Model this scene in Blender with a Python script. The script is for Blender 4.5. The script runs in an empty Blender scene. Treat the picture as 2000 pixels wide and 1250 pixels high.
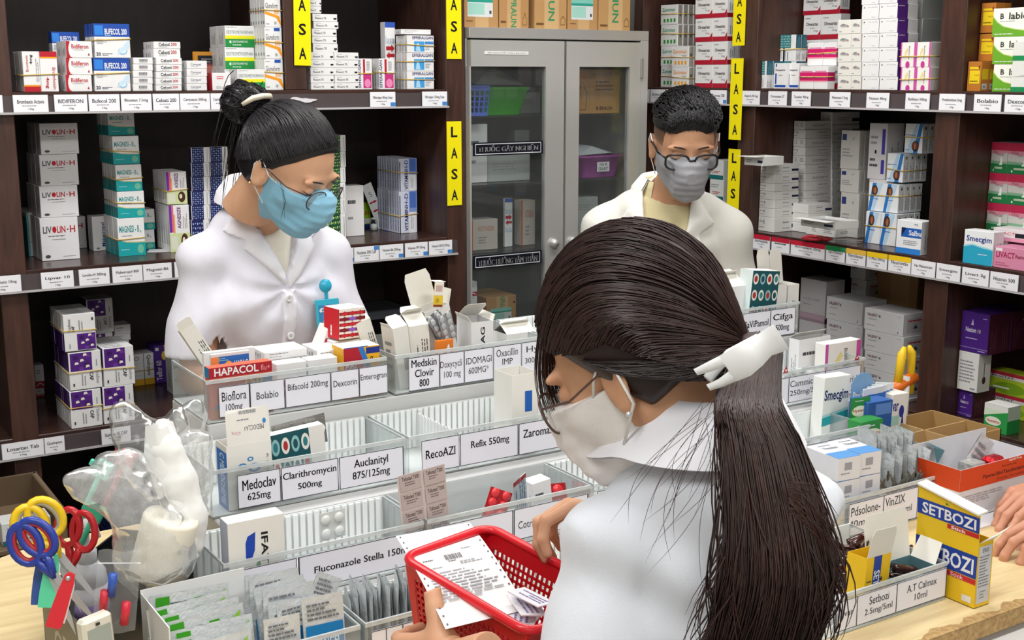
import bpy, math, random, numpy as np
from mathutils import Vector, Matrix, Euler
random.seed(7); np.random.seed(7)
SC = bpy.context.scene
COL = SC.collection
PI = math.pi
# ---------------------------------------------------------------- camera
F = 2400.0; TILT = math.atan(479/2400); YAW = math.radians(57.6); CAMZ = 1.70
FX, FY = math.cos(YAW), math.sin(YAW)
cam = bpy.data.objects.new('camera', bpy.data.cameras.new('camera')); COL.objects.link(cam)
cam.data.sensor_width = 36; cam.data.lens = 36*F/2000; cam.data.clip_start = .05
cam.location = (0, 0, CAMZ)
cam.rotation_euler = (PI/2-TILT, 0, YAW-PI/2)
SC.camera = cam
# ---------------------------------------------------------------- world, lamps, exposure
w = bpy.data.worlds.new('world'); SC.world = w; w.use_nodes = True
w.node_tree.nodes['Background'].inputs[0].default_value = (.9, .95, 1, 1)
w.node_tree.nodes['Background'].inputs[1].default_value = .25
SC.view_settings.view_transform = 'Standard'; SC.view_settings.look = 'None'
SC.view_settings.gamma = 1; SC.view_settings.use_curve_mapping = False
SC.view_settings.exposure = -0.12
def lamp(name, x, y, z, sx, sy, e, col=(1, .985, .96)):
    l = bpy.data.lights.new(name, 'AREA'); l.shape = 'RECTANGLE'; l.size = sx; l.size_y = sy; l.energy = e; l.color = col
    o = bpy.data.objects.new(name, l); COL.objects.link(o); o.location = (x, y, z); return o
LAMPS = [(-.5, .6), (1.15, .75), (.35, 2.3), (1.85, 2.2), (-.4, -1.4), (1.3, -1.2)]
for i, (x, y) in enumerate(LAMPS):
    lamp('ceiling_lamp_light', x, y, 2.735, 1.15, .28, 19 if i<4 else 16)
# ---------------------------------------------------------------- pixel -> place
def ray(px, py):
    a = (px-1000)/F; b = (625-py)/F
    h = math.cos(TILT)+b*math.sin(TILT); v = -math.sin(TILT)+b*math.cos(TILT)
    return Vector((h*FX+a*FY, h*FY-a*FX, v))
def at(px, py, **k):
    d = ray(px, py); o = Vector((0, 0, CAMZ)); (ax, val), = k.items(); i = 'xyz'.index(ax)
    return o+d*((val-o[i])/d[i])
def atd(px, py, dist):
    "point at forward distance (m) along the pixel's direction"
    d = ray(px, py); return Vector((0, 0, CAMZ))+d*(dist/math.hypot(d.x, d.y))
# ---------------------------------------------------------------- colours
def lin(c):
    if isinstance(c, str):
        c = c.lstrip('#'); c = PAL.get(c, c); c = c.lstrip('#')
        c = [int(c[i:i+2], 16)/255 for i in (0, 2, 4)]
    return tuple((x/12.92 if x <= .04045 else ((x+.055)/1.055)**2.4) for x in c[:3])
PAL = dict(W='e9e9ea', w='dcdcdc', K='16161a', k='45464c', g='8d9096', G='b9bcc0', R='b5172b', r='d9283a', B='1f4fa8', b='3f86cf', n='141c4a',
           c='1d9fa0', C='8fd0d6', e='178a3e', E='6fb52c', y='f2dc12', o='ee9a1c', O='e0541f', p='53217a', P='d04fa8', m='d61f72', t='15656c', i='f1e9d8', q='4a2a7c',
           br='c09a6b', ch='6b2f1e', s='cfd3da', l='e3cf90')
# ---------------------------------------------------------------- materials
MATS = {}
def nm(name): 
    m = bpy.data.materials.new(name); m.use_nodes = True; nt = m.node_tree
    for n in list(nt.nodes): nt.nodes.remove(n)
    out = nt.nodes.new('ShaderNodeOutputMaterial'); MATS[name] = m
    return m, nt, out
def N(nt, t, **k):
    n = nt.nodes.new(t)
    for a, b in k.items():
        if a.startswith('_'): setattr(n, a[1:], b)
        else: n.inputs[a.replace('__', ' ')].default_value = b
    return n
def attr_mat(name, rough=.5, spec=.4, noise=.06, nscale=30, metal=0, bump=0, bscale=60, sss=0, sheen=0, coat=0, aniso=0, stretch=(1, 1, 1)):
    m, nt, out = nm(name); L = nt.links.new
    at_ = N(nt, 'ShaderNodeAttribute', _attribute_name='Col')
    tc = N(nt, 'ShaderNodeTexCoord'); mp = N(nt, 'ShaderNodeMapping', Scale=stretch); L(tc.outputs['Object'], mp.inputs[0])
    no = N(nt, 'ShaderNodeTexNoise', Scale=nscale, Detail=4.0); L(mp.outputs[0], no.inputs['Vector'])
    mr = N(nt, 'ShaderNodeMapRange'); mr.inputs[3].default_value = 1-noise; mr.inputs[4].default_value = 1+noise; L(no.outputs[0], mr.inputs[0])
    mx = N(nt, 'ShaderNodeVectorMath', _operation='SCALE'); L(at_.outputs['Color'], mx.inputs[0]); L(mr.outputs[0], mx.inputs['Scale'])
    p = N(nt, 'ShaderNodeBsdfPrincipled', Roughness=rough, Metallic=metal); p.inputs['Specular IOR Level'].default_value = spec
    p.inputs['Coat Weight'].default_value = coat; p.inputs['Sheen Weight'].default_value = sheen
    if sss: p.inputs['Subsurface Weight'].default_value = sss; p.inputs['Subsurface Scale'].default_value = .01
    L(mx.outputs[0], p.inputs['Base Color'])
    if bump:
        n2 = N(nt, 'ShaderNodeTexNoise', Scale=bscale, Detail=3.0); L(mp.outputs[0], n2.inputs['Vector'])
        b = N(nt, 'ShaderNodeBump', Strength=bump, Distance=.01); L(n2.outputs[0], b.inputs['Height']); L(b.outputs[0], p.inputs['Normal'])
    L(p.outputs[0], out.inputs[0]); return m
M_CARD = attr_mat('printed_card', .5, .35, .03, 40)
M_PLAIN = attr_mat('matte_paint', .55, .3, .05, 20)
M_PLAST = attr_mat('moulded_plastic', .3, .5, .03, 12)
M_PAPER = attr_mat('paper', .75, .2, .03, 25)
M_CLOTH = attr_mat('cotton_cloth', .85, .15, .03, 90, bump=.12, bscale=500, sheen=.15)
M_SKIN = attr_mat('skin', .5, .35, .06, 45, sss=.12, bump=.05, bscale=300)
M_HAIR = attr_mat('hair', .42, .45, .35, 60)
M_STEEL = attr_mat('brushed_steel', .33, .5, .16, 3.5, metal=.55, bump=.03, bscale=200, stretch=(1, 1, .25))
M_FOIL = attr_mat('foil', .3, .5, .12, 60, metal=.7, bump=.5, bscale=90)
M_CLOTHW = attr_mat('coat_cloth', .8, .2, .02, 60, bump=.10, bscale=700, sheen=.2)
M_RUB = attr_mat('rubber', .5, .4, .04, 20)
def wood_mat(name, c1, c2, rough, scale, stretch, bump=.06):
    m, nt, out = nm(name); L = nt.links.new
    tc = N(nt, 'ShaderNodeTexCoord'); mp = N(nt, 'ShaderNodeMapping', Scale=stretch); L(tc.outputs['Object'], mp.inputs[0])
    n1 = N(nt, 'ShaderNodeTexNoise', Scale=scale, Detail=7.0, Roughness=.6, Distortion=.5); L(mp.outputs[0], n1.inputs['Vector'])
    cr = N(nt, 'ShaderNodeValToRGB'); L(n1.outputs[0], cr.inputs[0])
    cr.color_ramp.elements[0].position = .3; cr.color_ramp.elements[0].color = (*lin(c1), 1)
    cr.color_ramp.elements[1].position = .7; cr.color_ramp.elements[1].color = (*lin(c2), 1)
    p = N(nt, 'ShaderNodeBsdfPrincipled', Roughness=rough); L(cr.outputs[0], p.inputs['Base Color'])
    b = N(nt, 'ShaderNodeBump', Strength=bump, Distance=.01); L(n1.outputs[0], b.inputs['Height']); L(b.outputs[0], p.inputs['Normal'])
    L(p.outputs[0], out.inputs[0]); return m
M_WOODV = wood_mat('dark_wood_upright', '33211c', '50332a', .38, 6, (8, 8, 1))
M_WOODH = wood_mat('dark_wood_board', '30201d', '48302a', .25, 6, (1, 8, 8))
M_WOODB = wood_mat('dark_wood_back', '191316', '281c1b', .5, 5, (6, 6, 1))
M_TABLE = wood_mat('pale_laminate', 'cdb486', 'e6d3a4', .42, 5, (1, 9, 9), .02)
M_CHIP = wood_mat('raw_chipboard', '9c7848', 'cfae78', .9, 120, (1, 1, 1), .6)
M_FLOOR = wood_mat('floor_tile', 'a9a59c', 'bcb8ae', .35, 2, (1, 1, 1))
M_WALL = wood_mat('painted_wall', 'd4d2ca', 'dddbd3', .8, 3, (1, 1, 1))
def clear_mat(name, tint, trans, rough=.08, white=.25, gloss=.5):
    m, nt, out = nm(name); L = nt.links.new
    tr = N(nt, 'ShaderNodeBsdfTransparent', Color=(*tint, 1)); gl = N(nt, 'ShaderNodeBsdfGlossy', Roughness=rough, Color=(1, 1, 1, 1))
    df = N(nt, 'ShaderNodeBsdfDiffuse', Color=(.85, .87, .88, 1))
    no = N(nt, 'ShaderNodeTexNoise', Scale=14.0, Detail=4.0)
    mr = N(nt, 'ShaderNodeMapRange'); mr.inputs[3].default_value = white*.5; mr.inputs[4].default_value = white*1.5; L(no.outputs[0], mr.inputs[0])
    m1 = N(nt, 'ShaderNodeMixShader'); L(mr.outputs[0], m1.inputs[0]); L(tr.outputs[0], m1.inputs[1]); L(df.outputs[0], m1.inputs[2])
    lw = N(nt, 'ShaderNodeLayerWeight', Blend=.25); ml = N(nt, 'ShaderNodeMath', _operation='MULTIPLY'); ml.inputs[1].default_value = gloss
    L(lw.outputs['Fresnel'], ml.inputs[0])
    m2 = N(nt, 'ShaderNodeMixShader'); L(ml.outputs[0], m2.inputs[0]); L(m1.outputs[0], m2.inputs[1]); L(gl.outputs[0], m2.inputs[2])
    L(m2.outputs[0], out.inputs[0]); return m
M_ACRYL = clear_mat('clear_acrylic', (.93, .95, .95), 1, .06, .12)
M_EDGE = clear_mat('acrylic_edge', (.85, .88, .88), 1, .15, .5)
M_GLASS = clear_mat('cabinet_glass', (.93, .95, .95), 1, .03, .02, .45)
M_BAG = clear_mat('clear_bag_film', (.96, .97, .975), 1, .2, .09, .6)
M_BAGW = clear_mat('milky_bag_film', (.95, .95, .945), 1, .22, .26, .55)
M_LENS = clear_mat('spectacle_lens', (.93, .95, .96), 1, .03, .03, .5)
M_AMBER = clear_mat('amber_glass', (.35, .10, .04), 1, .05, .02, .9)
m, nt, out = nm('lamp_diffuser'); e_ = N(nt, 'ShaderNodeEmission', Color=(1, .98, .95, 1), Strength=6.0); nt.links.new(e_.outputs[0], out.inputs[0]); M_LAMP = m
# ---------------------------------------------------------------- text
_fonts = {}
def glyphs(s, serif=False, bold=False):
    k = (s, serif, bold)
    if k in _fonts: return _fonts[k]
    cu = bpy.data.curves.new('t', 'FONT'); cu.body = s; cu.resolution_u = 2 if not serif else 3; cu.size = 1
    if bold: cu.offset = .022
    if serif: cu.offset = 0 if bold else -.004
    o = bpy.data.objects.new('t', cu); COL.objects.link(o)
    dg = bpy.context.evaluated_depsgraph_get(); me = o.evaluated_get(dg).to_mesh()
    V = np.zeros(len(me.vertices)*3); me.vertices.foreach_get('co', V); V = V.reshape(-1, 3)[:, :2].copy()
    P = [tuple(p.vertices) for p in me.polygons]
    o.to_mesh_clear(); bpy.data.objects.remove(o); bpy.data.curves.remove(cu)
    if serif and len(V):
        cnt = {}
        for p in P:
            for a, b in zip(p, p[1:]+p[:1]):
                e = (min(a, b), max(a, b)); cnt[e] = cnt.get(e, 0)+1
        ex = []; t = .028; sp = .045
        for (a, b), n_ in cnt.items():
            if n_ != 1: continue
            A, B = V[a], V[b]; L_ = abs(A[0]-B[0])
            if abs(A[1]-B[1]) < .004 and .035 < L_ < .19:
                y = A[1]; x0, x1 = min(A[0], B[0])-sp, max(A[0], B[0])+sp
                if abs(y) < .03: ex.append((x0, y, x1, y+t))
                elif .45 < y < .85: ex.append((x0, y-t, x1, y))
        n0 = len(V); nv = []
        for (x0, y0, x1, y1) in ex:
            i = n0+len(nv); nv += [(x0, y0), (x1, y0), (x1, y1), (x0, y1)]; P.append((i, i+1, i+2, i+3))
        if nv: V = np.vstack([V, np.array(nv)])
    if serif and bold and len(V):
        n0 = len(V); V = np.vstack([V, V+np.array((.022, 0))]); P = P+[tuple(i+n0 for i in f) for f in P]
    if not len(V): V = np.zeros((1, 2))
    lo = V.min(0); hi = V.max(0)
    _fonts[k] = ((V-lo)/np.maximum(hi-lo, 1e-6), P, (hi-lo)); return _fonts[k]
# ---------------------------------------------------------------- mesh builder
class MB:
    def __init__(s): s.v = []; s.f = []; s.c = []; s.m = []; s.sm = []; s.n = 0
    def add(s, vs, fs, c, mi=0, smooth=False, M=None):
        vs = np.asarray(vs, float).reshape(-1, 3)
        if M is not None:
            A = np.array(M); vs = vs@A[:3, :3].T+A[:3, 3]
        s.v.append(vs); n = s.n
        s.f += [tuple(i+n for i in f) for f in fs]; s.n += len(vs)
        cl = c if isinstance(c, list) else [lin(c)]*len(fs)
        s.c += cl; s.m += [mi]*len(fs); s.sm += [smooth]*len(fs); return s
    def box(s, x0, y0, z0, x1, y1, z1, c, mi=0, M=None, ch=0):
        if ch:
            lo = (x0, y0, z0); hi = (x1, y1, z1); vs = []; idx = {}
            for sx in (0, 1):
                for sy in (0, 1):
                    for sz in (0, 1):
                        q = [(lo, hi)[v][i] for i, v in enumerate((sx, sy, sz))]
                        for a in range(3):
                            p = [q[i]+(0 if i == a else (ch if (sx, sy, sz)[i] == 0 else -ch)) for i in range(3)]
                            idx[(sx, sy, sz, a)] = len(vs); vs.append(p)
            fs = []
            for a in range(3):
                b, d = (a+1) % 3, (a+2) % 3
                for t in (0, 1):
                    def K(u, v):
                        k = [0, 0, 0]; k[a] = t; k[b] = u; k[d] = v; return idx[(*k, a)]
                    q = [K(0, 0), K(1, 0), K(1, 1), K(0, 1)]; fs.append(tuple(q if t else q[::-1]))
                for u in (0, 1):
                    for v in (0, 1):
                        def K2(t, ax):
                            k = [0, 0, 0]; k[a] = t; k[b] = u; k[d] = v; return idx[(*k, ax)]
                        q = [K2(0, b), K2(1, b), K2(1, d), K2(0, d)]
                        fs.append(tuple(q if (u == v) else q[::-1]))
            for sx in (0, 1):
                for sy in (0, 1):
                    for sz in (0, 1):
                        q = [idx[(sx, sy, sz, a)] for a in range(3)]
                        fs.append(tuple(q if (sx+sy+sz) % 2 else q[::-1]))
            return s.add(vs, fs, c, mi, False, M)
        vs = [(x, y, z) for x in (x0, x1) for y in (y0, y1) for z in (z0, z1)]
        return s.add(vs, [(0, 1, 3, 2), (4, 6, 7, 5), (0, 4, 5, 1), (2, 3, 7, 6), (0, 2, 6, 4), (1, 5, 7, 3)], c, mi, False, M)
    def tube(s, pts, r, c, mi=0, k=8, closed=False, M=None, cap=True, flat=None):
        pts = [Vector(p) for p in pts]; n = len(pts); rs = r if isinstance(r, (list, tuple)) else [r]*n
        vs = []; up = None
        for i, p in enumerate(pts):
            a = pts[(i-1) % n] if (closed or i) else p; b = pts[(i+1) % n] if (closed or i < n-1) else p
            t = (b-a).normalized() if (b-a).length > 1e-9 else Vector((0, 0, 1))
            if up is None:
                up = Vector((0, 0, 1)) if abs(t.z) < .9 else Vector((1, 0, 0))
            u = (up-t*up.dot(t)).normalized(); w_ = t.cross(u); up = u
            for j in range(k):
                th = 2*PI*j/k; vs.append(p+(u*math.cos(th)*(flat if flat else 1)+w_*math.sin(th))*rs[i])
        fs = []
        for i in range(n if closed else n-1):
            for j in range(k):
                a = i*k+j; b = i*k+(j+1) % k; c2 = ((i+1) % n)*k+(j+1) % k; d = ((i+1) % n)*k+j; fs.append((a, b, c2, d))
        if cap and not closed: fs += [tuple(range(k))[::-1], tuple(range((n-1)*k, n*k))]
        return s.add([tuple(v) for v in vs], fs, c, mi, True, M)
    def lathe(s, prof, c, mi=0, k=20, M=None, cols=None):
        vs = [(r*math.cos(2*PI*j/k), r*math.sin(2*PI*j/k), z) for (r, z) in prof for j in range(k)]
        fs = []; cl = []
        for i in range(len(prof)-1):
            for j in range(k):
                fs.append((i*k+j, i*k+(j+1) % k, (i+1)*k+(j+1) % k, (i+1)*k+j)); cl.append(lin(cols[i] if cols else c))
        if prof[0][0] > 1e-5: fs.append(tuple(range(k))[::-1]); cl.append(lin(cols[0] if cols else c))
        if prof[-1][0] > 1e-5: fs.append(tuple(range((len(prof)-1)*k, len(prof)*k))); cl.append(lin(cols[-1] if cols else c))
        return s.add(vs, fs, cl, mi, True, M)
    def grid(s, Pm, c, mi=0, M=None, closed=False, smooth=True):
        "Pm: array rows x cols x 3"
        Pm = np.asarray(Pm, float); a, b = Pm.shape[:2]; fs = []
        for i in range(a-1):
            for j in range(b if closed else b-1):
                j2 = (j+1) % b; fs.append((i*b+j, i*b+j2, (i+1)*b+j2, (i+1)*b+j))
        return s.add(Pm.reshape(-1, 3), fs, c, mi, smooth, M)
    def prism(s, poly, d, c, mi=0, M=None, sidec=None):
        "poly in local xz, extruded along +y by d"
        n = len(poly); vs = [(x, 0, z) for x, z in poly]+[(x, d, z) for x, z in poly]
        fs = [tuple(range(n)), tuple(range(n, 2*n))[::-1]]+[(i, i+n, (i+1) % n+n, (i+1) % n) for i in range(n)]
        cl = [lin(c)]*2+[lin(sidec or c)]*n
        return s.add(vs, fs, cl, mi, False, M)
    # flat print on a face.  O origin, U,V edge vectors (full width, height), N normal
    def art(s, els, O, U, V, Nn, mi=0, M=None, eps=.0003):
        O, U, V, Nn = Vector(O), Vector(U), Vector(V), Vector(Nn); lay = 0
        def put(pts, fs, c):
            nonlocal lay
            pts = np.asarray(pts, float); off = eps+lay*.00004; lay += 1
            vs = np.array(O)+pts[:, :1]*np.array(U)+pts[:, 1:2]*np.array(V)+np.array(Nn)*off
            s.add(vs, fs, c, mi, False, M)
        for e in els:
            k = e[0]
            if k == 'r': _, x0, y0, x1, y1, c = e; put([(x0, y0), (x1, y0), (x1, y1), (x0, y1)], [(0, 1, 2, 3)], c)
            elif k == 'p': put(e[1], [tuple(range(len(e[1])))], e[2])
            elif k == 'e':
                _, cx, cy, rx, ry, c = e; put([(cx+rx*math.cos(a*PI/8), cy+ry*math.sin(a*PI/8)) for a in range(16)], [tuple(range(16))], c)
            elif k in 'tsTS':
                x0, y0, x1, y1, st, c = e[1:7]; rot = e[7] if len(e) > 7 else 0
                g, P, _ = glyphs(st, k in 'sS', k in 'TS'); q = g.copy()
                if rot == 90: q = np.stack([1-g[:, 1], g[:, 0]], 1)
                elif rot == -90: q = np.stack([g[:, 1], 1-g[:, 0]], 1)
                elif rot == 180: q = 1-g
                put(np.array([x0, y0])+q*np.array([x1-x0, y1-y0]), P, c)
            elif k == 'l':
                _, x0, y0, x1, y1, n, c = e; R_ = random.Random(int((x0*7+y0*13+n)*1000)); vs = []; fs = []
                for i in range(n):
                    yy = y1-(i+.5)*(y1-y0)/n; t = (y1-y0)/n*.22; xe = x0+(x1-x0)*R_.uniform(.55, 1); xx = x0
                    while xx < xe:
                        xn = min(xe, xx+(x1-x0)*R_.uniform(.06, .2)); j = len(vs)
                        vs += [(xx, yy-t), (xn, yy-t), (xn, yy+t), (xx, yy+t)]; fs.append((j, j+1, j+2, j+3)); xx = xn+(x1-x0)*.025
                put(vs, fs, c)
            elif k == 'v':   # vertical fine print
                _, x0, y0, x1, y1, n, c = e; R_ = random.Random(n); vs = []; fs = []
                for i in range(n):
                    xx = x0+(i+.5)*(x1-x0)/n; t = (x1-x0)/n*.2; ye = y0+(y1-y0)*R_.uniform(.5, 1); yy = y0
                    while yy < ye:
                        yn = min(ye, yy+(y1-y0)*R_.uniform(.06, .2)); j = len(vs)
                        vs += [(xx-t, yy), (xx+t, yy), (xx+t, yn), (xx-t, yn)]; fs.append((j, j+1, j+2, j+3)); yy = yn+(y1-y0)*.025
                put(vs, fs, c)
            elif k == 'm':   # bar code
                _, x0, y0, x1, y1, c = e; R_ = random.Random(3); xx = x0; vs = []; fs = []
                while xx < x1:
                    w_ = (x1-x0)*R_.choice([.02, .035, .05]); j = len(vs); vs += [(xx, y0), (min(xx+w_, x1), y0), (min(xx+w_, x1), y1), (xx, y1)]; fs.append((j, j+1, j+2, j+3)); xx += w_+(x1-x0)*.03
                put(vs, fs, c)
        return s
    def mesh(s, name, mats):
        me = bpy.data.meshes.new(name)
        V = np.vstack(s.v) if s.v else np.zeros((0, 3))
        me.from_pydata(V.tolist(), [], s.f)
        for m_ in (mats if isinstance(mats, (list, tuple)) else [mats]): me.materials.append(m_)
        me.polygons.foreach_set('material_index', s.m); me.polygons.foreach_set('use_smooth', s.sm)
        ca = me.color_attributes.new('Col', 'FLOAT_COLOR', 'CORNER')
        lt = [len(f) for f in s.f]; arr = np.repeat(np.array([(*c, 1) for c in s.c], dtype=np.float32).reshape(-1, 4), lt, axis=0)
        ca.data.foreach_set('color', arr.ravel()); me.update(); return me
    def build(s, name, mats, parent=None, **k): return link(name, s.mesh(name, mats), parent, **k)
def link(name, me, parent=None, label=None, cat=None, group=None, kind=None, loc=None, rot=None):
    o = bpy.data.objects.new(name, me); COL.objects.link(o)
    if parent: o.parent = parent
    if loc is not None: o.location = loc
    if rot is not None: o.rotation_euler = rot
    return tag(o, label, cat, group, kind)
LABELS = {}
def tag(o, label=None, cat=None, group=None, kind=None):
    if label: o['label'] = label
    if cat: o['category'] = cat
    if group: o['group'] = group
    if kind: o['kind'] = kind
    if cat and label: LABELS[label] = LABELS.get(label, 0)+1
    return o
def empty(name, loc, rz=0, label=None, cat=None, group=None, kind=None, rot=None):
    o = bpy.data.objects.new(name, None); o.empty_display_size = .05; COL.objects.link(o)
    o.location = loc; o.rotation_euler = rot or (0, 0, rz); return tag(o, label, cat, group, kind)
def Tm(x=0, y=0, z=0, rx=0, ry=0, rz=0): return Matrix.Translation((x, y, z))@Euler((rx, ry, rz)).to_matrix().to_4x4()
# ---------------------------------------------------------------- implicit surfaces
try: import openvdb as vdb
except ImportError: import pyopenvdb as vdb
class SDF:
    "smooth union of round cones and ellipsoids sampled on a grid, turned into one mesh"
    def __init__(s, lo, hi, h):
        s.lo = np.array(lo, float); s.h = h; s.n = np.ceil((np.array(hi)-s.lo)/h).astype(int)+1
        s.D = np.full(s.n, 1.0, dtype=np.float32)
        s.ax = [s.lo[i]+np.arange(s.n[i])*h for i in range(3)]
    def region(s, lo, hi):
        a = np.clip(np.floor((np.array(lo)-s.lo)/s.h).astype(int), 0, s.n); b = np.clip(np.ceil((np.array(hi)-s.lo)/s.h).astype(int)+1, 0, s.n)
        sl = tuple(slice(a[i], b[i]) for i in range(3)); X = np.meshgrid(*[s.ax[i][sl[i]] for i in range(3)], indexing='ij', sparse=True)
        return sl, X
    def op(s, sl, d, k, mode='u'):
        D = s.D[sl]
        if D.size == 0: return
        if mode == 'u':
            if k > 0: h = np.clip(.5+.5*(D-d)/k, 0, 1); D[...] = D*(1-h)+d*h-k*h*(1-h)
            else: D[...] = np.minimum(D, d)
        elif mode == 's':
            d = -d
            if k > 0: h = np.clip(.5-.5*(D-d)/k, 0, 1); D[...] = D*(1-h)+d*h+k*h*(1-h)
            else: D[...] = np.maximum(D, d)
    def cone(s, a, b, ra, rb, k=.01, mode='u', sq=None):
        a = np.array(a, float); b = np.array(b, float); m_ = max(ra, rb)+k*1.5+s.h*4
        sl, X = s.region(np.minimum(a, b)-m_, np.maximum(a, b)+m_); ab = b-a; L2 = max((ab*ab).sum(), 1e-9)
        p = [X[i]-a[i] for i in range(3)]; t = np.clip((p[0]*ab[0]+p[1]*ab[1]+p[2]*ab[2])/L2, 0, 1)
        d = np.sqrt(sum((p[i]-t*ab[i])**2 for i in range(3)))-(ra+(rb-ra)*t); s.op(sl, d, k, mode); return s
    def chain(s, pts, rs, k=.01, mode='u'):
        for i in range(len(pts)-1): s.cone(pts[i], pts[i+1], rs[i], rs[i+1], k, mode)
        return s
    def ell(s, c, r, k=.01, mode='u', R=None):
        c = np.array(c, float); r = np.array(r, float); m_ = r.max()+k*1.5+s.h*4
        sl, X = s.region(c-m_, c+m_); p = [X[i]-c[i] for i in range(3)]
        if R is not None:
            A = np.array(R.transposed() if hasattr(R, 'transposed') else np.array(R).T)[:3, :3]
            p = [A[i, 0]*p[0]+A[i, 1]*p[1]+A[i, 2]*p[2] for i in range(3)]
        k0 = np.sqrt(sum((p[i]/r[i])**2 for i in range(3))); k1 = np.sqrt(sum((p[i]/r[i]**2)**2 for i in range(3)))
        d = k0*(k0-1)/np.maximum(k1, 1e-6); d = np.where(k0 < 1e-3, -r.min(), d); s.op(sl, d, k, mode); return s
    def func(s, f, k=0, mode='u', lo=None, hi=None):
        sl, X = s.region(s.lo if lo is None else lo, s.ax_hi() if hi is None else hi); s.op(sl, f(*X), k, mode); return s
    def ax_hi(s): return s.lo+(s.n-1)*s.h
    def disp(s, f):
        sl, X = s.region(s.lo, s.ax_hi()); s.D = (s.D+f(*X)).astype(np.float32); return s
    def poly(s, iso=0.0):
        g = vdb.FloatGrid(1.0); bw = s.h*3; g.copyFromArray(np.clip(s.D, -bw, bw).astype(np.float64))
        P, Q = g.convertToQuads(iso)
        P = np.asarray(P)*s.h+s.lo; return P, np.asarray(Q)[:, ::-1]
def smooth_mesh(name, P, Q, colf, mats, parent=None, mi=0, **k):
    "quads + per-vertex colour function -> smooth object"
    me = bpy.data.meshes.new(name); me.from_pydata(P.tolist(), [], Q.tolist())
    for m_ in (mats if isinstance(mats, (list, tuple)) else [mats]): me.materials.append(m_)
    me.polygons.foreach_set('use_smooth', [True]*len(me.polygons))
    if isinstance(mi, np.ndarray): me.polygons.foreach_set('material_index', mi.astype(np.int32))
    c = colf(P) if callable(colf) else np.tile(lin(colf), (len(P), 1))
    ca = me.color_attributes.new('Col', 'FLOAT_COLOR', 'POINT'); ca.data.foreach_set('color', np.hstack([c, np.ones((len(P), 1))]).astype(np.float32).ravel())
    me.update(); return link(name, me, parent, **k)
# ================================================================ room
YS = 3.08; XR = 2.57; ST = [1.66, 1.24, .83]; RB = [1.613, 1.193, .784]
def sbox(name, a, b, mat, parent=None, c='dddddd', kind='structure'):
    o = MB().box(*a, *b, c).build(name, mat, parent)
    if kind and not parent: o['kind'] = kind
    return o
sbox('floor', (-2.4, -2.4, -.1), (3.6, 4.0, 0), M_FLOOR)
sbox('ceiling', (-2.4, -2.4, 2.8), (3.6, 4.0, 2.9), M_WALL)
sbox('wall_back', (-2.5, 3.62, 0), (3.6, 3.7, 2.8), M_WALL)
sbox('wall_right', (3.12, -2.4, 0), (3.2, 3.62, 2.8), M_WALL)
sbox('wall_left', (-2.5, -2.4, 0), (-2.4, 3.62, 2.8), M_WALL)
sbox('wall_front', (-2.4, -2.5, 0), (3.12, -2.4, 2.8), M_WALL)
for i, (x, y) in enumerate(LAMPS):
    t = empty('ceiling_light', (x, y, 2.8), 0, 'white fluorescent ceiling light with a flat diffuser', 'light', 'fluorescent lights on the ceiling')
    MB().box(-.6, -.16, -.03, .6, .16, 0, 'W', ch=.005).build('housing', M_PLAIN, t)
    MB().box(-.57, -.13, -.036, .57, .13, -.031, 'W').build('diffuser', M_LAMP, t)
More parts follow.
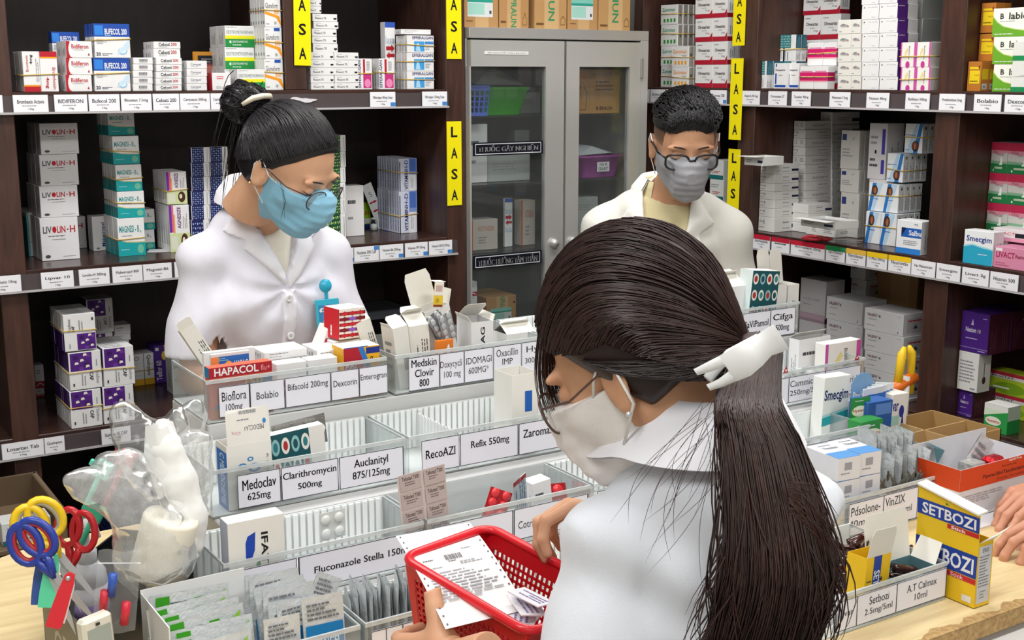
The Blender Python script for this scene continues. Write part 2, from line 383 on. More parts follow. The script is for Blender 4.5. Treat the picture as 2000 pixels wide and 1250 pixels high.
# ================================================================ shelving
LW = empty('shelving_unit', (1.18, YS, 0), 0, 'tall dark brown wooden shelving unit along the back, left of the steel cabinet', 'shelf')
RW = empty('shelving_unit', (XR, 2.0, 0), 0, 'tall dark brown wooden shelving unit at the right, beyond the man', 'shelf')
def wpart(name, a, b, mat, par, ch=.002):
    L0 = par.location; return MB().box(a[0]-L0.x, a[1]-L0.y, a[2], b[0]-L0.x, b[1]-L0.y, b[2], 'W', ch=ch).build(name, mat, par)
def rail_tags(par, wall, z, tags, a0, a1):
    "label rail with its price cards; tags: (px0, px1, lines, stripe colour)"
    L0 = par.location
    if wall == 'L': rail = MB().box(a0-L0.x, YS-.012-L0.y, z, a1-L0.x, YS-.001-L0.y, z+.038, '4e4648').box(a0-L0.x, YS-.016-L0.y, z-.004, a1-L0.x, YS-.001-L0.y, z+.001, 'b9b6b8').build('label_rail', M_PLAST, par)
    else: rail = MB().box(XR-.012-L0.x, a0-L0.y, z, XR-.001-L0.x, a1-L0.y, z+.038, '4e4648').box(XR-.016-L0.x, a0-L0.y, z-.004, XR-.001-L0.x, a1-L0.y, z+.001, 'b9b6b8').build('label_rail', M_PLAST, par)
    for i, (p0, p1, top, st) in enumerate(tags):
        mb = MB()
        if wall == 'L':
            x0 = at(p0, 400, y=YS).x; x1 = at(p1, 400, y=YS).x; O = (x0-L0.x, YS-.0165-L0.y, z+.001); U = (x1-x0, 0, 0); Nn = (0, -1, 0)
            mb.box(x0-L0.x, YS-.0165-L0.y, z+.001, x1-L0.x, YS-.0155-L0.y, z+.041, 'ececf2')
        else:
            y0 = at(p0, 400, x=XR).y; y1 = at(p1, 400, x=XR).y; O = (XR-.0165-L0.x, y0-L0.y, z+.001); U = (0, y1-y0, 0); Nn = (-1, 0, 0)
            mb.box(XR-.0165-L0.x, y1-L0.y, z+.001, XR-.0155-L0.x, y0-L0.y, z+.041, 'ececf2')
        els = [('r', 0, 0, .008, 1, 'g'), ('r', .992, 0, 1, 1, 'g')]
        if top: els += [('S', .12, .5, .88, .72, top, '2a2a30'), ('l', .25, .32, .75, .42, 1, 'g'), ('S', .42, .12, .58, .24, '10g', 'g')]
        else: els += [('l', .18, .52, .82, .72, 1, 'k'), ('l', .3, .3, .7, .42, 1, 'g')]
        if st in ('R', 'e', 'y', 'o'): els += [('r', 0, .72, 1, 1.06, {'R': 'c0203a', 'e': '1f8048', 'y': 'f0c81e', 'o': 'e6b84a'}[st])]
        if st == 'b': els += [('r', .8, .04, .99, .3, 'b')]
        if st == 'bt': els += [('r', .8, .72, .99, .98, 'b')]
        mb.art(els, O, U, (0, 0, .04), Nn); mb.build('price_card', M_PAPER, par)
PX = lambda p: at(p, 400, y=YS).x
PY = lambda p: at(p, 400, x=XR).y
DEP = .42
# left unit: boards, uprights, back
for x0, x1, mt in [(-.6, -.545, M_WOODV), (.515, .577, M_WOODV), (1.262, 1.318, M_WOODV), (1.735, 1.797, M_WOODV)]:
    if abs(x0-1.262) < .01:
        wpart('upright', (x0, YS+.012, 1.66), (x1, YS+DEP, 2.5), mt, LW)
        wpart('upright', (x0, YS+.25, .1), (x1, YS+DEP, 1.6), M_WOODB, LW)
    else: wpart('upright', (x0, YS, 0), (x1, YS+DEP, 2.5), mt, LW)
for z in ST+[.45, .08, 2.1, 2.5]:
    wpart('shelf_board', (-.545, YS+.002, z-.02), (1.735, YS+DEP-.012, z), M_WOODH, LW)
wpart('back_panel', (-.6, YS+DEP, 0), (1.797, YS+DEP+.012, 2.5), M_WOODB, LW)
rail_tags(LW, 'L', RB[0]-.0, [(-60, 19, 'Acetylcystein 200mg', ''), (38, 106, 'Bromhexin Actavis', ''), (117, 181, 'BIDIFERON', ''), (183, 243, 'Bufecol 200', ''), (245, 304, 'Blosatan 7.5mg', ''), (306, 357, 'Celosti 200', ''), (358, 416, 'Cerecaxon 200mg', ''), (417, 456, 'Captopril 25mg', ''), (470, 523, 'Glumeform', ''), (722, 771, 'Efferalgan 80mg Supp', 'b'), (822, 870, 'Efferalgan 150mg Supp', 'b')], -.545, 1.735)
rail_tags(LW, 'L', RB[1], [(-50, 27, 'Rosuvastatin 10mg', ''), (66, 131, 'Lipvar 10', ''), (141, 202, 'Livolin-H 300mg', ''), (207, 267, 'Maketropyl 800', ''), (268, 325, 'Magnesi-B6', ''), (330, 385, 'Agnesize', ''), (640, 683, 'Vitamin B1 250mg', 'b'), (684, 733, 'Nucleos 200 Caff', 'bt'), (734, 781, 'Vitamin B6 250mg', 'b'), (784, 829, 'Vitamin PP 50mg', 'b'), (831, 877, 'Vitamin H3 B12 50mg', 'b')], -.545, 1.76)
rail_tags(LW, 'L', RB[2], [(-40, 47, 'Losartan Tab', ''), (48, 89, 'Qualopam', ''), (164, 224, 'Stadnex 40 CAP', '')], -.545, 1.735)
# right unit
for y0, y1 in [(3.25, 3.30), (2.715, 2.785), (1.995, 2.068), (.62, .69)]:
    wpart('upright', (XR, y0, 0), (XR+.5, y1, 2.5), M_WOODV, RW)
for z in ST+[.42, .08, 2.1, 2.5]:
    wpart('shelf_board', (XR+.002, .69, z-.02), (XR+.488, 3.25, z), M_WOODH, RW)
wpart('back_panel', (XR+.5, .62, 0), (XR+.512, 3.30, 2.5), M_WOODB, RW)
rail_tags(RW, 'R', RB[0], [(1235, 1271, '', ''), (1273, 1301, 'Zaromax 100', ''), (1303, 1330, '', ''), (1349, 1382, '', ''), (1388, 1420, 'Zaromax 200', 'b'), (1450, 1484, 'Aspirin 81mg', ''), (1500, 1536, 'Clonazepam 2T', ''), (1545, 1582, 'Tanakan 40mg', ''), (1618, 1658, 'Meloxicam 7.5mg', ''), (1689, 1733, 'Nexium 40mg', ''), (1764, 1811, 'Biofidopo 500mg', ''), (1829, 1879, 'Prednisolone 5mg', ''), (1896, 1949, 'Bolabio', ''), (1955, 2010, 'Dexcorin', '')], .69, 3.25)
rail_tags(RW, 'R', RB[1], [(1440, 1480, '', 'R'), (1481, 1515, 'Atorvastatin', 'R'), (1518, 1554, '', 'R'), (1556, 1624, 'Atorvastatin 20mg', 'R'), (1626, 1664, 'Apo-Trimetaz', 'e'), (1666, 1705, 'Nevoloxan', 'o'), (1707, 1748, 'C-Phos 500mg', 'y'), (1750, 1795, 'Neurontin', 'y'), (1796, 1844, 'Hp Meloxicam', ''), (1846, 1894, 'Smecgim', ''), (1897, 1951, 'Livact 3g', ''), (1953, 2010, 'Hesmin 500', '')], .69, 3.25)
rail_tags(RW, 'R', RB[2], [], .69, 3.25)
# blob of old glue on the rail, under the middle of the top shelf
mb = MB(); R_ = random.Random(5); pts = []
for a in range(26):
    th = a*2*PI/26; r_ = 1+.25*math.sin(3*th+1)+.12*math.sin(7*th); pts.append((.034*math.cos(th)*r_, .0085*math.sin(th)*r_))
x_ = at(588, 196, y=YS-.012); mb.prism(pts, -.0025, 'd8d6dc', M=Tm(x_.x, YS-.0125, 1.633)); mb.build('glue_patch', M_PAPER, None, label='whitish torn paper patch stuck on the bare shelf rail above the bun-haired woman', cat='paper scrap')
# LASA strips
def strip(name, x, y, z0, z1, wd, letters, wall, label, tilt=0):
    mb = MB(); h = z1-z0; mb.box(-wd/2, 0, 0, wd/2, .0012, h, 'f2e30c')
    n = len(letters); ch = .030
    for i, L_ in enumerate(letters):
        if L_ == ' ': continue
        zc = h-(i+.5)*h/n; mb.art([('T', 0, 0, 1, 1, L_, '17171c')], (-.0105, 0, zc-.015), (.021, 0, 0), (0, 0, .030), (0, -1, 0))
    rz = 0 if wall == 'L' else -PI/2
    return mb.build(name, M_PAPER, None, label=label, cat='sign', loc=(x, y, z0), rot=(0, tilt, rz), group='yellow letter strips on the shelf uprights')
def lstrip(px, ya, yb, letters, label, off=.002, tilt=0, wd=.05):
    p = at(px, (ya+yb)/2, y=YS-off); za = at(px, ya, y=YS-off).z; zb = at(px, yb, y=YS-off).z
    strip('yellow_sign', p.x, YS-off-.0014, zb, za, wd, letters, 'L', label, tilt)
lstrip(588, -62, 128, 'LASA', 'yellow strip with black letters on the middle upright above the bun-haired woman', -.008, .02, .047)
lstrip(886, -55, 115, 'LASA', 'yellow strip at the top of the upright beside the steel cabinet', .002, 0, .048)
lstrip(887, 237, 401, 'LASA', 'yellow strip lower on the upright beside the steel cabinet', .002, 0, .048)
def rstrip(px, ya, yb, letters, label, off=.002):
    p = at(px, (ya+yb)/2, x=XR-off); za = at(px, ya, x=XR-off).z; zb = at(px, yb, x=XR-off).z
    strip('yellow_sign', XR-off-.0014, p.y, zb, za, .052, letters, 'R', label)
rstrip(1445, -50, 89, 'LASA', 'yellow strip highest on the upright behind the man')
rstrip(1438, 114, 273, 'LASA', 'yellow strip across the top shelf rail behind the man', .018)
rstrip(1433, 291, 430, 'LASA', 'yellow strip lowest on the upright by the man in grey mask')
# ================================================================ steel cabinet
CB = empty('steel_cabinet', (2.12, YS, 0), 0, 'stainless steel cabinet with two glazed doors between the two shelving units', 'cabinet')
cx0, cx1, cz = 1.800, 2.443, 1.832
def cpart(name, a, b, c='d0d1cf', mat=None, par=CB, ch=.0015):
    L0 = CB.location; return MB().box(a[0]-L0.x, a[1]-L0.y, a[2], b[0]-L0.x, b[1]-L0.y, b[2], c, ch=ch).build(name, mat or M_STEEL, par)
cpart('side_panel', (cx0, YS+.002, .05), (cx0+.008, YS+.42, cz-.03)); cpart('side_panel', (cx1-.008, YS+.002, .05), (cx1, YS+.42, cz-.03))
cpart('back_panel', (cx0, YS+.42, .05), (cx1, YS+.43, cz), '8d8e8c'); cpart('top_panel', (cx0, YS-.02, cz-.03), (cx1, YS+.43, cz), 'c4c2c0')
cpart('bottom_panel', (cx0, YS, .05), (cx1, YS+.42, .08))
cpart('frame_post', (cx1-.03, YS-.02, .05), (cx1, YS+.002, cz-.03))
for x in (cx0+.02, cx1-.05): cpart('foot', (x, YS+.02, 0), (x+.03, YS+.05, .05)); cpart('foot', (x, YS+.36, 0), (x+.03, YS+.39, .05))
xs1 = PX(1093); gx0, gx1 = PX(911), PX(1057); hx0, hx1 = PX(1121), PX(1217); gz1 = at(985, 130, y=YS).z; gz0 = .2
def door(name, x0, x1, ga, gb, hy):
    L0 = CB.location; y0, y1 = YS-.022, YS-.002; d = MB()
    for a in [(x0, y0, gz1, x1, y1, cz-.035), (x0, y0, .09, x1, y1, gz0), (x0, y0, gz0, ga, y1, gz1), (gb, y0, gz0, x1, y1, gz1)]:
        d.box(a[0]-L0.x, a[1]-L0.y, a[2], a[3]-L0.x, a[4]-L0.y, a[5], 'd2d2d0')
    dd = d.build(name, M_STEEL, CB)
    MB().box(ga-L0.x, YS-.014-L0.y, gz0, gb-L0.x, YS-.010-L0.y, gz1, 'W').build('glass', M_GLASS, dd)
    MB().lathe([(0, 0), (.013, 0), (.015, .004), (.013, .014), (.006, .02), (0, .021)], 'c9c9c6', M=Tm(hy-L0.x, YS-.022-L0.y, 1.20, rx=PI/2)).build('knob', M_STEEL, dd)
    return dd
d1 = door('door', cx0+.003, xs1-.002, gx0, gx1, PX(1073)); d2 = door('door', xs1+.006, cx1-.031, hx0, hx1, PX(1110))
for z in (1.72, 1.35, .7): cpart('hinge', (cx1-.034, YS-.03, z-.03), (cx1-.026, YS-.021, z+.03), 'a09f9c')
CSH = [at(985, 226, y=YS+.06).z, at(985, 357, y=YS+.06).z, at(985, 487, y=YS+.06).z, .93, .55]
for z in CSH[:4]: cpart('glass_shelf', (cx0+.01, YS+.03, z-.006), (cx1-.01, YS+.41, z), 'W', M_GLASS)
mb = MB(); L0 = CB.location
mb.box(PX(940)-L0.x, YS-.0235-L0.y, 1.757, PX(1023)-L0.x, YS-.0222-L0.y, 1.766, 'e9e9ea').art([('t', .05, .2, .95, .8, 'VIỆT NAM QUYẾT THẮNG ĐẠI DỊCH', '222226')], (PX(940)-L0.x, YS-.0235-L0.y, 1.757), (PX(1023)-PX(940), 0, 0), (0, 0, .009), (0, -1, 0)).build('maker_plate', M_PAPER, CB)
def plate(p0, p1, ya, yb, txt, label):
    x0, x1 = PX(p0), PX(p1); z1 = at((p0+p1)/2, ya, y=YS-.025).z; z0 = at((p0+p1)/2, yb, y=YS-.025).z
    mb = MB().box(x0, YS-.0250, z0, x1, YS-.0225, z1, '10131f', ch=.0006)
    mb.art([('r', .03, .1, .97, .9, 'd9dbe2'), ('r', .038, .16, .962, .84, '10131f'), ('S', .07, .2, .93, .86, txt, 'f2f2f4')], (x0, YS-.0250, z0), (x1-x0, 0, 0), (0, 0, z1-z0), (0, -1, 0))
    mb.build('name_plate', M_PLAST, None, label=label, cat='sign', group='dark blue plates on the steel cabinet')
plate(916, 1051, 277, 303, 'THUỐC GÂY NGHIỆN', 'dark blue plate lettered in white on the upper left cabinet glass')
plate(915, 1050, 495, 521, 'THUỐC HƯỚNG TÂM THẦN', 'dark blue plate lettered in white low on the left cabinet glass')
# ================================================================ table
TZ = .90
def rounded(x0, y0, x1, y1, rs, n=10):
    "rs radii for corners (x0,y0),(x1,y0),(x1,y1),(x0,y1)"
    out_ = []
    for (cx, cy, sx, sy, a0), r in zip([(x0, y0, 1, 1, PI), (x1, y0, -1, 1, 1.5*PI), (x1, y1, -1, -1, 0), (x0, y1, 1, -1, .5*PI)], rs):
        for i in range(n+1):
            a = a0+i*(PI/2)/n; out_.append((cx+sx*r+r*math.cos(a), cy+sy*r+r*math.sin(a)))
    return out_
TB = empty('counter_table', (1.1, 1.6, 0), 0, 'pale wood-look counter with a chipped chipboard edge, the tiered bins standing on it', 'table')
ol = rounded(.12, 1.07, 2.12, 2.15, (.05, .05, .12, .35)); L0 = TB.location; n = len(ol)
vs = [(x-L0.x, y-L0.y, z) for z in (TZ-.028, TZ) for x, y in ol]
MB().add(vs, [tuple(range(n, 2*n))], 'W', 0).add(vs, [tuple(range(n))[::-1]]+[(i, (i+1) % n, (i+1) % n+n, i+n) for i in range(n)], 'W', 1).build('tabletop', [M_TABLE, M_CHIP], TB)
# ragged chipboard lip along the near edge where the laminate has broken off
R_ = random.Random(11); top = []; xx = .2
vs = []; fs = []; nn = 150
for i in range(nn+1):
    x = .2+i*(1.85)/nn; dpt = .012+.006*math.sin(i*.9)+R_.uniform(0, .008)
    vs += [(x-L0.x, 1.070-L0.y-.0005, TZ+.0006), (x-L0.x, 1.070+dpt-L0.y, TZ+.0006)]
for i in range(nn): fs.append((2*i, 2*i+2, 2*i+3, 2*i+1))
MB().add(vs, fs, 'W').build('worn_edge', M_CHIP, TB)
for x, y in [(.25, 1.2), (2.0, 1.2), (.45, 2.0), (2.0, 2.0)]: MB().box(x-.03-L0.x, y-.03-L0.y, 0, x+.03-L0.x, y+.03-L0.y, TZ-.028, '6b6458', ch=.003).build('leg', M_PLAIN, TB)
# things in front of the counter, lower right: a white board / second desk corner
# ================================================================ medicine boxes
def chbox(mb, w, d, h, c, ch=.0008): mb.box(-w/2, -d/2, 0, w/2, d/2, h, c, ch=ch); return mb
DES = {}
def D(name, base='e6e6e7', F=(), L=(), R=(), T=(), mat=None): DES[name] = dict(base=base, F=list(F), L=list(L), R=list(R), T=list(T), mat=mat)
_mesh = {}
def box_mesh(des, w, d, h):
    q = .004; k = (des, round(w/q), round(d/q), round(h/q))
    if k in _mesh: return _mesh[k]
    D_ = DES[des]; mb = chbox(MB(), w, d, h, D_['base'])
    if D_['F']: mb.art(D_['F'], (-w/2, -d/2, 0), (w, 0, 0), (0, 0, h), (0, -1, 0))
    if D_['L']: mb.art(D_['L'], (-w/2, d/2, 0), (0, -d, 0), (0, 0, h), (-1, 0, 0))
    if D_['R']: mb.art(D_['R'], (w/2, -d/2, 0), (0, d, 0), (0, 0, h), (1, 0, 0))
    if D_['T']: mb.art(D_['T'], (-w/2, -d/2, h), (w, 0, 0), (0, d, 0), (0, 0, 1))
    me = mb.mesh(des, D_['mat'] or M_CARD); _mesh[k] = (me, w, d, h); return _mesh[k]
def put_box(des, w, d, h, loc, rz, label, group=None, name='medicine_box', rot=None, cat='box'):
    me, w0, d0, h0 = box_mesh(des, w, d, h)
    o = link(name, me, None, label, cat, group, loc=loc, rot=rot or (0, 0, rz)); o.scale = (w/w0, d/d0, h/h0); return o
ORD = ['bottom', 'second', 'third', 'fourth', 'fifth', 'sixth', 'seventh', 'eighth', 'ninth', 'tenth', 'eleventh', 'twelfth']
_jr = random.Random(3)
LU = [(.515, .577), (1.262, 1.318), (1.735, 1.797)]
def clip_(a, b, ups):
    for u0, u1 in ups:
        if b > u0-.002 and a < u1+.002:
            if (a+b)/2 > (u0+u1)/2: a = max(a, u1+.002); b = max(b, a+.02)
            else: b = min(b, u0-.002); a = min(a, b-.02)
    return a, b
def S(wall, sh, pxs, pys, des, t, n, desc, where, set=None, band=None, jit=.5, rz=0, name='medicine_box', z0=None):
    """grid of boxes on a shelf. pxs: column edges in the photo, pys: level edges from the bottom up, t: thickness, n: how many deep"""
    zt = ST[sh] if z0 is None else z0; pm = (pxs[0]+pxs[-1])/2
    ax = 'y' if wall == 'L' else 'x'; P0 = YS if wall == 'L' else XR
    if set is None:
        p = at(pm, pys[0], z=zt); set = max(.01, getattr(p, ax)-P0)
    pl = P0+set; des = [des] if isinstance(des, str) else des; ncol = len(pxs)-1; nlev = len(pys)-1; objs = []
    zs = [zt+.0005]
    for a, b in zip(pys, pys[1:]):
        zs.append(max(zs[-1]+.008, at(pm, b, **{ax: pl}).z))
    for l in range(nlev):
        for c in range(ncol):
            for k in range(n):
                if wall == 'L':
                    a = at(pxs[c], pys[l], y=pl).x; b = at(pxs[c+1], pys[l], y=pl).x; a, b = clip_(a, b, LU if set+n*t > .24 or sh == 0 else [LU[0], LU[2]]); w = b-a-.0008
                    loc = Vector(((a+b)/2, pl+(k+.5)*t, zs[l])); r = 0
                else:
                    a = at(pxs[c], pys[l], x=pl).y; b = at(pxs[c+1], pys[l], x=pl).y; b, a = clip_(b, a, [(2.715, 2.785), (1.995, 2.068)]); w = a-b-.0008
                    loc = Vector((pl+(k+.5)*t, (a+b)/2, zs[l])); r = -PI/2
                j = jit*.001
                if wall == 'L': loc.x += _jr.uniform(-j, j)
                else: loc.y += _jr.uniform(-j, j)
                h = zs[l+1]-zs[l]-.0006; dn = des[(l+c) % len(des)] if len(des) > 1 else des[0]
                if k and ((wall == 'L' and c) or (wall == 'R' and c < ncol-1)) and not (l == nlev-1 and k < 2): continue
                lv = ('bottom' if l == 0 else 'top' if l == nlev-1 else ORD[l]+' up') if nlev > 1 else ''
                cl = (['left column', 'right column'] if ncol == 2 else ['first column', 'second column', 'third column', 'fourth column'])[c] if ncol > 1 else ''
                dp = ('front' if k == 0 else ORD[k]+' back') if n > 1 else ''
                lab = ', '.join(x for x in [desc+' '+where, lv, cl, dp] if x)
                objs.append(put_box(dn, w, t-.0007, h, loc, r+rz, lab, desc+'es '+where if desc.endswith('box') else desc+' '+where, ('drug_carton' if wall == 'R' and name == 'medicine_box' else name)))
    if band:
        for l in (range(nlev) if band != 'all' else [0]):
            zb = (zs[l]+zs[l+1])/2 if band != 'all' else (zs[0]+zs[-1])/2
            zb += (zs[l+1]-zs[l])*_jr.uniform(-.08, .08)
            x0 = pxs[0]; x1 = pxs[-1]
            if wall == 'L':
                a = at(x0, pys[l], y=pl).x-.0012; b = at(x1, pys[l], y=pl).x+.0012; q = [(a, pl-.0014), (b, pl-.0014), (b, pl+n*t+.001), (a, pl+n*t+.001)]
            else:
                a = at(x0, pys[l], x=pl).y+.0012; b = at(x1, pys[l], x=pl).y-.0012; q = [(pl-.0014, a), (pl-.0014, b), (pl+n*t+.001, b), (pl+n*t+.001, a)]
            sl = _jr.uniform(-.0025, .0025)
            pts = [(x, y, zb+(sl if i in (1, 2) else -sl)) for i, (x, y) in enumerate(q)]
            lv = ('bottom' if l == 0 else 'top' if l == nlev-1 else ORD[l]+' up') if nlev > 1 and band != 'all' else 'whole stack'
            c0 = Vector(pts[0])
            MB().tube([Vector(p)-c0 for p in pts], .0013, 'd6b45a', k=5, closed=True).build('rubber_band', M_RUB, None, label='rubber band on '+desc+' '+where.replace('on ', '')+', '+lv, cat='rubber band', loc=c0, group='rubber bands around the boxes')
    return objs, pl, zs
gl = ('l', .1, .12, .7, .3, 3, 'g')
side_w = [('v', .25, .15, .75, .85, 3, 'g')]
D('bromhex', F=[('r', 0, 0, .48, .13, 'R'), ('r', .5, .87, 1, 1, 'R'), ('r', 0, .13, .48, .17, 'o'), ('r', .5, .83, 1, .87, 'o'), ('t', .08, .5, .16, .9, 'Bromhexin', 'R', 90), ('T', .2, .68, .3, .92, '4mg', 'K', 90), ('v', .36, .25, .46, .85, 2, 'g'), ('T', .62, .08, .74, .36, '4mg', 'R', -90), ('t', .84, .06, .94, .6, 'Bromhexin', 'R', -90), ('r', .48, 0, .5, 1, 'G')], L=side_w)
D('bidif', F=[('r', 0, 0, .14, 1, 'R'), ('e', .2, .5, .12, .46, 'W'), ('r', .14, .0, .2, .06, 'R'), ('T', .2, .55, .86, .82, 'Bidiferon', 'R'), ('l', .24, .44, .7, .52, 1, 'g'), ('p', [(.82, .14), (.9, .14), (.86, .32)], 'R')], L=side_w)
D('bufecol', F=[('r', 0, .62, 1, 1, '1d4aa5'), ('r', .02, .66, .26, .95, '2f80d8'), ('T', .3, .68, .92, .86, 'BUFECOL 200', 'W'), ('l', .3, .63, .6, .67, 1, 'C'), ('l', .06, .4, .36, .56, 4, 'g'), ('e', .78, .2, .13, .11, '9cc4e2'), ('e', .78, .22, .1, .085, 'd6e8f4'), ('p', [(.6, .1), (.98, .58), (.98, .3)], 'c6dcec'), ('T', .03, .06, .16, .16, '20', 'n'), ('l', .2, .06, .5, .14, 2, 'n')], L=[('r', 0, .62, 1, 1, '1d4aa5')]+side_w)
D('barcoded', F=[('m', .3, .35, .72, .8, 'k'), ('l', .3, .18, .72, .3, 1, 'g')], L=side_w)
D('celosti', F=[('T', .18, .38, .6, .84, 'Celosti', 'K'), ('T', .64, .42, .86, .84, '200', 'R'), ('l', .2, .16, .6, .3, 1, 'g')], L=side_w)
D('cerecoz', F=[('t', .2, .4, .7, .7, 'Cerecoz', 'n'), ('p', [(.45, .2), (.78, .75), (.8, .78), (.5, .25)], 'B'), ('l', .2, .2, .7, .3, 1, 'g')], L=side_w)
D('redbox', F=[('l', .25, .62, .75, .84, 2, 'r'), ('l', .2, .1, .7, .24, 2, 'g'), ('e', .84, .16, .07, .08, 'R')], L=[('r', 0, 0, 1, 1, 'R')])
D('dextro', F=[('r', 0, 0, 1, .38, '178a3e'), ('r', 0, .38, 1, .54, 'e4e021'), ('l', .04, .9, .5, .96, 1, 'g'), ('t', .05, .62, .95, .78, 'DEXTROMETHORPHAN', '6d8a80'), ('t', .24, .2, .76, .3, 'DEXTROMETHO', 'W'), ('r', .14, .18, .2, .3, 'W'), ('l', .24, .06, .76, .14, 1, 'W')], L=side_w)
D('glume', F=[('t', .06, .6, .82, .78, 'Glumeform', 'K'), ('T', .58, .42, .86, .58, '850', 'ee9a1c'), ('r', .55, .88, .88, .98, 'B'), ('p', [(0, .42), (.7, .3), (.98, .04), (.98, .16), (.88, .36), (0, .52)], 'ee9a1c'), ('T', .58, .08, .7, .18, '10', 'k'), ('l', .08, .06, .36, .14, 1, 'g'), ('l', .06, .9, .4, .94, 1, 'g')], L=[('r', .3, .45, .7, .65, 'g'), ('r', .3, .1, .7, .2, 'g')])
D('flusort', F=[('T', .1, .3, .55, .58, 'Flusort 75', '5c5d64'), ('p', [(.84, .35), (.9, .22), (.97, .35), (.97, .5), (.84, .5)], 'K'), ('l', .1, .72, .4, .82, 1, 'g')], L=[('l', .2, .3, .8, .6, 1, 'g')])
D('effpink', F=[('T', .02, .06, .2, .94, 'EFFERALGAN', '2a2c6e', 90), ('r', .36, .04, .94, .5, 'c4307c'), ('r', .36, .5, .5, .98, 'R'), ('e', .66, .2, .22, .14, 'e889b8'), ('l', .6, .6, .9, .92, 5, 'g')], L=[('v', .2, .1, .8, .9, 3, '7a7d88')])
D('effblue', F=[('T', .2, .78, .96, .96, 'EFFERALGAN', '2a2c6e'), ('r', .26, .08, .64, .66, '3f9bdc'), ('p', [(.32, .1), (.5, .1), (.44, .55), (.36, .55)], 'a8d4f0'), ('r', .66, .5, .98, .66, '3f86cf'), ('l', .68, .14, .92, .44, 3, 'g')], L=[('v', .15, .08, .85, .92, 3, '80828e')])
D('arrows', F=[('r', 0, .92, 1, 1, '2f55b4'), ('t', .06, .68, .9, .8, 'lasa', '9fb4cc'), ('p', [(.08, .58), (.6, .58), (.6, .55), (.92, .61), (.6, .67), (.6, .64), (.08, .64)], 'b5172b'), ('p', [(.92, .48), (.4, .48), (.4, .45), (.08, .5), (.4, .56), (.4, .53), (.92, .53)], 'b5172b'), ('t', .06, .3, .9, .42, 'lasa', '9fb4cc')])
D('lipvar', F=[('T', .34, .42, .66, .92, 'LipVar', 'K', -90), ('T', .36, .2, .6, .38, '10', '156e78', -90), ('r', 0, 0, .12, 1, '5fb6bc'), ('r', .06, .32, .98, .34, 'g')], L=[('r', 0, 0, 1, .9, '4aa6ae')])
D('livolin', 'dcdcdf', F=[('T', .07, .64, .3, .8, 'LIV', 'k'), ('e', .37, .72, .055, .075, 'R'), ('T', .44, .64, .66, .8, 'LIN', 'R'), ('T', .7, .7, .74, .73, '-', 'k'), ('T', .78, .64, .92, .8, 'H', 'R'), ('l', .2, .55, .84, .59, 1, 'k'), ('l', .3, .47, .7, .51, 1, 'g'), ('e', .16, .1, .07, .04, 'k'), ('l', .56, .07, .96, .1, 1, 'g')], L=side_w)
D('maketro', F=[('T', .28, .12, .44, .82, 'Maketropyl', '1f2f8a', 90), ('r', .48, 0, .58, 1, 'R'), ('r', .58, 0, .8, 1, 'f0c81e'), ('r', .8, 0, 1, 1, 'd63a2c'), ('t', .86, .3, .94, .9, 'Piracetam', 'W', 90), ('t', .66, .3, .73, .7, '800mg', 'k', 90), ('e', .9, .12, .05, .05, 'W'), ('m', .1, .05, .2, .1, 'K')], L=side_w)
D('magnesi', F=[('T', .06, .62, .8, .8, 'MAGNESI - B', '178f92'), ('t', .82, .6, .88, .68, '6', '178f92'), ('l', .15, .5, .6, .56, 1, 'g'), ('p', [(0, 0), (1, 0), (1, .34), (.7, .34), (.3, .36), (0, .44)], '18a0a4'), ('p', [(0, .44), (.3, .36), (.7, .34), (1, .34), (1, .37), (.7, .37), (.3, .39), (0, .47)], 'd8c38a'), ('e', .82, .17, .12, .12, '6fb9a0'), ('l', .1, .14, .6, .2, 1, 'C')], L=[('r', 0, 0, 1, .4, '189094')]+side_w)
D('redside', F=[('r', 0, 0, .12, 1, 'R'), ('r', .86, 0, 1, 1, 'R'), ('v', .3, .2, .6, .9, 2, 'g'), ('r', .5, .04, .8, .3, '8a2030')])
D('agnes', F=[('r', 0, .42, .13, 1, '6c2f9a'), ('r', .13, .42, .22, 1, 'e06a8a'), ('r', .22, .4, .28, .8, 'e8a04a'), ('T', .4, .5, .58, .96, 'AGNESIZE', '6c2f7a', 90), ('v', .65, .5, .9, .92, 3, 'g'), ('r', 0, 0, 1, .4, 'ccd8a0'), ('e', .72, .22, .18, .17, '4a2a1c'), ('e', .68, .24, .07, .07, 'e8ddc8'), ('r', .06, .06, .4, .34, 'd8dccc')], L=side_w)
def diamonds(x0, y0, x1, y1, nx, ny, c):
    o = []
    for i in range(nx):
        for j in range(ny):
            cx = x0+(i+.5)*(x1-x0)/nx; cy = y0+(j+.5)*(y1-y0)/ny; a = (x1-x0)/nx*.3; b = (y1-y0)/ny*.36
            o.append(('p', [(cx-a, cy), (cx, cy-b), (cx+a, cy), (cx, cy+b)] if (i+j) % 2 else [(cx-a, cy-b*.3), (cx+a, cy+b*.3), (cx+a, cy+b*.8), (cx-a, cy+b*.2)], c))
    return o
D('bluepat', F=[('r', .04, 0, .68, 1, '1b1f5e')]+diamonds(.06, .05, .66, .95, 5, 6, 'a8c4e8')+[('r', .86, .1, .88, .9, 'g')], L=[('r', 0, 0, 1, 1, '2b2560')])
D('backside', F=[('r', .1, .12, .13, .8, 'k'), ('v', .4, .15, .66, .9, 3, 'g'), ('v', .82, .15, .92, .9, 1, 'k')], L=side_w)
def leaves_(c):
    o = [('r', .04, 0, .7, 1, '0f4a34')]
    for i in range(6):
        for j in range(5):
            x = .08+i*.1; y = .04+j*.19; o.append(('p', [(x, y), (x+.09, y+.04+.02*i), (x+.02, y+.12)], c if (i+j) % 2 else 'd8e8b0'))
    return o
D('greenleaf', F=leaves_('7fb32c')+[('r', .88, .1, .9, .9, 'g')])
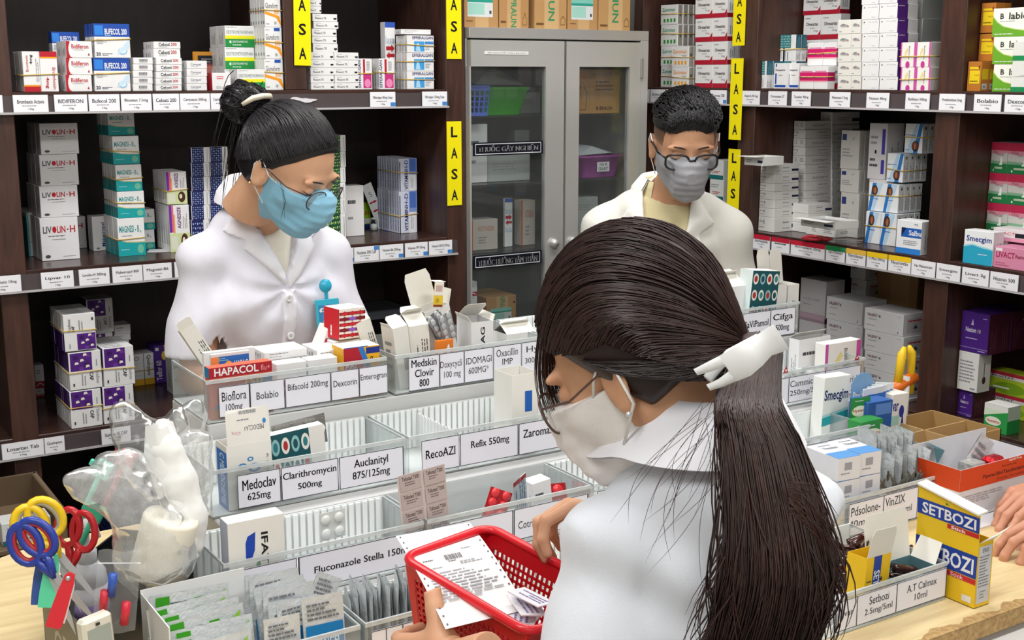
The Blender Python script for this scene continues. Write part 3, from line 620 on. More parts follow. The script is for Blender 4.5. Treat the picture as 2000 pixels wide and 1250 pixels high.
D('vitb1', '9ccf2a', F=[('r', 0, 0, 1, .16, '1d2f86'), ('p', [(0, .16), (0, .26), (.4, .28), (.5, .38), (1, .38), (1, .2), (.3, .16)], 'W'), ('T', .1, .52, .7, .64, 'Vitamin', '1c5a2c'), ('T', .74, .52, .9, .68, 'B1', 'R'), ('e', .14, .86, .07, .06, 'W'), ('t', .5, .26, .72, .33, '250', '1d2f86')], L=[('r', 0, 0, 1, 1, 'd5d5d5')], R=[('r', 0, 0, 1, .16, '1d2f86')])
D('vitb6', F=[('t', .06, .62, .8, .76, 'Vitamin B6', '2d3ea0'), ('r', 0, .04, 1, .14, '2f86cf'), ('r', .0, .5, 1, .52, 'g'), ('p', [(.2, .3), (.6, .3), (.9, .36), (.6, .44), (.2, .4)], 'b5303a'), ('l', .1, .84, .8, .92, 1, 'B')])
D('vith', 'cfd5e6', F=[('r', .02, 0, .07, .9, 'K'), ('T', .3, .05, .5, .62, 'VITAMIN', '20255e', 90), ('T', .3, .64, .5, .95, 'H-D', '3a4f9e', 90), ('r', .55, .5, 1, 1, '7f9ad6'), ('r', .6, .6, .95, .98, '4d6fc0'), ('r', .55, 0, .92, .5, 'e4e6ee'), ('v', .62, .1, .8, .45, 2, 'g')], L=[('v', .2, .05, .8, .95, 2, '5a6aa8')])
D('vith2', 'cfd5e6', F=[('T', .5, .35, .68, .92, 'VITAMIN', '20255e', -90), ('T', .5, .08, .68, .32, 'H-D', '3a4f9e', -90), ('r', .02, 0, .45, .45, '3d62b8'), ('r', .02, .45, .45, .6, '9fb4dc'), ('r', .9, .1, .95, .75, 'K'), ('v', .8, .8, .92, .98, 1, 'g')], L=[('v', .2, .05, .8, .95, 2, '5a6aa8')])
def violet(x0, y0, x1, y1):
    w = x1-x0; h = y1-y0; o = [('r', x0, y0, x1, y1, '532380')]
    for (a, b, r, c) in [(.25, .75, .22, '3c1a5e'), (.75, .3, .24, '3c1a5e'), (.5, .1, .2, '6e3a9a'), (.85, .8, .18, '6e3a9a')]: o.append(('r', x0+(a-r/2)*w, y0+(b-r/2)*h, x0+min(1, a+r/2)*w, y0+(b+r/2)*h, c))
    for (a, b) in [(.2, .35), (.45, .5), (.7, .15), (.6, .8)]: o.append(('p', [(x0+a*w, y0+b*h), (x0+(a+.2)*w, y0+(b+.04)*h), (x0+(a+.14)*w, y0+(b+.16)*h), (x0+(a+.02)*w, y0+(b+.14)*h)], 'ece6d8'))
    return o
D('stadA', F=violet(.05, .5, .72, .98)+[('t', .82, .12, .93, .46, 'Stadnex', 'g', -90), ('T', .62, .22, .74, .44, 'CAP', 'k', -90), ('v', .35, .1, .52, .42, 2, 'g'), ('r', .1, .1, .15, .18, 'k'), ('v', .82, .6, .9, .9, 1, 'g')], L=[('r', 0, .5, 1, 1, '45206a')], T=[('l', .1, .1, .9, .9, 2, 'g')])
D('stadB', F=violet(.4, .02, .98, .46)+[('t', .12, .52, .22, .88, 'Stadnex', 'k', 90), ('T', .24, .52, .34, .68, 'CAP', 'k', 90), ('v', .45, .56, .62, .84, 2, 'g'), ('r', .88, .8, .94, .88, 'k'), ('v', .12, .08, .2, .3, 1, 'g')], L=[('r', 0, 0, 1, .48, '45206a')], T=[('l', .1, .1, .9, .9, 2, 'g')])
D('qualop', F=[('r', 0, 0, 1, .2, 'e8b32c'), ('T', .62, .3, .85, .94, 'Qualopam', 'k', -90), ('t', .06, .8, .3, .92, 'O', 'k'), ('r', .5, 0, .53, 1, 'k')], L=side_w)
D('telfor', '4c2a8a', F=[('T', .1, .08, .45, .6, 'Telfor 60', 'e8e0f4', 90), ('p', [(.6, 1), (1, 1), (1, .1), (.85, .3)], 'd8a81c'), ('e', .62, .72, .16, .12, 'e8c33a'), ('r', .1, .86, .3, .94, 'W')])
D('whitebox', F=[('l', .12, .6, .7, .76, 1, 'k'), ('l', .12, .3, .6, .42, 1, 'g')], L=side_w, R=side_w)
D('whitered', F=[('r', 0, 0, 1, .3, 'b82f42'), ('p', [(.1, .08), (.5, .2), (.9, .08), (.9, .13), (.5, .25), (.1, .13)], 'W'), ('l', .2, .6, .8, .8, 2, 'g')])
D('bluewhite', F=[('r', 0, .3, .6, .6, '2f62b4'), ('T', .1, .36, .9, .5, '250', 'W'), ('v', .2, .05, .8, .25, 3, 'g'), ('r', 0, .9, 1, 1, 'e4d488')])
# right side
D('zaroG', F=[('T', .08, .66, .86, .84, 'Zaromax', '3f9a6a'), ('t', .6, .48, .86, .58, '100', 'g'), *[('r', .18+i*.2, .12, .29+i*.2, .3, '2f9a3c') for i in range(4)]], R=[('r', .1, .02, .9, .98, '908c84'), ('r', .35, .4, .7, .6, '5a5650')])
D('zaroO', F=[('T', .08, .66, .9, .84, 'Zaromax', 'e8a050'), ('t', .6, .46, .88, .58, '200', 'k'), *[('r', .18+i*.2, .12, .3+i*.2, .3, 'f0a83a') for i in range(4)]], R=[('r', .1, .02, .9, .98, '9a958c'), ('r', .3, .45, .7, .65, '5a5650')])
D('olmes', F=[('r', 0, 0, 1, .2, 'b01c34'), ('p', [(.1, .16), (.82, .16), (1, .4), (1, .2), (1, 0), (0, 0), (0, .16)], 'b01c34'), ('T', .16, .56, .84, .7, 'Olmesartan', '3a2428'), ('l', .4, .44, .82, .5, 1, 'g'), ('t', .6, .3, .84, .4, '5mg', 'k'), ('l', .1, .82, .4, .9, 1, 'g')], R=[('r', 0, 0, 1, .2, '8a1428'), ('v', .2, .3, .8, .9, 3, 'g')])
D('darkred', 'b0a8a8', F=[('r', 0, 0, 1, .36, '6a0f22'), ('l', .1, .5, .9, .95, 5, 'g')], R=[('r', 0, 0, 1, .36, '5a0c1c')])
D('euram', F=[('T', .1, .62, .8, .78, 'EBXOM', '6a3038'), ('l', .1, .3, .8, .5, 3, 'g')], R=side_w)
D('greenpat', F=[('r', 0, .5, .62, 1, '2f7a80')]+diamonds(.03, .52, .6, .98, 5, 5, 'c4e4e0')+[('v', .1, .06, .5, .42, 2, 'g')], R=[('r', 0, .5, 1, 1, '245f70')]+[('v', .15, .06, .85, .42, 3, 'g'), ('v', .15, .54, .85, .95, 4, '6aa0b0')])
D('doneper', F=[('T', .14, .66, .92, .78, 'Doneperon', '3a2f50'), ('r', .12, .18, .24, .6, 'B'), ('r', .1, .06, 1, .15, 'B'), ('r', .14, .86, .24, .98, 'B'), ('l', .4, .5, .8, .56, 1, 'g')], R=side_w)
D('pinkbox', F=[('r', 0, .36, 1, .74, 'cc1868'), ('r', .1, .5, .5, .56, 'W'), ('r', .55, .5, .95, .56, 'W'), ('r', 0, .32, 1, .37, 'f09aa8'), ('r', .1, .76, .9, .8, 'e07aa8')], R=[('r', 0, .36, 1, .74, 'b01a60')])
D('carbox', 'e4e2dc', F=[('e', .5, .58, .34, .1, 'a9a8a8'), ('e', .42, .64, .18, .08, '8d8d90'), ('r', .74, .48, .84, .56, 'b0403a'), ('l', .1, .12, .4, .22, 1, 'g')])
D('whitetri', F=[('p', [(.1, .78), (.2, .78), (.15, .88)], 'K'), ('t', .4, .78, .9, .87, '3C mmHg', 'g'), ('l', .6, .12, .9, .18, 1, 'g')], R=[('r', 0, 0, .5, 1, '5a2a86'), ('l', .05, .8, .45, .9, 1, 'W')])
D('purpbox', '5a2a86', F=[('l', .05, .8, .95, .9, 1, 'W'), ('l', .1, .2, .9, .3, 1, 'P')], R=[('r', 0, 0, 1, 1, 'b8b0a4')])
D('pinkband', 'ece9e4', F=[('r', .88, 0, 1, 1, 'c854a4'), ('r', 0, 0, .08, 1, 'c854a4'), ('t', .5, .3, .62, .85, 'Biofidopo', 'k', -90), ('e', .5, .1, .14, .14, 'c43a94'), ('p', [(.3, .4), (.5, .7), (.44, .8), (.28, .6)], 'e8d690')])
D('orangeb', 'b5722a', F=[('r', .16, .26, .9, .7, 'e6c81c'), ('r', .14, .74, .8, .82, 'e6c81c'), ('t', .5, .5, .85, .58, '4 mg/5 ml', '6a3c10'), ('l', .2, .3, .86, .38, 1, '5a3c10'), ('p', [(.76, .82), (.9, .88), (.84, .76)], '6a2010')], R=[('r', .1, .4, .9, .75, 'd8bc1c'), ('r', .15, .06, .8, .26, 'c8ccc8'), ('m', .3, .1, .6, .2, 'k')])
D('bolabio', 'eef0e6', F=[('p', [(0, 0), (1, 0), (1, .16), (.6, .24), (.3, .34), (.12, .5), (0, .7)], '6aa82c'), ('p', [(0, .7), (.12, .5), (.3, .34), (.6, .24), (1, .16), (1, .19), (.6, .27), (.3, .37), (.13, .54), (0, .74)], 'b8c86a'), ('T', .2, .62, .3, .82, 'B', '2a2c28'), ('T', .44, .6, .96, .84, 'labio', '3a3c38'), ('l', .2, .52, .7, .56, 1, 'g'), ('l', .06, .06, .8, .12, 1, 'W')], R=[('r', 0, 0, 1, .4, '6aa82c')])
D('whitegreen', 'dfe0dc', F=[('r', 0, .62, 1, .72, '1d8a50'), ('r', 0, 0, 1, .1, '1d8a50'), ('p', [(0, .3), (.6, .3), (1, .5), (1, .56), (.6, .36)], 'b8bab6')])
D('atorva', 'dfdedc', F=[('t', .05, .6, .3, .75, 'Alv', 'k'), ('p', [(.34, .5), (.38, .5), (.36, .8), (.32, .75)], 'n'), ('l', .06, .2, .5, .35, 1, 'g')], R=[('r', .72, .25, 1, .5, '23284a'), ('l', .35, .55, .7, .75, 1, 'g'), ('l', .35, .2, .7, .3, 1, 'g')])
D('atorvb', 'dfdedc', F=[('l', .2, .3, .42, .8, 3, 'g'), ('l', .6, .3, .9, .8, 3, 'g')], R=[('r', .72, .25, 1, .5, '23284a'), ('l', .2, .3, .7, .6, 2, 'g')])
D('greydrug', 'c4c2be', F=[('r', .06, .74, .3, .9, '2a3870'), ('l', .1, .3, .8, .55, 3, 'g'), ('p', [(.6, .82), (.68, .74), (.8, .9), (.7, .8)], 'g')], R=[('v', .1, .1, .9, .9, 4, 'a8a6a2')])
D('argan', 'c8c6c2', F=[('T', .1, .42, .8, .58, 'AtiGanci', '2c2c30'), ('l', .3, .24, .8, .34, 2, 'g'), ('p', [(.6, 0), (1, 0), (1, .16)], '1d7a44')], R=[('v', .1, .1, .9, .9, 4, 'a8a6a2')])
D('purpdrug', 'cfcdd0', F=[('r', .74, .1, .92, .35, '443a9a'), ('r', .74, .45, .92, .9, '443a9a'), ('l', .1, .6, .6, .8, 2, 'g'), ('l', .1, .2, .6, .4, 2, 'k'), ('r', .36, .46, .46, .52, 'K')], R=side_w)
D('brownc', 'eaeef2', F=[('p', [(.5, 0), (.75, 0), (1, 1), (.8, 1)], '2d78c4'), ('p', [(.1, 0), (.5, 0), (.75, 1), (.6, 1)], 'bcd8f0'), ('e', .62, .24, .2, .18, '20140f'), ('e', .61, .25, .16, .14, '7a3f26'), ('e', .6, .25, .05, .11, 'b07a5a'), ('l', .06, .58, .7, .64, 1, 'B'), ('l', .06, .08, .3, .13, 1, 'B')], R=[('v', .15, .1, .85, .9, 3, '9a9894'), ('r', .4, .8, .6, .9, 'k')])
D('brownct', 'eaeef2', F=[('p', [(.25, 1), (.5, 1), (.2, 0), (0, 0)], '2d78c4'), ('p', [(.5, 1), (.9, 1), (.4, 0), (.25, 0)], 'bcd8f0'), ('e', .4, .74, .2, .18, '20140f'), ('e', .41, .74, .16, .14, '7a3f26'), ('e', .42, .73, .05, .11, 'b07a5a'), ('l', .3, .4, .94, .46, 1, 'B')], R=[('v', .15, .1, .85, .9, 3, '9a9894'), ('r', .4, .8, .6, .9, 'k')])
D('salbu', 'e8eaee', F=[('r', .2, .5, 1, .78, '1f5cb4'), ('T', .5, .56, 1, .72, 'Salbu', 'W'), ('p', [(.2, .5), (.4, .78), (.2, .78)], 'n'), ('r', 0, 0, 1, .17, '2f7fd0'), ('l', .3, .26, .95, .42, 3, 'g'), ('l', .7, .86, .9, .94, 1, 'g')], R=side_w)
D('hepat', 'c8c6c2', F=[('r', 0, 0, 1, .3, '1f7a44'), ('p', [(0, .3), (1, .3), (1, .36), (0, .4)], '7fae8c'), ('r', 0, .74, 1, 1, 'b8284c'), ('p', [(0, .74), (1, .74), (1, .68), (.5, .6), (0, .64)], 'd08a9a'), ('s', .14, .6, .42, .74, 'Hep', '6a2038'), ('t', .4, .56, .78, .62, 'SOFT CAPS', '5a4a4c'), ('p', [(.54, .26), (.72, .26), (.72, .42), (.68, .52), (.62, .52), (.6, .44), (.6, .34), (.54, .3)], 'f0f0f0'), ('r', .26, .13, .74, .2, 'b8c8a8'), ('e', .2, .08, .03, .04, 'W')], R=[('r', 0, 0, 1, .2, '1f7a44'), ('r', 0, .76, 1, 1, '8a2440'), ('l', .1, .3, .9, .66, 4, 'g')])
D('smecgim', 'eceef0', F=[('T', .08, .62, .94, .84, 'Smecgim', '243a8a'), ('p', [(0, 0), (1, 0), (1, .46), (.6, .5), (.3, .56), (0, .48)], '2aa6c8'), ('p', [(0, .48), (.3, .56), (.6, .5), (1, .46), (1, .5), (.6, .55), (.3, .6), (0, .53)], '9fd6e2'), ('l', .5, .28, .9, .33, 1, 'W')], R=side_w)
D('livact', 'd58aa8', F=[('T', .06, .5, .56, .78, 'LIVACT', 'a81c50'), ('T', .58, .54, .98, .72, 'Ramoon', '8a2a48'), ('r', .04, .8, .22, .94, 'W'), ('l', .06, .1, .5, .3, 2, 'b85a80')], R=[('r', 0, 0, 1, 1, 'c07a98')])
D('livtop', 'e8e4e6', F=[('r', 0, 0, 1, .3, 'e09ab4'), ('t', .05, .5, .6, .72, 'LIVACT', 'r'), ('r', .6, .35, 1, .7, '1c1c20')])
D('vagin', 'c6c4c6', F=[('t', .12, .5, .8, .56, 'VAGICARE', 'g'), ('r', 0, 0, 1, .07, 'a08a98'), ('l', .12, .38, .7, .42, 1, 'g'), ('r', 0, .07, 1, .2, 'b8a0ae')], R=[('r', 0, 0, 1, .12, '4a2a44')])
D('plumb', '4a2038', F=[('e', .3, .5, .06, .2, 'W'), ('l', .4, .4, .8, .6, 1, 'P')])
D('valbi', 'cfcfd1', F=[('T', .07, .66, .32, .8, 'VALBIVI', '6a2040'), ('T', .35, .66, .42, .8, '1g', '2a2440'), ('l', .1, .5, .42, .58, 2, 'g'), ('l', .07, .22, .3, .28, 1, 'g'), ('p', [(.86, .1), (.9, .24), (.88, .1)], 'K'), ('l', .84, .84, .96, .88, 1, 'g')], R=[('r', .15, .1, .85, .8, 'b8b6b8'), ('l', .2, .6, .8, .75, 1, 'R'), ('p', [(.4, .3), (.6, .3), (.5, .5)], 'k')])
D('nexi', '4a2280', F=[('T', .18, .5, .56, .62, 'Nexium', 'd8cfe8'), ('T', .62, .5, .72, .6, '10', 'd8b8a0'), ('p', [(.36, .68), (.46, .68), (.42, .84)], 'c8bce0'), ('l', .2, .32, .7, .37, 1, 'c8bce0'), ('r', .0, .1, 1, .12, '8a78b0'), ('l', .78, .86, .96, .9, 1, 'c8bce0'), ('l', .66, .04, .94, .08, 1, 'c8bce0')], R=[('r', 0, 0, 1, 1, '4a1f30'), ('v', .2, .1, .8, .9, 3, '6a3a48')])
D('linesw', 'e2e2e0', F=[('l', .1, .2, .85, .8, 7, 'g'), ('r', .65, .06, .9, .1, 'g')], R=[('r', 0, 0, 1, 1, 'd6d4d2'), ('e', .5, .3, .14, .1, '3a1a20'), ('r', .46, .34, .52, .75, '5a5a5e')])
D('greenlim', 'a8c02c', F=[('r', 0, .7, 1, .84, 'd8d8d0'), ('r', 0, .84, 1, 1, 'b0283c'), ('T', .05, .72, .6, .82, 'PROSTAT', '28386a'), ('e', .5, .3, .4, .26, '7aa41c'), ('r', .1, .25, .5, .32, 'W')])
D('newmet', '2f9a4c', F=[('r', 0, .82, 1, 1, 'e8e8e4'), ('p', [(0, .55), (1, .82), (0, .82)], 'd8e8d0'), ('e', .4, .4, .34, .16, 'e8ead8'), ('T', .14, .34, .68, .46, 'Newmetron', 'c0282c')], T=[('r', 0, 0, 1, 1, 'e8e8e4')], R=[('r', 0, 0, 1, .5, '2f9a4c'), ('r', 0, .5, 1, 1, 'c8dcc4')])
D('tealtop', 'd4d6d4', F=[('l', .1, .6, .8, .8, 2, 'g'), ('r', 0, 0, 1, .22, '1a6a6c'), ('l', .2, .3, .9, .45, 2, 'R')])
D('carton', 'b58b5c', F=[('r', .48, 0, .84, 1, 'c29a6a')], R=[('r', .4, .9, .6, 1, 'a88050')])
# ---------------------------------------------------------------- left unit, top shelf
W1 = 'on top left shelf'
S('L', 0, [48, 116], [178, 100], 'bromhex', .018, 6, 'white box with dark red ends', W1, .03, band=1)
S('L', 0, [130, 181], [178, 146, 113, 80], 'bidif', .05, 2, 'white box with red left edge', W1, .03)
S('L', 0, [104, 158], [178, 120, 62], 'bufecol', .02, 2, 'blue-topped box behind the red-edged boxes', W1, .16)
S('L', 0, [186, 256], [179, 113, 46], 'bufecol', .018, 5, 'blue and white tablet box', W1, .03, band=1)
S('L', 0, [260, 299], [178, 164, 151, 138, 125, 112], 'barcoded', .09, 1, 'small white bar-coded box', W1, .04)
S('L', 0, [305, 356], [178, 166, 153, 140, 126, 113], 'celosti', .09, 1, 'flat white box with red number', W1, .04)
_, pl, zs = S('L', 0, [365, 405], [178, 163, 149, 134, 118], 'cerecoz', .08, 1, 'small white box with blue pen stroke', W1, .05)
zc = at(330, 110, y=YS+.05).z
S('L', 0, [300, 353], [109, 95, 81], 'celosti', .09, 1, 'perched white red-numbered box', W1, .045, z0=at(330, 113, y=YS+.045).z-.001)
S('L', 0, [415, 452], [178, 142], 'redbox', .05, 1, 'small white box with red side', W1, .04)
S('L', 0, [440, 498], [178, 135, 92, 50], 'dextro', .06, 2, 'rear green and yellow box', W1, .10)
S('L', 0, [465, 519], [178, 135], 'dextro', .06, 1, 'green and white box in front of its stack', W1, .025)
S('L', 0, [518, 568], [178, 115, 53, -8], 'glume', .018, 6, 'white box with orange swoosh', W1, .03, band=1)
S('L', 0, [607, 653, 701], [177, 162, 147, 132, 117, 102], 'flusort', .10, 1, 'flat white heart-marked box', W1, .03, jit=1.5)
z_ = at(640, 102, y=YS+.03).z-.003
S('L', 0, [611, 660], [102, 85, 71, 56, 42, 27], 'flusort', .10, 1, 'flat white box on the uneven pile', W1, .03, z0=z_+.002, jit=3)
S('L', 0, [603, 627], [27, 12, -2], 'flusort', .10, 1, 'flat white box topping the pile', W1, .03, z0=at(640, 27, y=YS+.03).z, jit=2)
S('L', 0, [700, 728], [175, 114], 'effpink', .016, 4, 'pink and white upright box', W1+' first group', .035, band=1)
S('L', 0, [741, 771], [175, 114], 'effpink', .016, 4, 'pink and white upright box', W1+' second group', .035, band=1)
S('L', 0, [754, 774], [175, 43], 'arrows', .03, 1, 'tall narrow white box with two red arrows', W1, .11)
S('L', 0, [795, 848], [174, 139, 103, 69], 'effblue', .017, 4, 'white box with light blue square', W1, .035, band=1)
S('L', 0, [783, 842], [69, 57], 'whitebox', .04, 1, 'white box lying on the light blue ones', W1, .045, z0=at(815, 68, y=YS+.035).z+.001)
# little framed picture
p = at(411, 145, y=YS+.2); mb = MB().box(-.045, 0, 0, .045, .008, .1, 'c8872c', ch=.002).art([('r', .14, .12, .86, .9, '15161a'), ('e', .5, .5, .26, .2, '7a3c3c'), ('e', .5, .52, .16, .12, 'b06a60'), ('l', .25, .7, .75, .84, 2, 'g')], (-.045, 0, 0), (.09, 0, 0), (0, 0, .1), (0, -1, 0))
mb.build('framed_picture', M_PLAST, None, label='small dark picture in an orange frame on the top left shelf', cat='picture', loc=(at(411, 150, y=YS+.2).x, YS+.2, 1.6605))
# ---------------------------------------------------------------- left unit, middle shelf
W2 = 'on middle left shelf'
S('L', 1, [-42, 10], [487, 425, 362], 'bluewhite', .05, 2, 'white box with blue band left of the upright', W2)
S('L', 1, [57, 90], [500, 414], 'lipvar', .05, 3, 'teal-edged box with upright lettering', W2)
S('L', 1, [94, 171], [487, 424], 'livolin', .06, 1, 'foremost white red-lettered box', W2)
S('L', 1, [80, 155], [476, 424, 362, 301, 240], 'livolin', .05, 3, 'white red-lettered box', W2+' tall stack', .13)
S('L', 1, [183, 243], [489, 421], 'maketro', .05, 1, 'white, yellow and red box', W2+' in front')
S('L', 1, [160, 212], [470, 404], 'maketro', .05, 1, 'white, yellow and red box', W2+' further back')
S('L', 1, [250, 304], [488, 449, 409], 'magnesi', .07, 1, 'white and teal box', W2+' in front')
S('L', 1, [231, 284], [472, 425, 373], 'magnesi', .022, 6, 'teal box, base of tall stack', W2, .11, band=1)
S('L', 1, [228, 279], [373, 321], 'magnesi', .022, 6, 'teal box, middle of tall stack', W2, .11, z0=at(257, 373, y=YS+.11).z, band=1)
S('L', 1, [222, 274], [321, 265], 'magnesi', .022, 6, 'teal box, upper in tall stack', W2, .11, z0=at(257, 321, y=YS+.11).z+.001, band=1)
S('L', 1, [212, 264], [265, 216], 'magnesi', .022, 5, 'teal box, uppermost in tall stack', W2, .12, z0=at(257, 265, y=YS+.12).z+.001)
S('L', 1, [290, 318], [460, 396], 'redside', .06, 1, 'white box with red edges behind teal boxes', W2)
S('L', 1, [332, 372], [458, 400], 'agnes', .02, 6, 'violet and pink box low', W2, .115)
S('L', 1, [327, 367], [400, 335], 'agnes', .02, 6, 'violet and pink box high', W2, .115, z0=at(350, 400, y=YS+.11).z+.001, band=1)
S('L', 1, [374, 410, 446], [466, 428, 400, 372, 344, 317, 287], ['bluepat', 'bluepat'], .02, 1, 'navy patterned box', W2, .13)
for l, (a, b) in enumerate([(466, 428), (400, 372), (344, 317)]): pass
S('L', 1, [640, 676], [448, 418, 388, 357, 327, 296, 264], 'greenleaf', .06, 1, 'white box with dark green leaf pattern', W2, .10)
S('L', 1, [612, 630], [452, 422, 390], 'backside', .06, 1, 'white box beside green-leaf stack', W2, .09)
S('L', 1, [676, 712], [440, 362], 'whitebox', .05, 1, 'creased plain white box behind lime green box', W2, .16)
S('L', 1, [683, 725], [447, 396], 'vitb1', .055, 1, 'lime green and blue box', W2)
S('L', 1, [746, 776], [441, 416, 391], 'vitb6', .05, 1, 'small white box with red arrow mark', W2)
S('L', 1, [780, 815], [436, 373, 309], 'vith', .016, 9, 'pale blue upright box rear', W2, .14, band=1)
S('L', 1, [787, 825], [441, 375], 'vith2', .016, 6, 'pale blue upright box front', W2, band=1)
p = at(740, 447, z=ST[1]); mb = MB().box(-.017, 0, 0, .017, .0012, .145, 'e9ecee').art([('s', .36, .72, .66, .82, 'S', '6a7a8a'), ('p', [(.1, .585), (.6, .585), (.6, .57), (.92, .6), (.6, .63), (.6, .615), (.1, .615)], 'b5172b'), ('p', [(.92, .4), (.4, .4), (.4, .385), (.08, .415), (.4, .445), (.4, .43), (.92, .43)], 'b5172b'), ('s', .35, .1, .68, .2, 'A', '6a7a8a')], (-.017, 0, 0), (.034, 0, 0), (0, 0, .145), (0, -1, 0))
mb.build('arrow_card', M_PAPER, None, label='narrow white card with red arrows leaning on the boxes, middle left shelf', cat='card', loc=(p.x+.013, p.y-.005, 1.2405), rot=(-.12, -.33, .1))
p = at(730, 450, z=ST[1]); v = empty('glass_vial', (p.x, p.y, 1.2405), 0, 'small clear vial of white powder in front of the lime green box', 'vial')
MB().lathe([(0, 0), (.011, 0), (.012, .002), (.012, .026), (.008, .03), (.008, .033)], 'W').build('bottle', M_GLASS, v); MB().lathe([(0, .001), (.0105, .001), (.0105, .018), (0, .02)], 'e2e6e4').build('powder', M_PAPER, v); MB().lathe([(0, .033), (.009, .033), (.009, .038), (0, .038)], 'd0d4d4').build('cap', M_PLAST, v)
p = at(760, 448, z=ST[1]); MB().box(-.03, -.015, 0, .03, .015, .0015, '3d4f9c').build('blue_card', M_PAPER, None, label='small blue card lying beside the glass vial', cat='card', loc=(p.x+.004, p.y-.02, 1.2405), rot=(0, 0, .5))
# black desk machine and paper behind the bun-haired woman
p = at(352, 480, z=ST[1]); t = empty('card_reader', (p.x, p.y+.05, 1.2405), .1, 'black keypad machine lying on the middle left shelf', 'device')
MB().box(-.05, -.06, 0, .09, .06, .02, '1b1c20', ch=.004).build('case', M_PLAST, t); mb = MB()
for i in range(4):
    for j in range(3): mb.box(-.04+i*.028, -.05+j*.028, .0205, -.02+i*.028, -.03+j*.028, .023, '3a3b40', ch=.001)
mb.build('keys', M_PLAST, t)
p = at(325, 490, z=ST[1]); MB().box(-.045, -.03, 0, .045, .03, .0006, 'd4d4d8').build('paper_slip', M_PAPER, None, label='white paper slip lying by the black keypad machine', cat='paper', loc=(p.x, p.y+.005, 1.2405), rot=(0, 0, -.4))
# ---------------------------------------------------------------- left unit, lower shelf
W3 = 'on lower left shelf'
S('L', 2, [140, 202], [837, 761], 'stadA', .018, 9, 'violet-patterned box, first column low', W3, band=1)
_, plA, zsA = S('L', 2, [137, 201], [837, 763], 'stadA', .018, 0, 'x', W3)
S('L', 2, [137, 201], [762, 686], 'stadA', .018, 9, 'violet-patterned box, first column middle', W3, plA-YS, z0=at(170, 761, y=plA).z+.0015, band=1)
S('L', 2, [127, 190], [688, 612], 'stadB', .018, 8, 'violet-patterned box, first column high', W3, plA-YS, z0=at(170, 686, y=plA).z+.0032, band=1)
S('L', 2, [204, 265], [828, 753, 677], 'stadA', .018, 8, 'violet-patterned box, second column', W3, band=1)
S('L', 2, [172, 224], [780, 717, 650, 583], 'stadA', .02, 4, 'rear violet-patterned box', W3, .235)
S('L', 2, [262, 304], [752, 690], 'qualop', .02, 4, 'white and mustard box', W3, band=1)
S('L', 2, [303, 336], [748, 673], 'telfor', .022, 5, 'violet and yellow box', W3)
S('L', 2, [224, 256], [725, 665, 652, 634], 'whitebox', .06, 1, 'flat dim white box behind the violet boxes', W3, .25)
S('L', 2, [337, 362], [735, 690, 676], 'whitebox', .06, 1, 'dim white box beside violet and yellow box', W3, .2)
S('L', 2, [8, 36], [777, 745, 700], 'whitered', .1, 1, 'white and red box left of the upright', W3)
S('L', 2, [-45, -2], [790, 740, 690], 'whitebox', .08, 1, 'white box at the shelf end', W3)
S('L', 2, [70, 88], [775, 758, 712], 'whitered', .09, 1, 'white box with red foot right of the upright', W3)
# below: blue basket with dark rolls; tray and odds in the lower middle bay
def basket(name, loc, w, d, h, c, label, rim='same', mat=None, flare=1.15, rz=0, kx=14, ky=9, kz=6, parent=None, cat='basket'):
    t = empty(name, loc, rz, label, cat); mb = MB(); rc = c if rim == 'same' else rim
    def wall(P0, P1, Q0, Q1, nx, nz):
        P0, P1, Q0, Q1 = map(Vector, (P0, P1, Q0, Q1)); nrm = (P1-P0).cross(Q0-P0).normalized()*.0012
        def bil(u, v): return (P0*(1-u)+P1*u)*(1-v)+(Q0*(1-u)+Q1*u)*v
        def strip_(a, b, c_, d_):
            q = [bil(*a), bil(*b), bil(*c_), bil(*d_)]; vs = [tuple(x+nrm) for x in q]+[tuple(x-nrm) for x in q]
            mb.add(vs, [(0, 1, 2, 3), (7, 6, 5, 4), (0, 4, 5, 1), (1, 5, 6, 2), (2, 6, 7, 3), (3, 7, 4, 0)], c)
        z0, z1 = .12, .86
        strip_((0, 0), (1, 0), (1, z0), (0, z0)); strip_((0, z1), (1, z1), (1, 1), (0, 1))
        for i in range(nx+1):
            u = i/nx; a = max(0, u-.16/nx-(.04 if i == 0 else 0)); b = min(1, u+.16/nx+(.04 if i == nx else 0)); strip_((a, z0), (b, z0), (b, z1), (a, z1))
        for j in range(1, nz):
            v = z0+(z1-z0)*j/nz; strip_((0, v-.018), (1, v-.018), (1, v+.018), (0, v+.018))
    W, Dp = w/2, d/2; w2, d2 = W*flare, Dp*flare
    b = [(-W, -Dp, 0), (W, -Dp, 0), (W, Dp, 0), (-W, Dp, 0)]; tp = [(-w2, -d2, h), (w2, -d2, h), (w2, d2, h), (-w2, d2, h)]
    for i, nx in enumerate((kx, ky, kx, ky)): wall(b[i], b[(i+1) % 4], tp[i], tp[(i+1) % 4], nx, kz)
    mb.box(-W, -Dp, .0002, W, Dp, .002, c); mb.build('mesh_body', mat or M_PLAST, t)
    rd = rounded(-w2-.002, -d2-.002, w2+.002, d2+.002, (.02,)*4, 4)
    MB().tube([(x, y, h) for x, y in rd], .0045, rc, k=6, closed=True).build('rim', mat or M_PLAST, t); return t
p = at(172, 955, z=.45); basket('plastic_basket', (.90, 3.32, .4505), .26, .2, .17, '2a3f7a', 'blue plastic basket with dark red rim under the lower left shelf', '7a2a3c')
for i, (dx, dz) in enumerate([(-.05, 0), (.05, 0)]):
    mb = MB().tube([(dx, -.06, .2), (dx, .08, .2)], .042, '26272c', k=14); mb.build('dark_roll', M_CLOTH, None, label=['left', 'right'][i]+' one of two dark rolls lying in the blue basket', cat='roll', loc=(.90, 3.32, .422))
p = at(740, 600, z=.83)
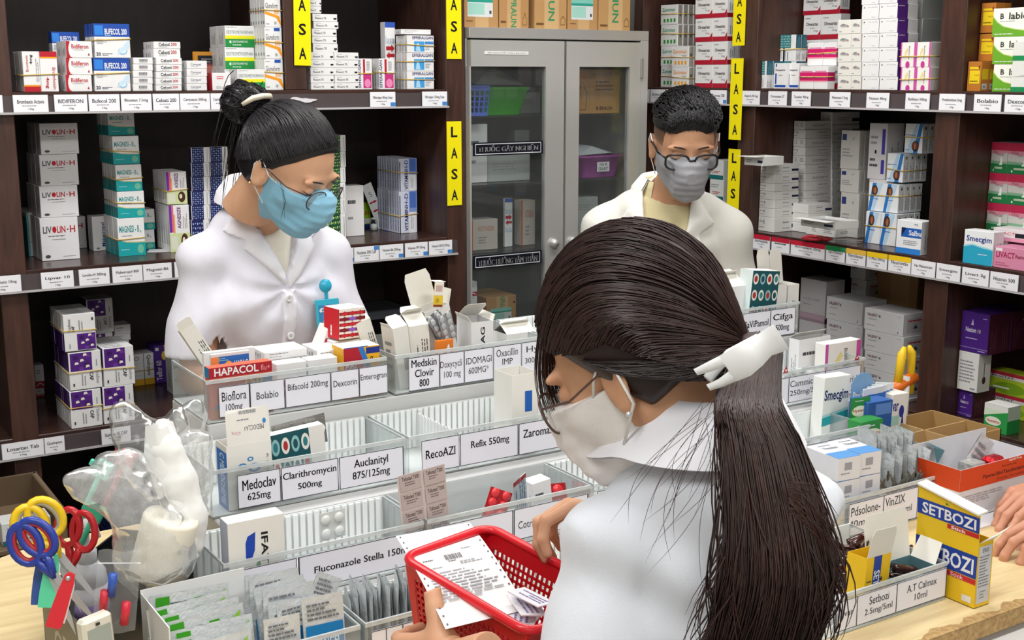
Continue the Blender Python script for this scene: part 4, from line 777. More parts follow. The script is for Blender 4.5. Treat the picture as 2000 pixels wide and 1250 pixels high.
t = empty('document_tray', (1.49, 3.19, .8305), 0, 'dark desk tray standing in the bay behind the bun-haired woman', 'tray')
MB().box(-.16, -.12, 0, .16, .13, .006, '26282c').box(-.16, -.12, 0, -.154, .13, .2, '2c2e33').box(.154, -.12, 0, .16, .13, .2, '2c2e33').box(-.16, -.12, .194, .16, .13, .2, '33353a').build('frame', M_PLAST, t)
MB().box(-.15, -.1, .02, .15, .12, .024, '8a8c90').build('shelf', M_PLAST, t)
MB().tube([(-.1, -.06, .03), (-.06, -.02, .12), (0, -.05, .03), (.02, 0, .06)], .004, '1a1b1e').build('cable', M_RUB, None, label='black cable lying in the dark desk tray', cat='cable', loc=(1.49, 3.19, .8305))
put_box('whitebox', .06, .03, .03, (1.51, 3.13, .856), 0, 'small white box standing in the dark desk tray', None)
put_box('carton', .07, .05, .03, (1.42, 3.18, 1.031), 0, 'orange-brown carton on top of the dark desk tray', None)
# ---------------------------------------------------------------- left edge: low brown drawer stand
t = empty('drawer_stand', (.52, 2.80, 0), 0, 'worn brown drawer stand at the left, below the shelves', 'drawer')
mb = MB()
for z in (.2, .42, .64, .70): mb.box(-.24, -.15, z, .02, .15, z+.012, '6b5a46', ch=.002)
mb.box(.008, -.15, 0, .02, .15, .78, '75634e', ch=.003).box(-.24, -.15, 0, -.23, .15, .78, '75634e').box(-.24, .14, 0, .02, .15, .78, '5c4c3a').build('carcass', M_PLAIN, t)
put_box('tealtop', .1, .06, .05, (.46, 2.70, .713), 0, 'white and teal box in the brown drawer stand', None)
# ---------------------------------------------------------------- cartons on the cabinet
D('cartA', 'b3895a', F=[('r', .34, 0, .72, 1, 'c4a072'), ('T', .44, .5, .62, 1.0, 'NIPRAUN', '3a8a5c', -90), ('r', .12, .2, .84, .62, 'd4dadb'), ('r', .12, .52, .84, .62, '7fc4b8'), ('r', .12, .47, .84, .52, '2a9a88'), ('r', .14, .24, .6, .45, '9fd0c4'), ('r', .74, .26, .8, .32, 'k'), ('r', .9, .74, .96, .8, 'K'), ('l', .08, .1, .3, .14, 1, '6a4c2c')])
D('cartB', 'b3895a', F=[('r', .26, 0, .72, 1, 'c4a072'), ('T', .38, .02, .58, .76, 'NIPRAUN', '3a8a5c', -90), ('p', [(.78, .06), (.94, .06), (.94, .2), (.9, .22), (.88, .3), (.84, .3), (.82, .22), (.78, .2)], '8a683e'), ('p', [(.8, .08), (.92, .08), (.92, .19), (.88, .21), (.86, .27), (.84, .21), (.8, .19)], 'b3895a'), ('r', .04, .1, .22, .14, '6a4c2c')])
D('cartC', 'b8905f', F=[('r', .3, 0, .75, 1, 'c8a678'), ('T', .42, .16, .62, 1.0, 'B BIUN', '3a8a5c', -90), ('p', [(.8, .08), (.96, .08), (.96, .2), (.9, .26), (.86, .26), (.8, .2)], '8a683e'), ('p', [(.82, .1), (.94, .1), (.94, .19), (.88, .23), (.82, .19)], 'b8905f'), ('r', .05, .08, .28, .12, '6a4c2c')])
for i, (a, b, dn, ds) in enumerate([(917, 985, 'cartA', 'with teal label, next to the yellow strip'), (986, 1043, 'cartB', 'with green-lettered tape, second from the yellow strip'), (1053, 1115, 'cartC', 'with green-lettered tape in the middle of the row'), (1116, 1174, 'cartA', 'with teal label, second from the cabinet corner'), (1175, 1236, 'cartC', 'with green-lettered tape at the cabinet corner')]):
    x0, x1 = PX(a), PX(b); put_box(dn, x1-x0-.002, .2, .15, ((x0+x1)/2, YS+.13, cz+.0008), 0, 'brown carton on the steel cabinet '+ds, 'brown cartons on the steel cabinet', 'cardboard_carton')
    if i in (0, 2, 3): put_box('carton', x1-x0-.003, .2, .14, ((x0+x1)/2, YS+.135, cz+.1522), 0, 'upper brown carton stacked on the carton '+ds, None, 'cardboard_carton')
# ---------------------------------------------------------------- in the cabinet
c1, c2, c3, c4 = [z+.0008 for z in CSH[:4]]
basket('plastic_basket', (1.868, YS+.12, c1), .075, .12, .085, '5a78d8', 'periwinkle blue basket at the left end of the top cabinet shelf', kx=5, ky=6, kz=4)
t = empty('plastic_tub', (1.985, YS+.16, c1), 0, 'bright green plastic tub on the top cabinet shelf', 'tub')
g = []
for (r_, z_) in [(.75, 0), (1, .075), (1.04, .077), (1.04, .083), (.98, .083), (.72, .004)]:
    g.append([(x*r_, y*r_, z_) for x, y in rounded(-.095, -.07, .095, .07, (.02,)*4, 4)])
MB().grid(g, '3fae2c', closed=True).add([(x, y, .003) for x, y in rounded(-.07, -.05, .07, .05, (.015,)*4, 4)], [tuple(range(20))], '3fae2c').build('tub', M_PLAST, t)
MB().add([(-.09, -.05, .09), (.08, -.05, .088), (.07, .06, .13), (-.06, .05, .1), (-.02, 0, .125)], [(0, 1, 4), (1, 2, 4), (2, 3, 4), (3, 0, 4)], 'c8ccd2').build('loose_paper', M_PAPER, None, label='crumpled white sheet lying on the bright green tub', cat='paper', loc=(1.985, YS+.16, c1))
def cab(des, a, b, ya, yb, dy, dep, label, z, nm_='medicine_box'):
    x0 = at(a, (ya+yb)/2, y=YS+dy).x; x1 = at(b, (ya+yb)/2, y=YS+dy).x; h = at((a+b)/2, yb, y=YS+dy).z-at((a+b)/2, ya, y=YS+dy).z
    put_box(des, x1-x0, dep, h, ((x0+x1)/2, YS+dy+dep/2, z), 0, label, None, nm_)
D('graybox', 'aeb2b0', F=[('l', .1, .4, .9, .7, 3, '9a9e9c')]); D('orangeside', 'c8c0b8', F=[('r', 0, 0, .1, 1, 'c8602c'), ('t', .3, .62, .85, .78, 'ROTUNDIN', 'c86a3a'), ('l', .3, .2, .7, .45, 3, 'g')])
cab('graybox', 1015, 1055, 226, 185, .2, .1, 'grey-white box right of the green tub in the cabinet', c1)
cab('whitebox', 914, 952, 357, 243, .1, .1, 'tall plain white box on the second cabinet shelf', c2)
cab('graybox', 953, 1035, 357, 305, .1, .1, 'wide pale box behind the upper blue plate in the cabinet', c2)
cab('graybox', 1006, 1034, 305, 262, .22, .05, 'dim box standing high at the back of the cabinet', at(1000, 305, y=YS+.1).z+.003)
cab('orangeside', 918, 972, 487, 428, .08, .06, 'white box with orange side on the third cabinet shelf', c3)
cab('arrows', 986, 1001, 487, 393, .1, .01, 'narrow white arrow card standing in the cabinet', c3)
cab('orangeside', 1018, 1045, 487, 400, .1, .04, 'white box with orange lettering beside the arrow card', c3)
cab('cartA', 950, 1008, at(980, 600, y=YS).z and 603, 543, .1, .15, 'brown carton with teal label low in the cabinet', c4+.0, 'cardboard_carton')
for k in range(4): cab('whitered', 913, 932, 603, 575, .08, .06, 'white and red box in the lower cabinet, '+['bottom', 'second', 'third', 'top'][k]+' of four', c4+k*.037)
xa, xb = at(1122, 190, y=YS+.05).x, at(1214, 190, y=YS+.05).x
D('cartD', 'b0854f', F=[('p', [(.1, .08), (.28, .08), (.3, .5), (.24, .62), (.24, .72), (.16, .72), (.16, .62), (.09, .5)], '6a4c2c'), ('p', [(.115, .1), (.27, .1), (.285, .49), (.23, .6), (.23, .7), (.17, .7), (.17, .6), (.105, .49)], 'b0854f'), ('t', .38, .86, .96, .93, 'Sterofundin 77/150', '4a2c18'), ('l', .48, .5, .92, .76, 3, '5a3c20'), ('T', .5, .08, .84, .16, 'B BRAUN', '3a2414'), ('r', .345, 0, .35, 1, '8a683e')])
put_box('cartD', xb-xa, .2, .135, ((xa+xb)/2, YS+.16, c1), 0, 'brown carton with bottle outline behind the right cabinet glass', None, 'cardboard_carton')
t = empty('plastic_basket', (at(1155, 345, y=YS+.12).x, YS+.12, c2), 0, 'purple basket labelled in black letters, right half of the cabinet', 'basket')
g = [[(x*r_, y*r_, z_) for x, y in rounded(-.085, -.06, .085, .06, (.02,)*4, 4)] for (r_, z_) in [(.78, 0), (.98, .06), (1.04, .062), (1.04, .068), (.96, .068), (.76, .004)]]
MB().grid(g, 'a04a9c', closed=True).add([(x, y, .003) for x, y in rounded(-.064, -.045, .064, .045, (.015,)*4, 4)], [tuple(range(20))], 'a04a9c').build('tub', M_PLAST, t)
MB().box(-.022, -.0605, .018, .026, -.0595, .048, 'e6e6ea').art([('S', .2, .55, .8, .92, 'Hủy lẻ', '1a1a1e'), ('S', .12, .12, .88, .46, 'GN-HT', '1a1a1e')], (-.022, -.0605, .018), (.048, 0, 0), (0, 0, .03), (0, -1, 0)).build('label_sticker', M_PAPER, t)
MB().add([(-.09, -.05, .07), (.03, -.05, .075), (.1, .02, .07), (-.02, .05, .1), (-.08, .03, .085), (0, 0, .095)], [(0, 1, 5), (1, 2, 5), (2, 3, 5), (3, 4, 5), (4, 0, 5)], 'c2c6cc').build('loose_paper', M_PAPER, None, label='crumpled white sheet lying on the purple basket', cat='paper', loc=t.location)
for k in range(2): cab('graybox', 1122, 1168, 443+(-k*43), 400+(-k*43), .09, .1, 'dim white box in the right half of the cabinet, '+['lower', 'upper'][k], c3+k*.068)
# ---------------------------------------------------------------- right unit, top shelf
V1 = 'on top right shelf'
S('R', 0, [1245, 1282], [176, 118], 'graybox', .1, 1, 'dim grey box by the cabinet corner', V1, .10)
S('R', 0, [1283, 1306], [172, 68], 'bluewhite', .03, 1, 'narrow blue and orange box behind green-dotted boxes', V1, .12)
S('R', 0, [1290, 1323], [168, 129, 90, 48, 9], 'zaroG', .022, 4, 'white box with green dots', V1, .05, band=1)
S('R', 0, [1311, 1344], [171, 131, 90], 'zaroO', .022, 3, 'white box with orange dots', V1, .02, band=1)
S('R', 0, [1357, 1391, 1420], [169, 126, 81, 35, -8], 'olmes', .04, 2, 'white box with red foot', V1, .02)
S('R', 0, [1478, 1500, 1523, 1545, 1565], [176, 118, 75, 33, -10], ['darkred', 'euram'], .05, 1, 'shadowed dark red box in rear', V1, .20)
S('R', 0, [1568, 1602, 1640], [174, 120, 77, 28, -14], 'olmes', .04, 1, 'white and red box in the rear', V1, .17)
S('R', 0, [1478, 1502], [176, 118], 'euram', .05, 1, 'white box with maroon word, low', V1, .11)
S('R', 0, [1477, 1501], [118, 76, 34], 'euram', .05, 1, 'white box with maroon word, stacked', V1, .11, z0=at(1490, 118, x=XR+.11).z)
S('R', 0, [1504, 1528, 1553], [170, 120, 68], 'greenpat', .022, 2, 'teal lattice box', V1, .09, band=1)
S('R', 0, [1466, 1488], [170, 119], 'greenpat', .025, 3, 'teal lattice box at the upright', V1, .02)
S('R', 0, [1510, 1534], [172, 123], 'doneper', .04, 1, 'white box with blue bars', V1+' first', .02)
S('R', 0, [1535, 1559], [172, 123], 'doneper', .04, 1, 'white box with blue bars', V1+' second', .035)
S('R', 0, [1561, 1588, 1615], [174, 129], 'pinkbox', .03, 1, 'pink and white box in front', V1, .015, band=1)
S('R', 0, [1576, 1606, 1633], [129, 83], 'pinkbox', .03, 1, 'pink and white box, upper', V1, .045, z0=at(1600, 129, x=XR+.045).z, band=1)
S('R', 0, [1635, 1661, 1681], [175, 148, 121, 94, 66, 38], 'carbox', .08, 1, 'white box with grey oval picture', V1, .03)
S('R', 0, [1682, 1716, 1752], [178, 150, 121, 93, 65, 37, 8, -20], 'whitetri', .08, 1, 'plain white box with violet end', V1, .02)
S('R', 0, [1770, 1800], [178, 130, 82, 36, -10], 'graybox', .1, 1, 'beige box behind magenta-edged boxes', V1, .12)
S('R', 0, [1757, 1787, 1816], [179, 131, 82], 'pinkband', .04, 1, 'white box with magenta edges', V1, .015, band=1)
S('R', 0, [1860, 1914], [178, 120], 'orangeb', .03, 2, 'orange-brown box, bottom', V1, .015)
S('R', 0, [1897, 1940], [120, 66], 'orangeb', .03, 2, 'orange-brown box, middle', V1, .05, z0=at(1920, 120, x=XR+.05).z)
S('R', 0, [1893, 1941], [66, 6], 'orangeb', .03, 2, 'orange-brown box, top', V1, .05, z0=at(1920, 66, x=XR+.05).z+.0012)
S('R', 0, [1937, 2009], [180, 125, 71, 15], 'bolabio', .06, 1, 'white and lime green box', V1, .03)
S('R', 0, [1972, 2040], [182, 80], 'whitegreen', .02, 1, 'white and green packet leaning in front', V1, .004)
# ---------------------------------------------------------------- right unit, middle shelf
V2 = 'on middle right shelf'
S('R', 1, [1385, 1412], [440, 392, 350, 312], 'tealtop', .08, 1, 'white and teal box beside the man', V2, .06)
S('R', 1, [1462, 1512], [440, 422, 405, 388, 372, 356, 338, 320], 'atorva', .1, 1, 'flat white box beside the upright', V2, .03)
S('R', 1, [1524, 1572], [437, 420, 403, 386, 370, 353, 337, 320, 303, 286, 269, 252, 235], ['atorva', 'atorvb'], .16, 1, 'flat white box, tall stack', V2, .16)
S('R', 1, [1578, 1625], [430, 413, 396, 379, 362, 345, 328, 311, 294, 277, 260, 243, 218], 'atorvb', .12, 1, 'flat dim box, rear stack', V2, .27)
S('R', 1, [1527, 1578], [452, 433, 415, 397], 'atorva', .1, 1, 'flat white box under the open one', V2)
S('R', 1, [1573, 1632], [461, 440], 'atorvb', .1, 1, 'flat white box at the shelf front below open tray', V2)
S('R', 1, [1502, 1507], [448, 410], 'greenpat', .02, 1, 'narrow teal patterned box standing between flat ones', V2)
S('R', 1, [1640, 1676], [426, 376, 330, 254], 'greydrug', .022, 3, 'grey-white box with navy corner', V2, .14)
S('R', 1, [1652, 1690], [436, 378], 'argan', .05, 2, 'grey-white box with black word', V2)
S('R', 1, [1693, 1728], [426, 350, 240], 'purpdrug', .07, 1, 'tall pale box with violet bars', V2, .12)
S('R', 1, [1688, 1717, 1748], [478, 415], 'brownct', .024, 4, 'blue box with brown disc, front row', V2, band=1)
_, pq, zq = S('R', 1, [1697, 1727, 1755], [478, 415], 'brownc', .024, 0, 'x', V2)
S('R', 1, [1694, 1724, 1753], [415, 358], 'brownct', .024, 4, 'blue box with brown disc, second row', V2, pq-XR, z0=zq[1]+.001, band=1)
S('R', 1, [1730, 1762], [360, 299], 'brownc', .024, 4, 'blue box with brown disc, third row', V2, pq-XR+.01, z0=at(1745, 358, x=pq).z+.002, band=1)
S('R', 1, [1765, 1800], [299, 241], 'brownc', .024, 3, 'blue box with brown disc, top row', V2, pq-XR+.03, z0=at(1745, 299, x=pq+.01).z+.001, band=1)
S('R', 1, [1748, 1797], [497, 430], 'salbu', .05, 1, 'white and blue asthma box', V2)
S('R', 1, [1866, 1903, 1965, 2020], [520, 455, 396, 337, 277], 'hepat', .08, 1, 'red, silver and green box', V2, .13)
S('R', 1, [1879, 1937], [517, 450], 'smecgim', .04, 1, 'white and sky blue box', V2)
S('R', 1, [1938, 2012], [532, 484], 'livact', .08, 1, 'pink box', V2)
S('R', 1, [1937, 2010], [484, 447], 'livtop', .08, 1, 'white and pink box lying on the pink one', V2, .07, z0=at(1970, 484, x=XR+.05).z+.012)
# open flat trays and lids
def flat_tray(px, py, w, d, h, z, rz, label):
    p = at(px, py, z=z); t = empty('open_carton', (p.x, p.y, z), rz, label, 'box')
    MB().box(-w/2, -d/2, 0, w/2, d/2, .001, 'e2e2e0').box(-w/2, -d/2, 0, w/2, -d/2+.001, h, 'e2e2e0').box(-w/2, d/2-.001, 0, w/2, d/2, h, 'e2e2e0').box(-w/2, -d/2, 0, -w/2+.001, d/2, h, 'e2e2e0').box(w/2-.001, -d/2, 0, w/2, d/2, h, 'e2e2e0').art([('r', .7, .3, .96, .6, '23284a'), ('l', .1, .3, .5, .7, 2, 'g')], (-w/2, -d/2, 0), (w, 0, 0), (0, 0, h), (0, -1, 0)).build('body', M_CARD, t)
    MB().box(-w/2, -d/2-.03, h, w/2, -d/2, h+.001, 'ececea').build('flap', M_CARD, t)
    for i in range(3): MB().box(-w/2+.006+i*.003, -d/2+.008, .004+i*.005, w/2-.006, d/2-.01, .006+i*.005, 'c9ccd0', ch=.0008).build('blister_strip', M_FOIL, t)
    return t
flat_tray(1492, 322, .075, .085, .026, at(1487, 320, x=XR+.03).z+.002, -PI/2+.05, 'open white carton on the stack at the upright')
flat_tray(1548, 378, .12, .085, .024, at(1552, 396, x=XR+.06).z+.004, -PI/2-.1, 'open white carton with lifted lid on the middle right shelf')
flat_tray(1620, 443, .13, .09, .022, at(1602, 440, x=XR+.03).z+.005, -PI/2-.05, 'open white carton of foil strips at the middle right shelf edge')
# ---------------------------------------------------------------- right unit, lower shelf
V3 = 'on lower right shelf'
S('R', 2, [1560, 1610], [640, 628, 545], 'vagin', .08, 1, 'white box with plum foot', V3, .14)
S('R', 2, [1612, 1683], [740, 713, 671, 629, 584], 'valbi', .1, 1, 'maroon-lettered box, left stack', V3, .10)
S('R', 2, [1686, 1763], [812, 770, 727, 691, 650, 607], 'valbi', .1, 1, 'maroon-lettered box, right stack', V3, .04)
S('R', 2, [1660, 1690], [680, 628, 586, 545, 516], 'valbi', .1, 1, 'dim maroon-lettered box at rear', V3, .25)
S('R', 2, [1692, 1790], [600, 530], 'carton', .12, 1, 'plain brown carton behind the white stacks', V3, .3, name='cardboard_carton', z0=.90)
S('R', 2, [1833, 1897], [822, 757], 'nexi', .05, 3, 'violet box, bottom', V3, .07)
S('R', 2, [1836, 1908], [757, 683], 'linesw', .05, 1, 'finely printed white box between violet boxes', V3, .06, z0=at(1870, 757, x=XR+.07).z)
S('R', 2, [1848, 1928], [685, 607], 'nexi', .045, 4, 'violet box, upper', V3, .06, z0=at(1870, 683, x=XR+.06).z+.001)
S('R', 2, [1930, 2010], [800, 772, 728], 'greenlim', .05, 1, 'lime green box with red and silver top', V3, .16)
S('R', 2, [1919, 1966], [845, 790], 'newmet', .05, 1, 'small green box with white oval', V3)
mb = MB().box(-.06, -.1, 0, .06, .1, .002, 'c8642c').box(-.03, -.06, .002, .05, .06, .004, 'e4e4e0').build('orange_folder', M_PAPER, None, label='orange folder with papers high on the lower right shelf', cat='folder', loc=(XR+.25, 1.85, 1.06), rot=(.1, .3, 0))
# red scissors on the middle right shelf
def scissors(loc, rot, c1, c2, label, sc=1.0, open_=.12, ci=None):
    t = empty('scissors', loc, 0, label, 'scissors', rot=rot)
    for sgn, c in ((1, c1), (-1, c2)):
        loop = [Vector((sgn*(.018+.017*math.cos(a)*sc), .0, -.045+.026*math.sin(a))) for a in [i*2*PI/20 for i in range(20)]]
        h = MB().tube([tuple(v) for v in loop], .0048*sc, c, k=8, closed=True)
        h.tube([(sgn*.012, 0, -.022), (sgn*.006, 0, -.008), (-sgn*.002, 0, .008)], [.0055, .006, .004], c, k=8)
        hh = h.build('handle', M_PLAST, t); hh.rotation_euler = (0, sgn*open_, 0)
        if ci: MB().tube([tuple(Vector((sgn*(.018+.0135*math.cos(a)), 0, -.045+.022*math.sin(a)))) for a in [i*2*PI/20 for i in range(20)]], .0035, ci, k=6, closed=True).build('grip_lining', M_PLAST, hh)
        b = MB().prism([(-sgn*.004, 0), (sgn*.006, 0), (sgn*.003, .06), (-sgn*.001, .085), (-sgn*.004, .06)], .0014, 'c8ccd0', M=Tm(0, .0015*sgn, .005)).build('blade', M_STEEL, t); b.rotation_euler = (0, sgn*open_, 0)
    MB().lathe([(0, -.003), (.004, -.003), (.004, .003), (0, .003)], 'b0b4b8', M=Tm(rx=PI/2)).build('pivot_screw', M_STEEL, t); return t
p = at(1610, 470, z=ST[1]); scissors((p.x+.0, p.y-.02, 1.2465), (-PI/2, 0, -PI/2-1.1), 'c42a38', 'c42a38', 'red-handled scissors lying at the front edge of the middle right shelf')
# ================================================================ stepped rack and clear bins
TIER = dict(A=(1.41, .9005, .074, .115), B=(1.565, .964, .072, .14), C=(1.747, 1.036, .075, .158), D=(1.91, 1.138, .072, .185), Z=(1.15, .9005, .062, .20))
RK = empty('stepped_rack', (1.24, 1.75, TZ), 0, 'light grey stepped stand carrying the clear bins on the counter', 'rack')
L0 = RK.location
for (y0, y1, x0, x1, zt) in [(1.532, 1.715, .525, 1.84, .9620), (1.716, 1.906, .57, 2.0, 1.0340), (1.908, 2.10, .62, 1.98, 1.1360)]:
    MB().box(x0-L0.x, y0-L0.y, .0005, x1-L0.x, y1-L0.y, zt-TZ, 'c6c7c7', ch=.002).build('step', M_PLAST, RK)
for (y, x0, x1, z0, z1) in [(1.7475, .56, 1.84, .964, 1.03), (1.9075, .61, 2.0, 1.036, 1.134)]:
    pass
_rib = MB().box(-.0042, -.0016, 0, .0042, .0016, .062, 'e8ecec', ch=.0008).mesh('rib', M_PLAST)
def bx(px, py, t): return at(px, py, y=TIER[t][0]).x
def bin_(t, x0, x1, desc, cards, ribs=0, white_back=True, cz=(.1, .82), end=None, div=()):
    yf, z, h, dp = TIER[t]; L_ = empty('clear_bin', (x0, yf, z), 0, desc, 'bin', 'clear bins on the stepped stand'); w = x1-x0-.002; g = .0022
    MB().box(0, 0, 0, w, g, h, 'W', 0).box(0, -.0012, h-.006, w, g, h, 'W', 1).build('front_panel', [M_ACRYL, M_EDGE], L_)
    MB().box(0, dp-.005, 0, w, dp-.005+g, h, 'e2e6e6', 0).build('back_panel', M_PLAST if white_back else M_ACRYL, L_)
    for s_ in (0, w-g): MB().box(s_, g, 0, s_+g, dp-.005, h, 'W', 0).box(s_, g, h-.004, s_+g, dp-.005, h, 'W', 1).build('side_panel', [M_ACRYL, M_EDGE], L_)
    MB().box(0, 0, -.0002, w, dp-.003, .002, 'dfe3e3', 0).build('base', M_PLAST, L_)
    for d_ in div:
        dm = MB().box(d_-x0, g, .002, d_-x0+.002, dp-.006, h-.008, 'e2e6e6')
        for k in range(int((dp-.02)/.012)): dm.box(d_-x0-.0012, .012+k*.012, .002, d_-x0+.0032, .016+k*.012, h-.008, 'eceeee')
        dm.build('divider', M_PLAST, L_)
    if ribs:
        n = int(w/.0118)
        for i in range(n):
            o = link('rib', _rib, L_); o.location = (.008+i*.0118, dp-.0075, .003); o.scale = (1, 1, (h-.004)/.062)
    for (p0, p1, py, lines, st) in cards:
        a = max(at(p0, py, y=yf).x, x0)-x0; b = min(at(p1, py, y=yf).x, x1)-x0; z0, z1 = h*cz[0], h*cz[1]; hh = z1-z0
        mb = MB().box(a+.0003, -.0020, z0, b-.0003, -.0014, z1, 'e6e6ef'); els = [('r', 0, 0, 1, .02, '3a3a44'), ('r', 0, .98, 1, 1, '3a3a44'), ('r', 0, 0, .012, 1, '3a3a44'), ('r', .988, 0, 1, 1, '3a3a44')]
        for (u0, v0, u1, v1, tx) in lines: els.append(({'b': 'S', 'n': 's', 'h': 't'}[st], u0, v0, u1, v1, tx, '25252c'))
        if st == 'n' and lines and lines[0][4].startswith('^'):
            els = els[:4]+[('p', [(.76, .72), (.98, .72), (.87, 1.0)] if len(lines) > 1 and lines[1][4] == 'Calci clorid' else [(.02, .8), (.0, .8), (.01, .9)], 'a8323a')]+els[5:]
        mb.art(els, (a, -.0020, z0), (b-a, 0, 0), (0, 0, hh), (0, -1, 0)); mb.build('name_card', M_PAPER, L_)
    return L_
two = lambda a, b: [(.1, .52, .9, .82, a), (.22, .14, .76, .42, b)]
X = bx
bin_('D', .620, .951, 'top tier clear bin at the left end, with five white name cards', [(427, 487, 790, two('Bioflora', '100mg'), 'h'), (488, 555, 775, [(.18, .42, .82, .66, 'Bolabio')], 'h'), (556, 645, 760, [(.06, .5, .94, .78, 'Bifacold 200mg')], 'h'), (646, 700, 750, [(.08, .46, .92, .68, 'Dexcorin')], 'h'), (701, 756, 740, [(.04, .5, .96, .76, 'Enterogran')], 'h')], 0, False)
bin_('D', .965, 1.285, 'top tier clear bin second from the left, crammed with opened cartons', [(797, 857, 720, [(.08, .7, .92, .92, 'Medskin'), (.2, .4, .82, .62, 'Clovir'), (.34, .1, .66, .32, '800')], 'b'), (858, 905, 710, [(.02, .5, .92, .76, 'Doxycycli'), (.16, .2, .86, .44, '100 mg')], 'n'), (906, 962, 700, [(.05, .56, .95, .76, 'IDOMAGI'), (.14, .26, .84, .46, '600MG*')], 'n'), (963, 1017, 690, [(.1, .66, .88, .88, 'Oxacillin'), (.3, .4, .68, .58, 'IMP'), (.24, .1, .78, .3, '500mg')], 'n'), (1018, 1068, 680, [(.18, .62, .96, .86, 'Hyd'), (.14, .28, .9, .5, '300mg')], 'n')], 0, False, (.04, .9))
bin_('D', 1.29, 1.70, 'top tier clear bin hidden behind the ponytailed woman', [(1075, 1135, 670, [(.4, .5, .96, .74, 'Imid')], 'b')], 12)
bin_('D', 1.705, 1.965, 'top tier clear bin at the right end, holding a teal patterned carton', [(1450, 1503, 625, [(.06, .46, .94, .7, 'SaViPamol'), (.4, .1, .7, .3, 'KA')], 'b'), (1504, 1552, 615, two('Cifga', '500mg'), 'b')], 0, False, (.02, .86))
bin_('C', .567, .901, 'second tier clear bin at the left end, with three bold name cards', [(463, 547, 950, two('Medoclav', '625mg'), 'b'), (548, 660, 925, [(.03, .55, .97, .82, 'Clarithromycin'), (.28, .2, .7, .44, '500mg')], 'b'), (661, 787, 900, [(.22, .52, .76, .84, 'Auclanityl'), (.2, .16, .78, .46, '875/125mg')], 'b')], 20)
bin_('C', .905, 1.285, 'second tier clear bin in the middle, nearly empty white inside', [(822, 896, 870, [(.1, .42, .9, .68, 'RecoAZI')], 'b'), (897, 1011, 850, [(.18, .44, .84, .72, 'Refix 550mg')], 'b'), (1012, 1112, 830, [(.08, .52, .96, .78, 'Zaromax 250')], 'b')], 24, True, (.1, .86), div=[1.0])
bin_('C', 1.288, 1.70, 'second tier clear bin beside the ponytailed woman\'s face', [(1114, 1205, 810, [(.34, .3, .8, .5, '2.5mg')], 'b')], 14)
bin_('C', 1.704, 2.0, 'second tier clear bin at the right end, full of clear ampoules', [(1500, 1539, 750, [], 'n'), (1540, 1610, 735, [(.04, .6, .66, .84, 'Cammic'), (.04, .2, .9, .46, '250mg/5ml')], 'n'), (1611, 1680, 715, [(.04, .36, .9, .62, 'Calci clorid')], 'n')], 10)
bin_('B', .520, .836, 'third tier clear bin at the left end, with a long bold name card', [(466, 579, 1110, [(.3, .5, .78, .78, 'Ifatrax'), (.32, .08, .72, .36, '100mg')], 'b'), (580, 821, 1070, [(.12, .36, .92, .62, 'Fluconazole Stella 150mg')], 'b')], 24)
bin_('B', .840, 1.149, 'third tier clear bin in the middle, holding red capsule strips', [(846, 1001, 1020, [(.22, .3, .82, .56, 'Tefostad T300')], 'n'), (1002, 1147, 985, [(.06, .34, .94, .58, 'Cotrimoxazole 800/160')], 'n')], 0, False)
bin_('B', 1.153, 1.50, 'third tier clear bin behind the collar of the ponytailed woman', [(1165, 1260, 950, [(.2, .4, .9, .7, 'Prega 75')], 'b')], 20)
bin_('B', 1.504, 1.816, 'third tier clear bin at the right end, holding upright folded cartons', [(1500, 1566, 890, [(.5, .3, .9, .5, '0,9%')], 'n'), (1567, 1677, 865, [(.16, .56, .92, .86, 'Magnesi sulfat')], 'b')], 0)
tr_ = bin_('A', .400, .655, 'wide lowest tier bin at the left end, packed with white sachets', [], 0)
bin_('A', .660, .80, 'lowest tier clear bin of thin upright sachets beside the red basket', [(725, 753, 1250, [], 'h'), (754, 785, 1240, [], 'h'), (786, 860, 1225, [(.06, .4, .94, .7, 'Cefuroxime')], 'h')], 10)
bin_('A', .804, 1.20, 'lowest tier clear bin behind the red basket', [], 22)
bin_('A', 1.204, 1.53, 'lowest tier clear bin hidden by the long ponytail', [], 0)
bin_('A', 1.534, 1.868, 'lowest tier clear bin at the right end, with white boxes and foil sachets', [(1655, 1722, 1020, [(.06, .6, .9, .86, 'Pdsolone-'), (.02, .2, .6, .46, '40mg')], 'n'), (1723, 1789, 1000, [(.04, .62, .62, .88, 'VinZIX'), (.02, .24, .84, .5, '40mg/4ml')], 'n'), (1790, 1850, 975, [(.06, .6, .94, .86, 'VinPHYton'), (.14, .22, .9, .46, '10mg/1ml')], 'n')], 14, True, (.04, .86))
bin_('Z', 1.225, 1.528, 'front clear bin on the near right counter edge, holding brown ampoules', [(1632, 1670, 1215, [(.06, .4, .8, .66, 'Juvar')], 'n'), (1671, 1747, 1200, [(.3, .58, .8, .84, 'Setbozi'), (.2, .2, .9, .46, '2.5mg/5ml')], 'n'), (1748, 1843, 1175, [(.2, .56, .8, .8, 'A.T Calmax'), (.36, .22, .62, .44, '10ml')], 'n')], 0, True, (.1, .86))
# warning triangles on the cards of the ampoule bin
for (px, py) in [(1533, 722), (1672, 697)]:
    p = at(px, py, y=TIER['C'][0]); MB().prism([(-.007, -.006), (.007, -.006), (0, .008)], .0006, 'a8323a').art([('r', .3, .2, .7, .6, 'f0e8e8'), ('r', .42, .2, .58, .45, 'a8323a')], (-.006, 0, -.006), (.012, 0, 0), (0, 0, .012), (0, -1, 0)).build('warning_sticker', M_PAPER, None, label='small dark red triangle sticker on the ampoule bin, '+('left' if px < 1600 else 'right')+' one', cat='sticker', loc=(p.x, TIER['C'][0]-.0032, p.z))
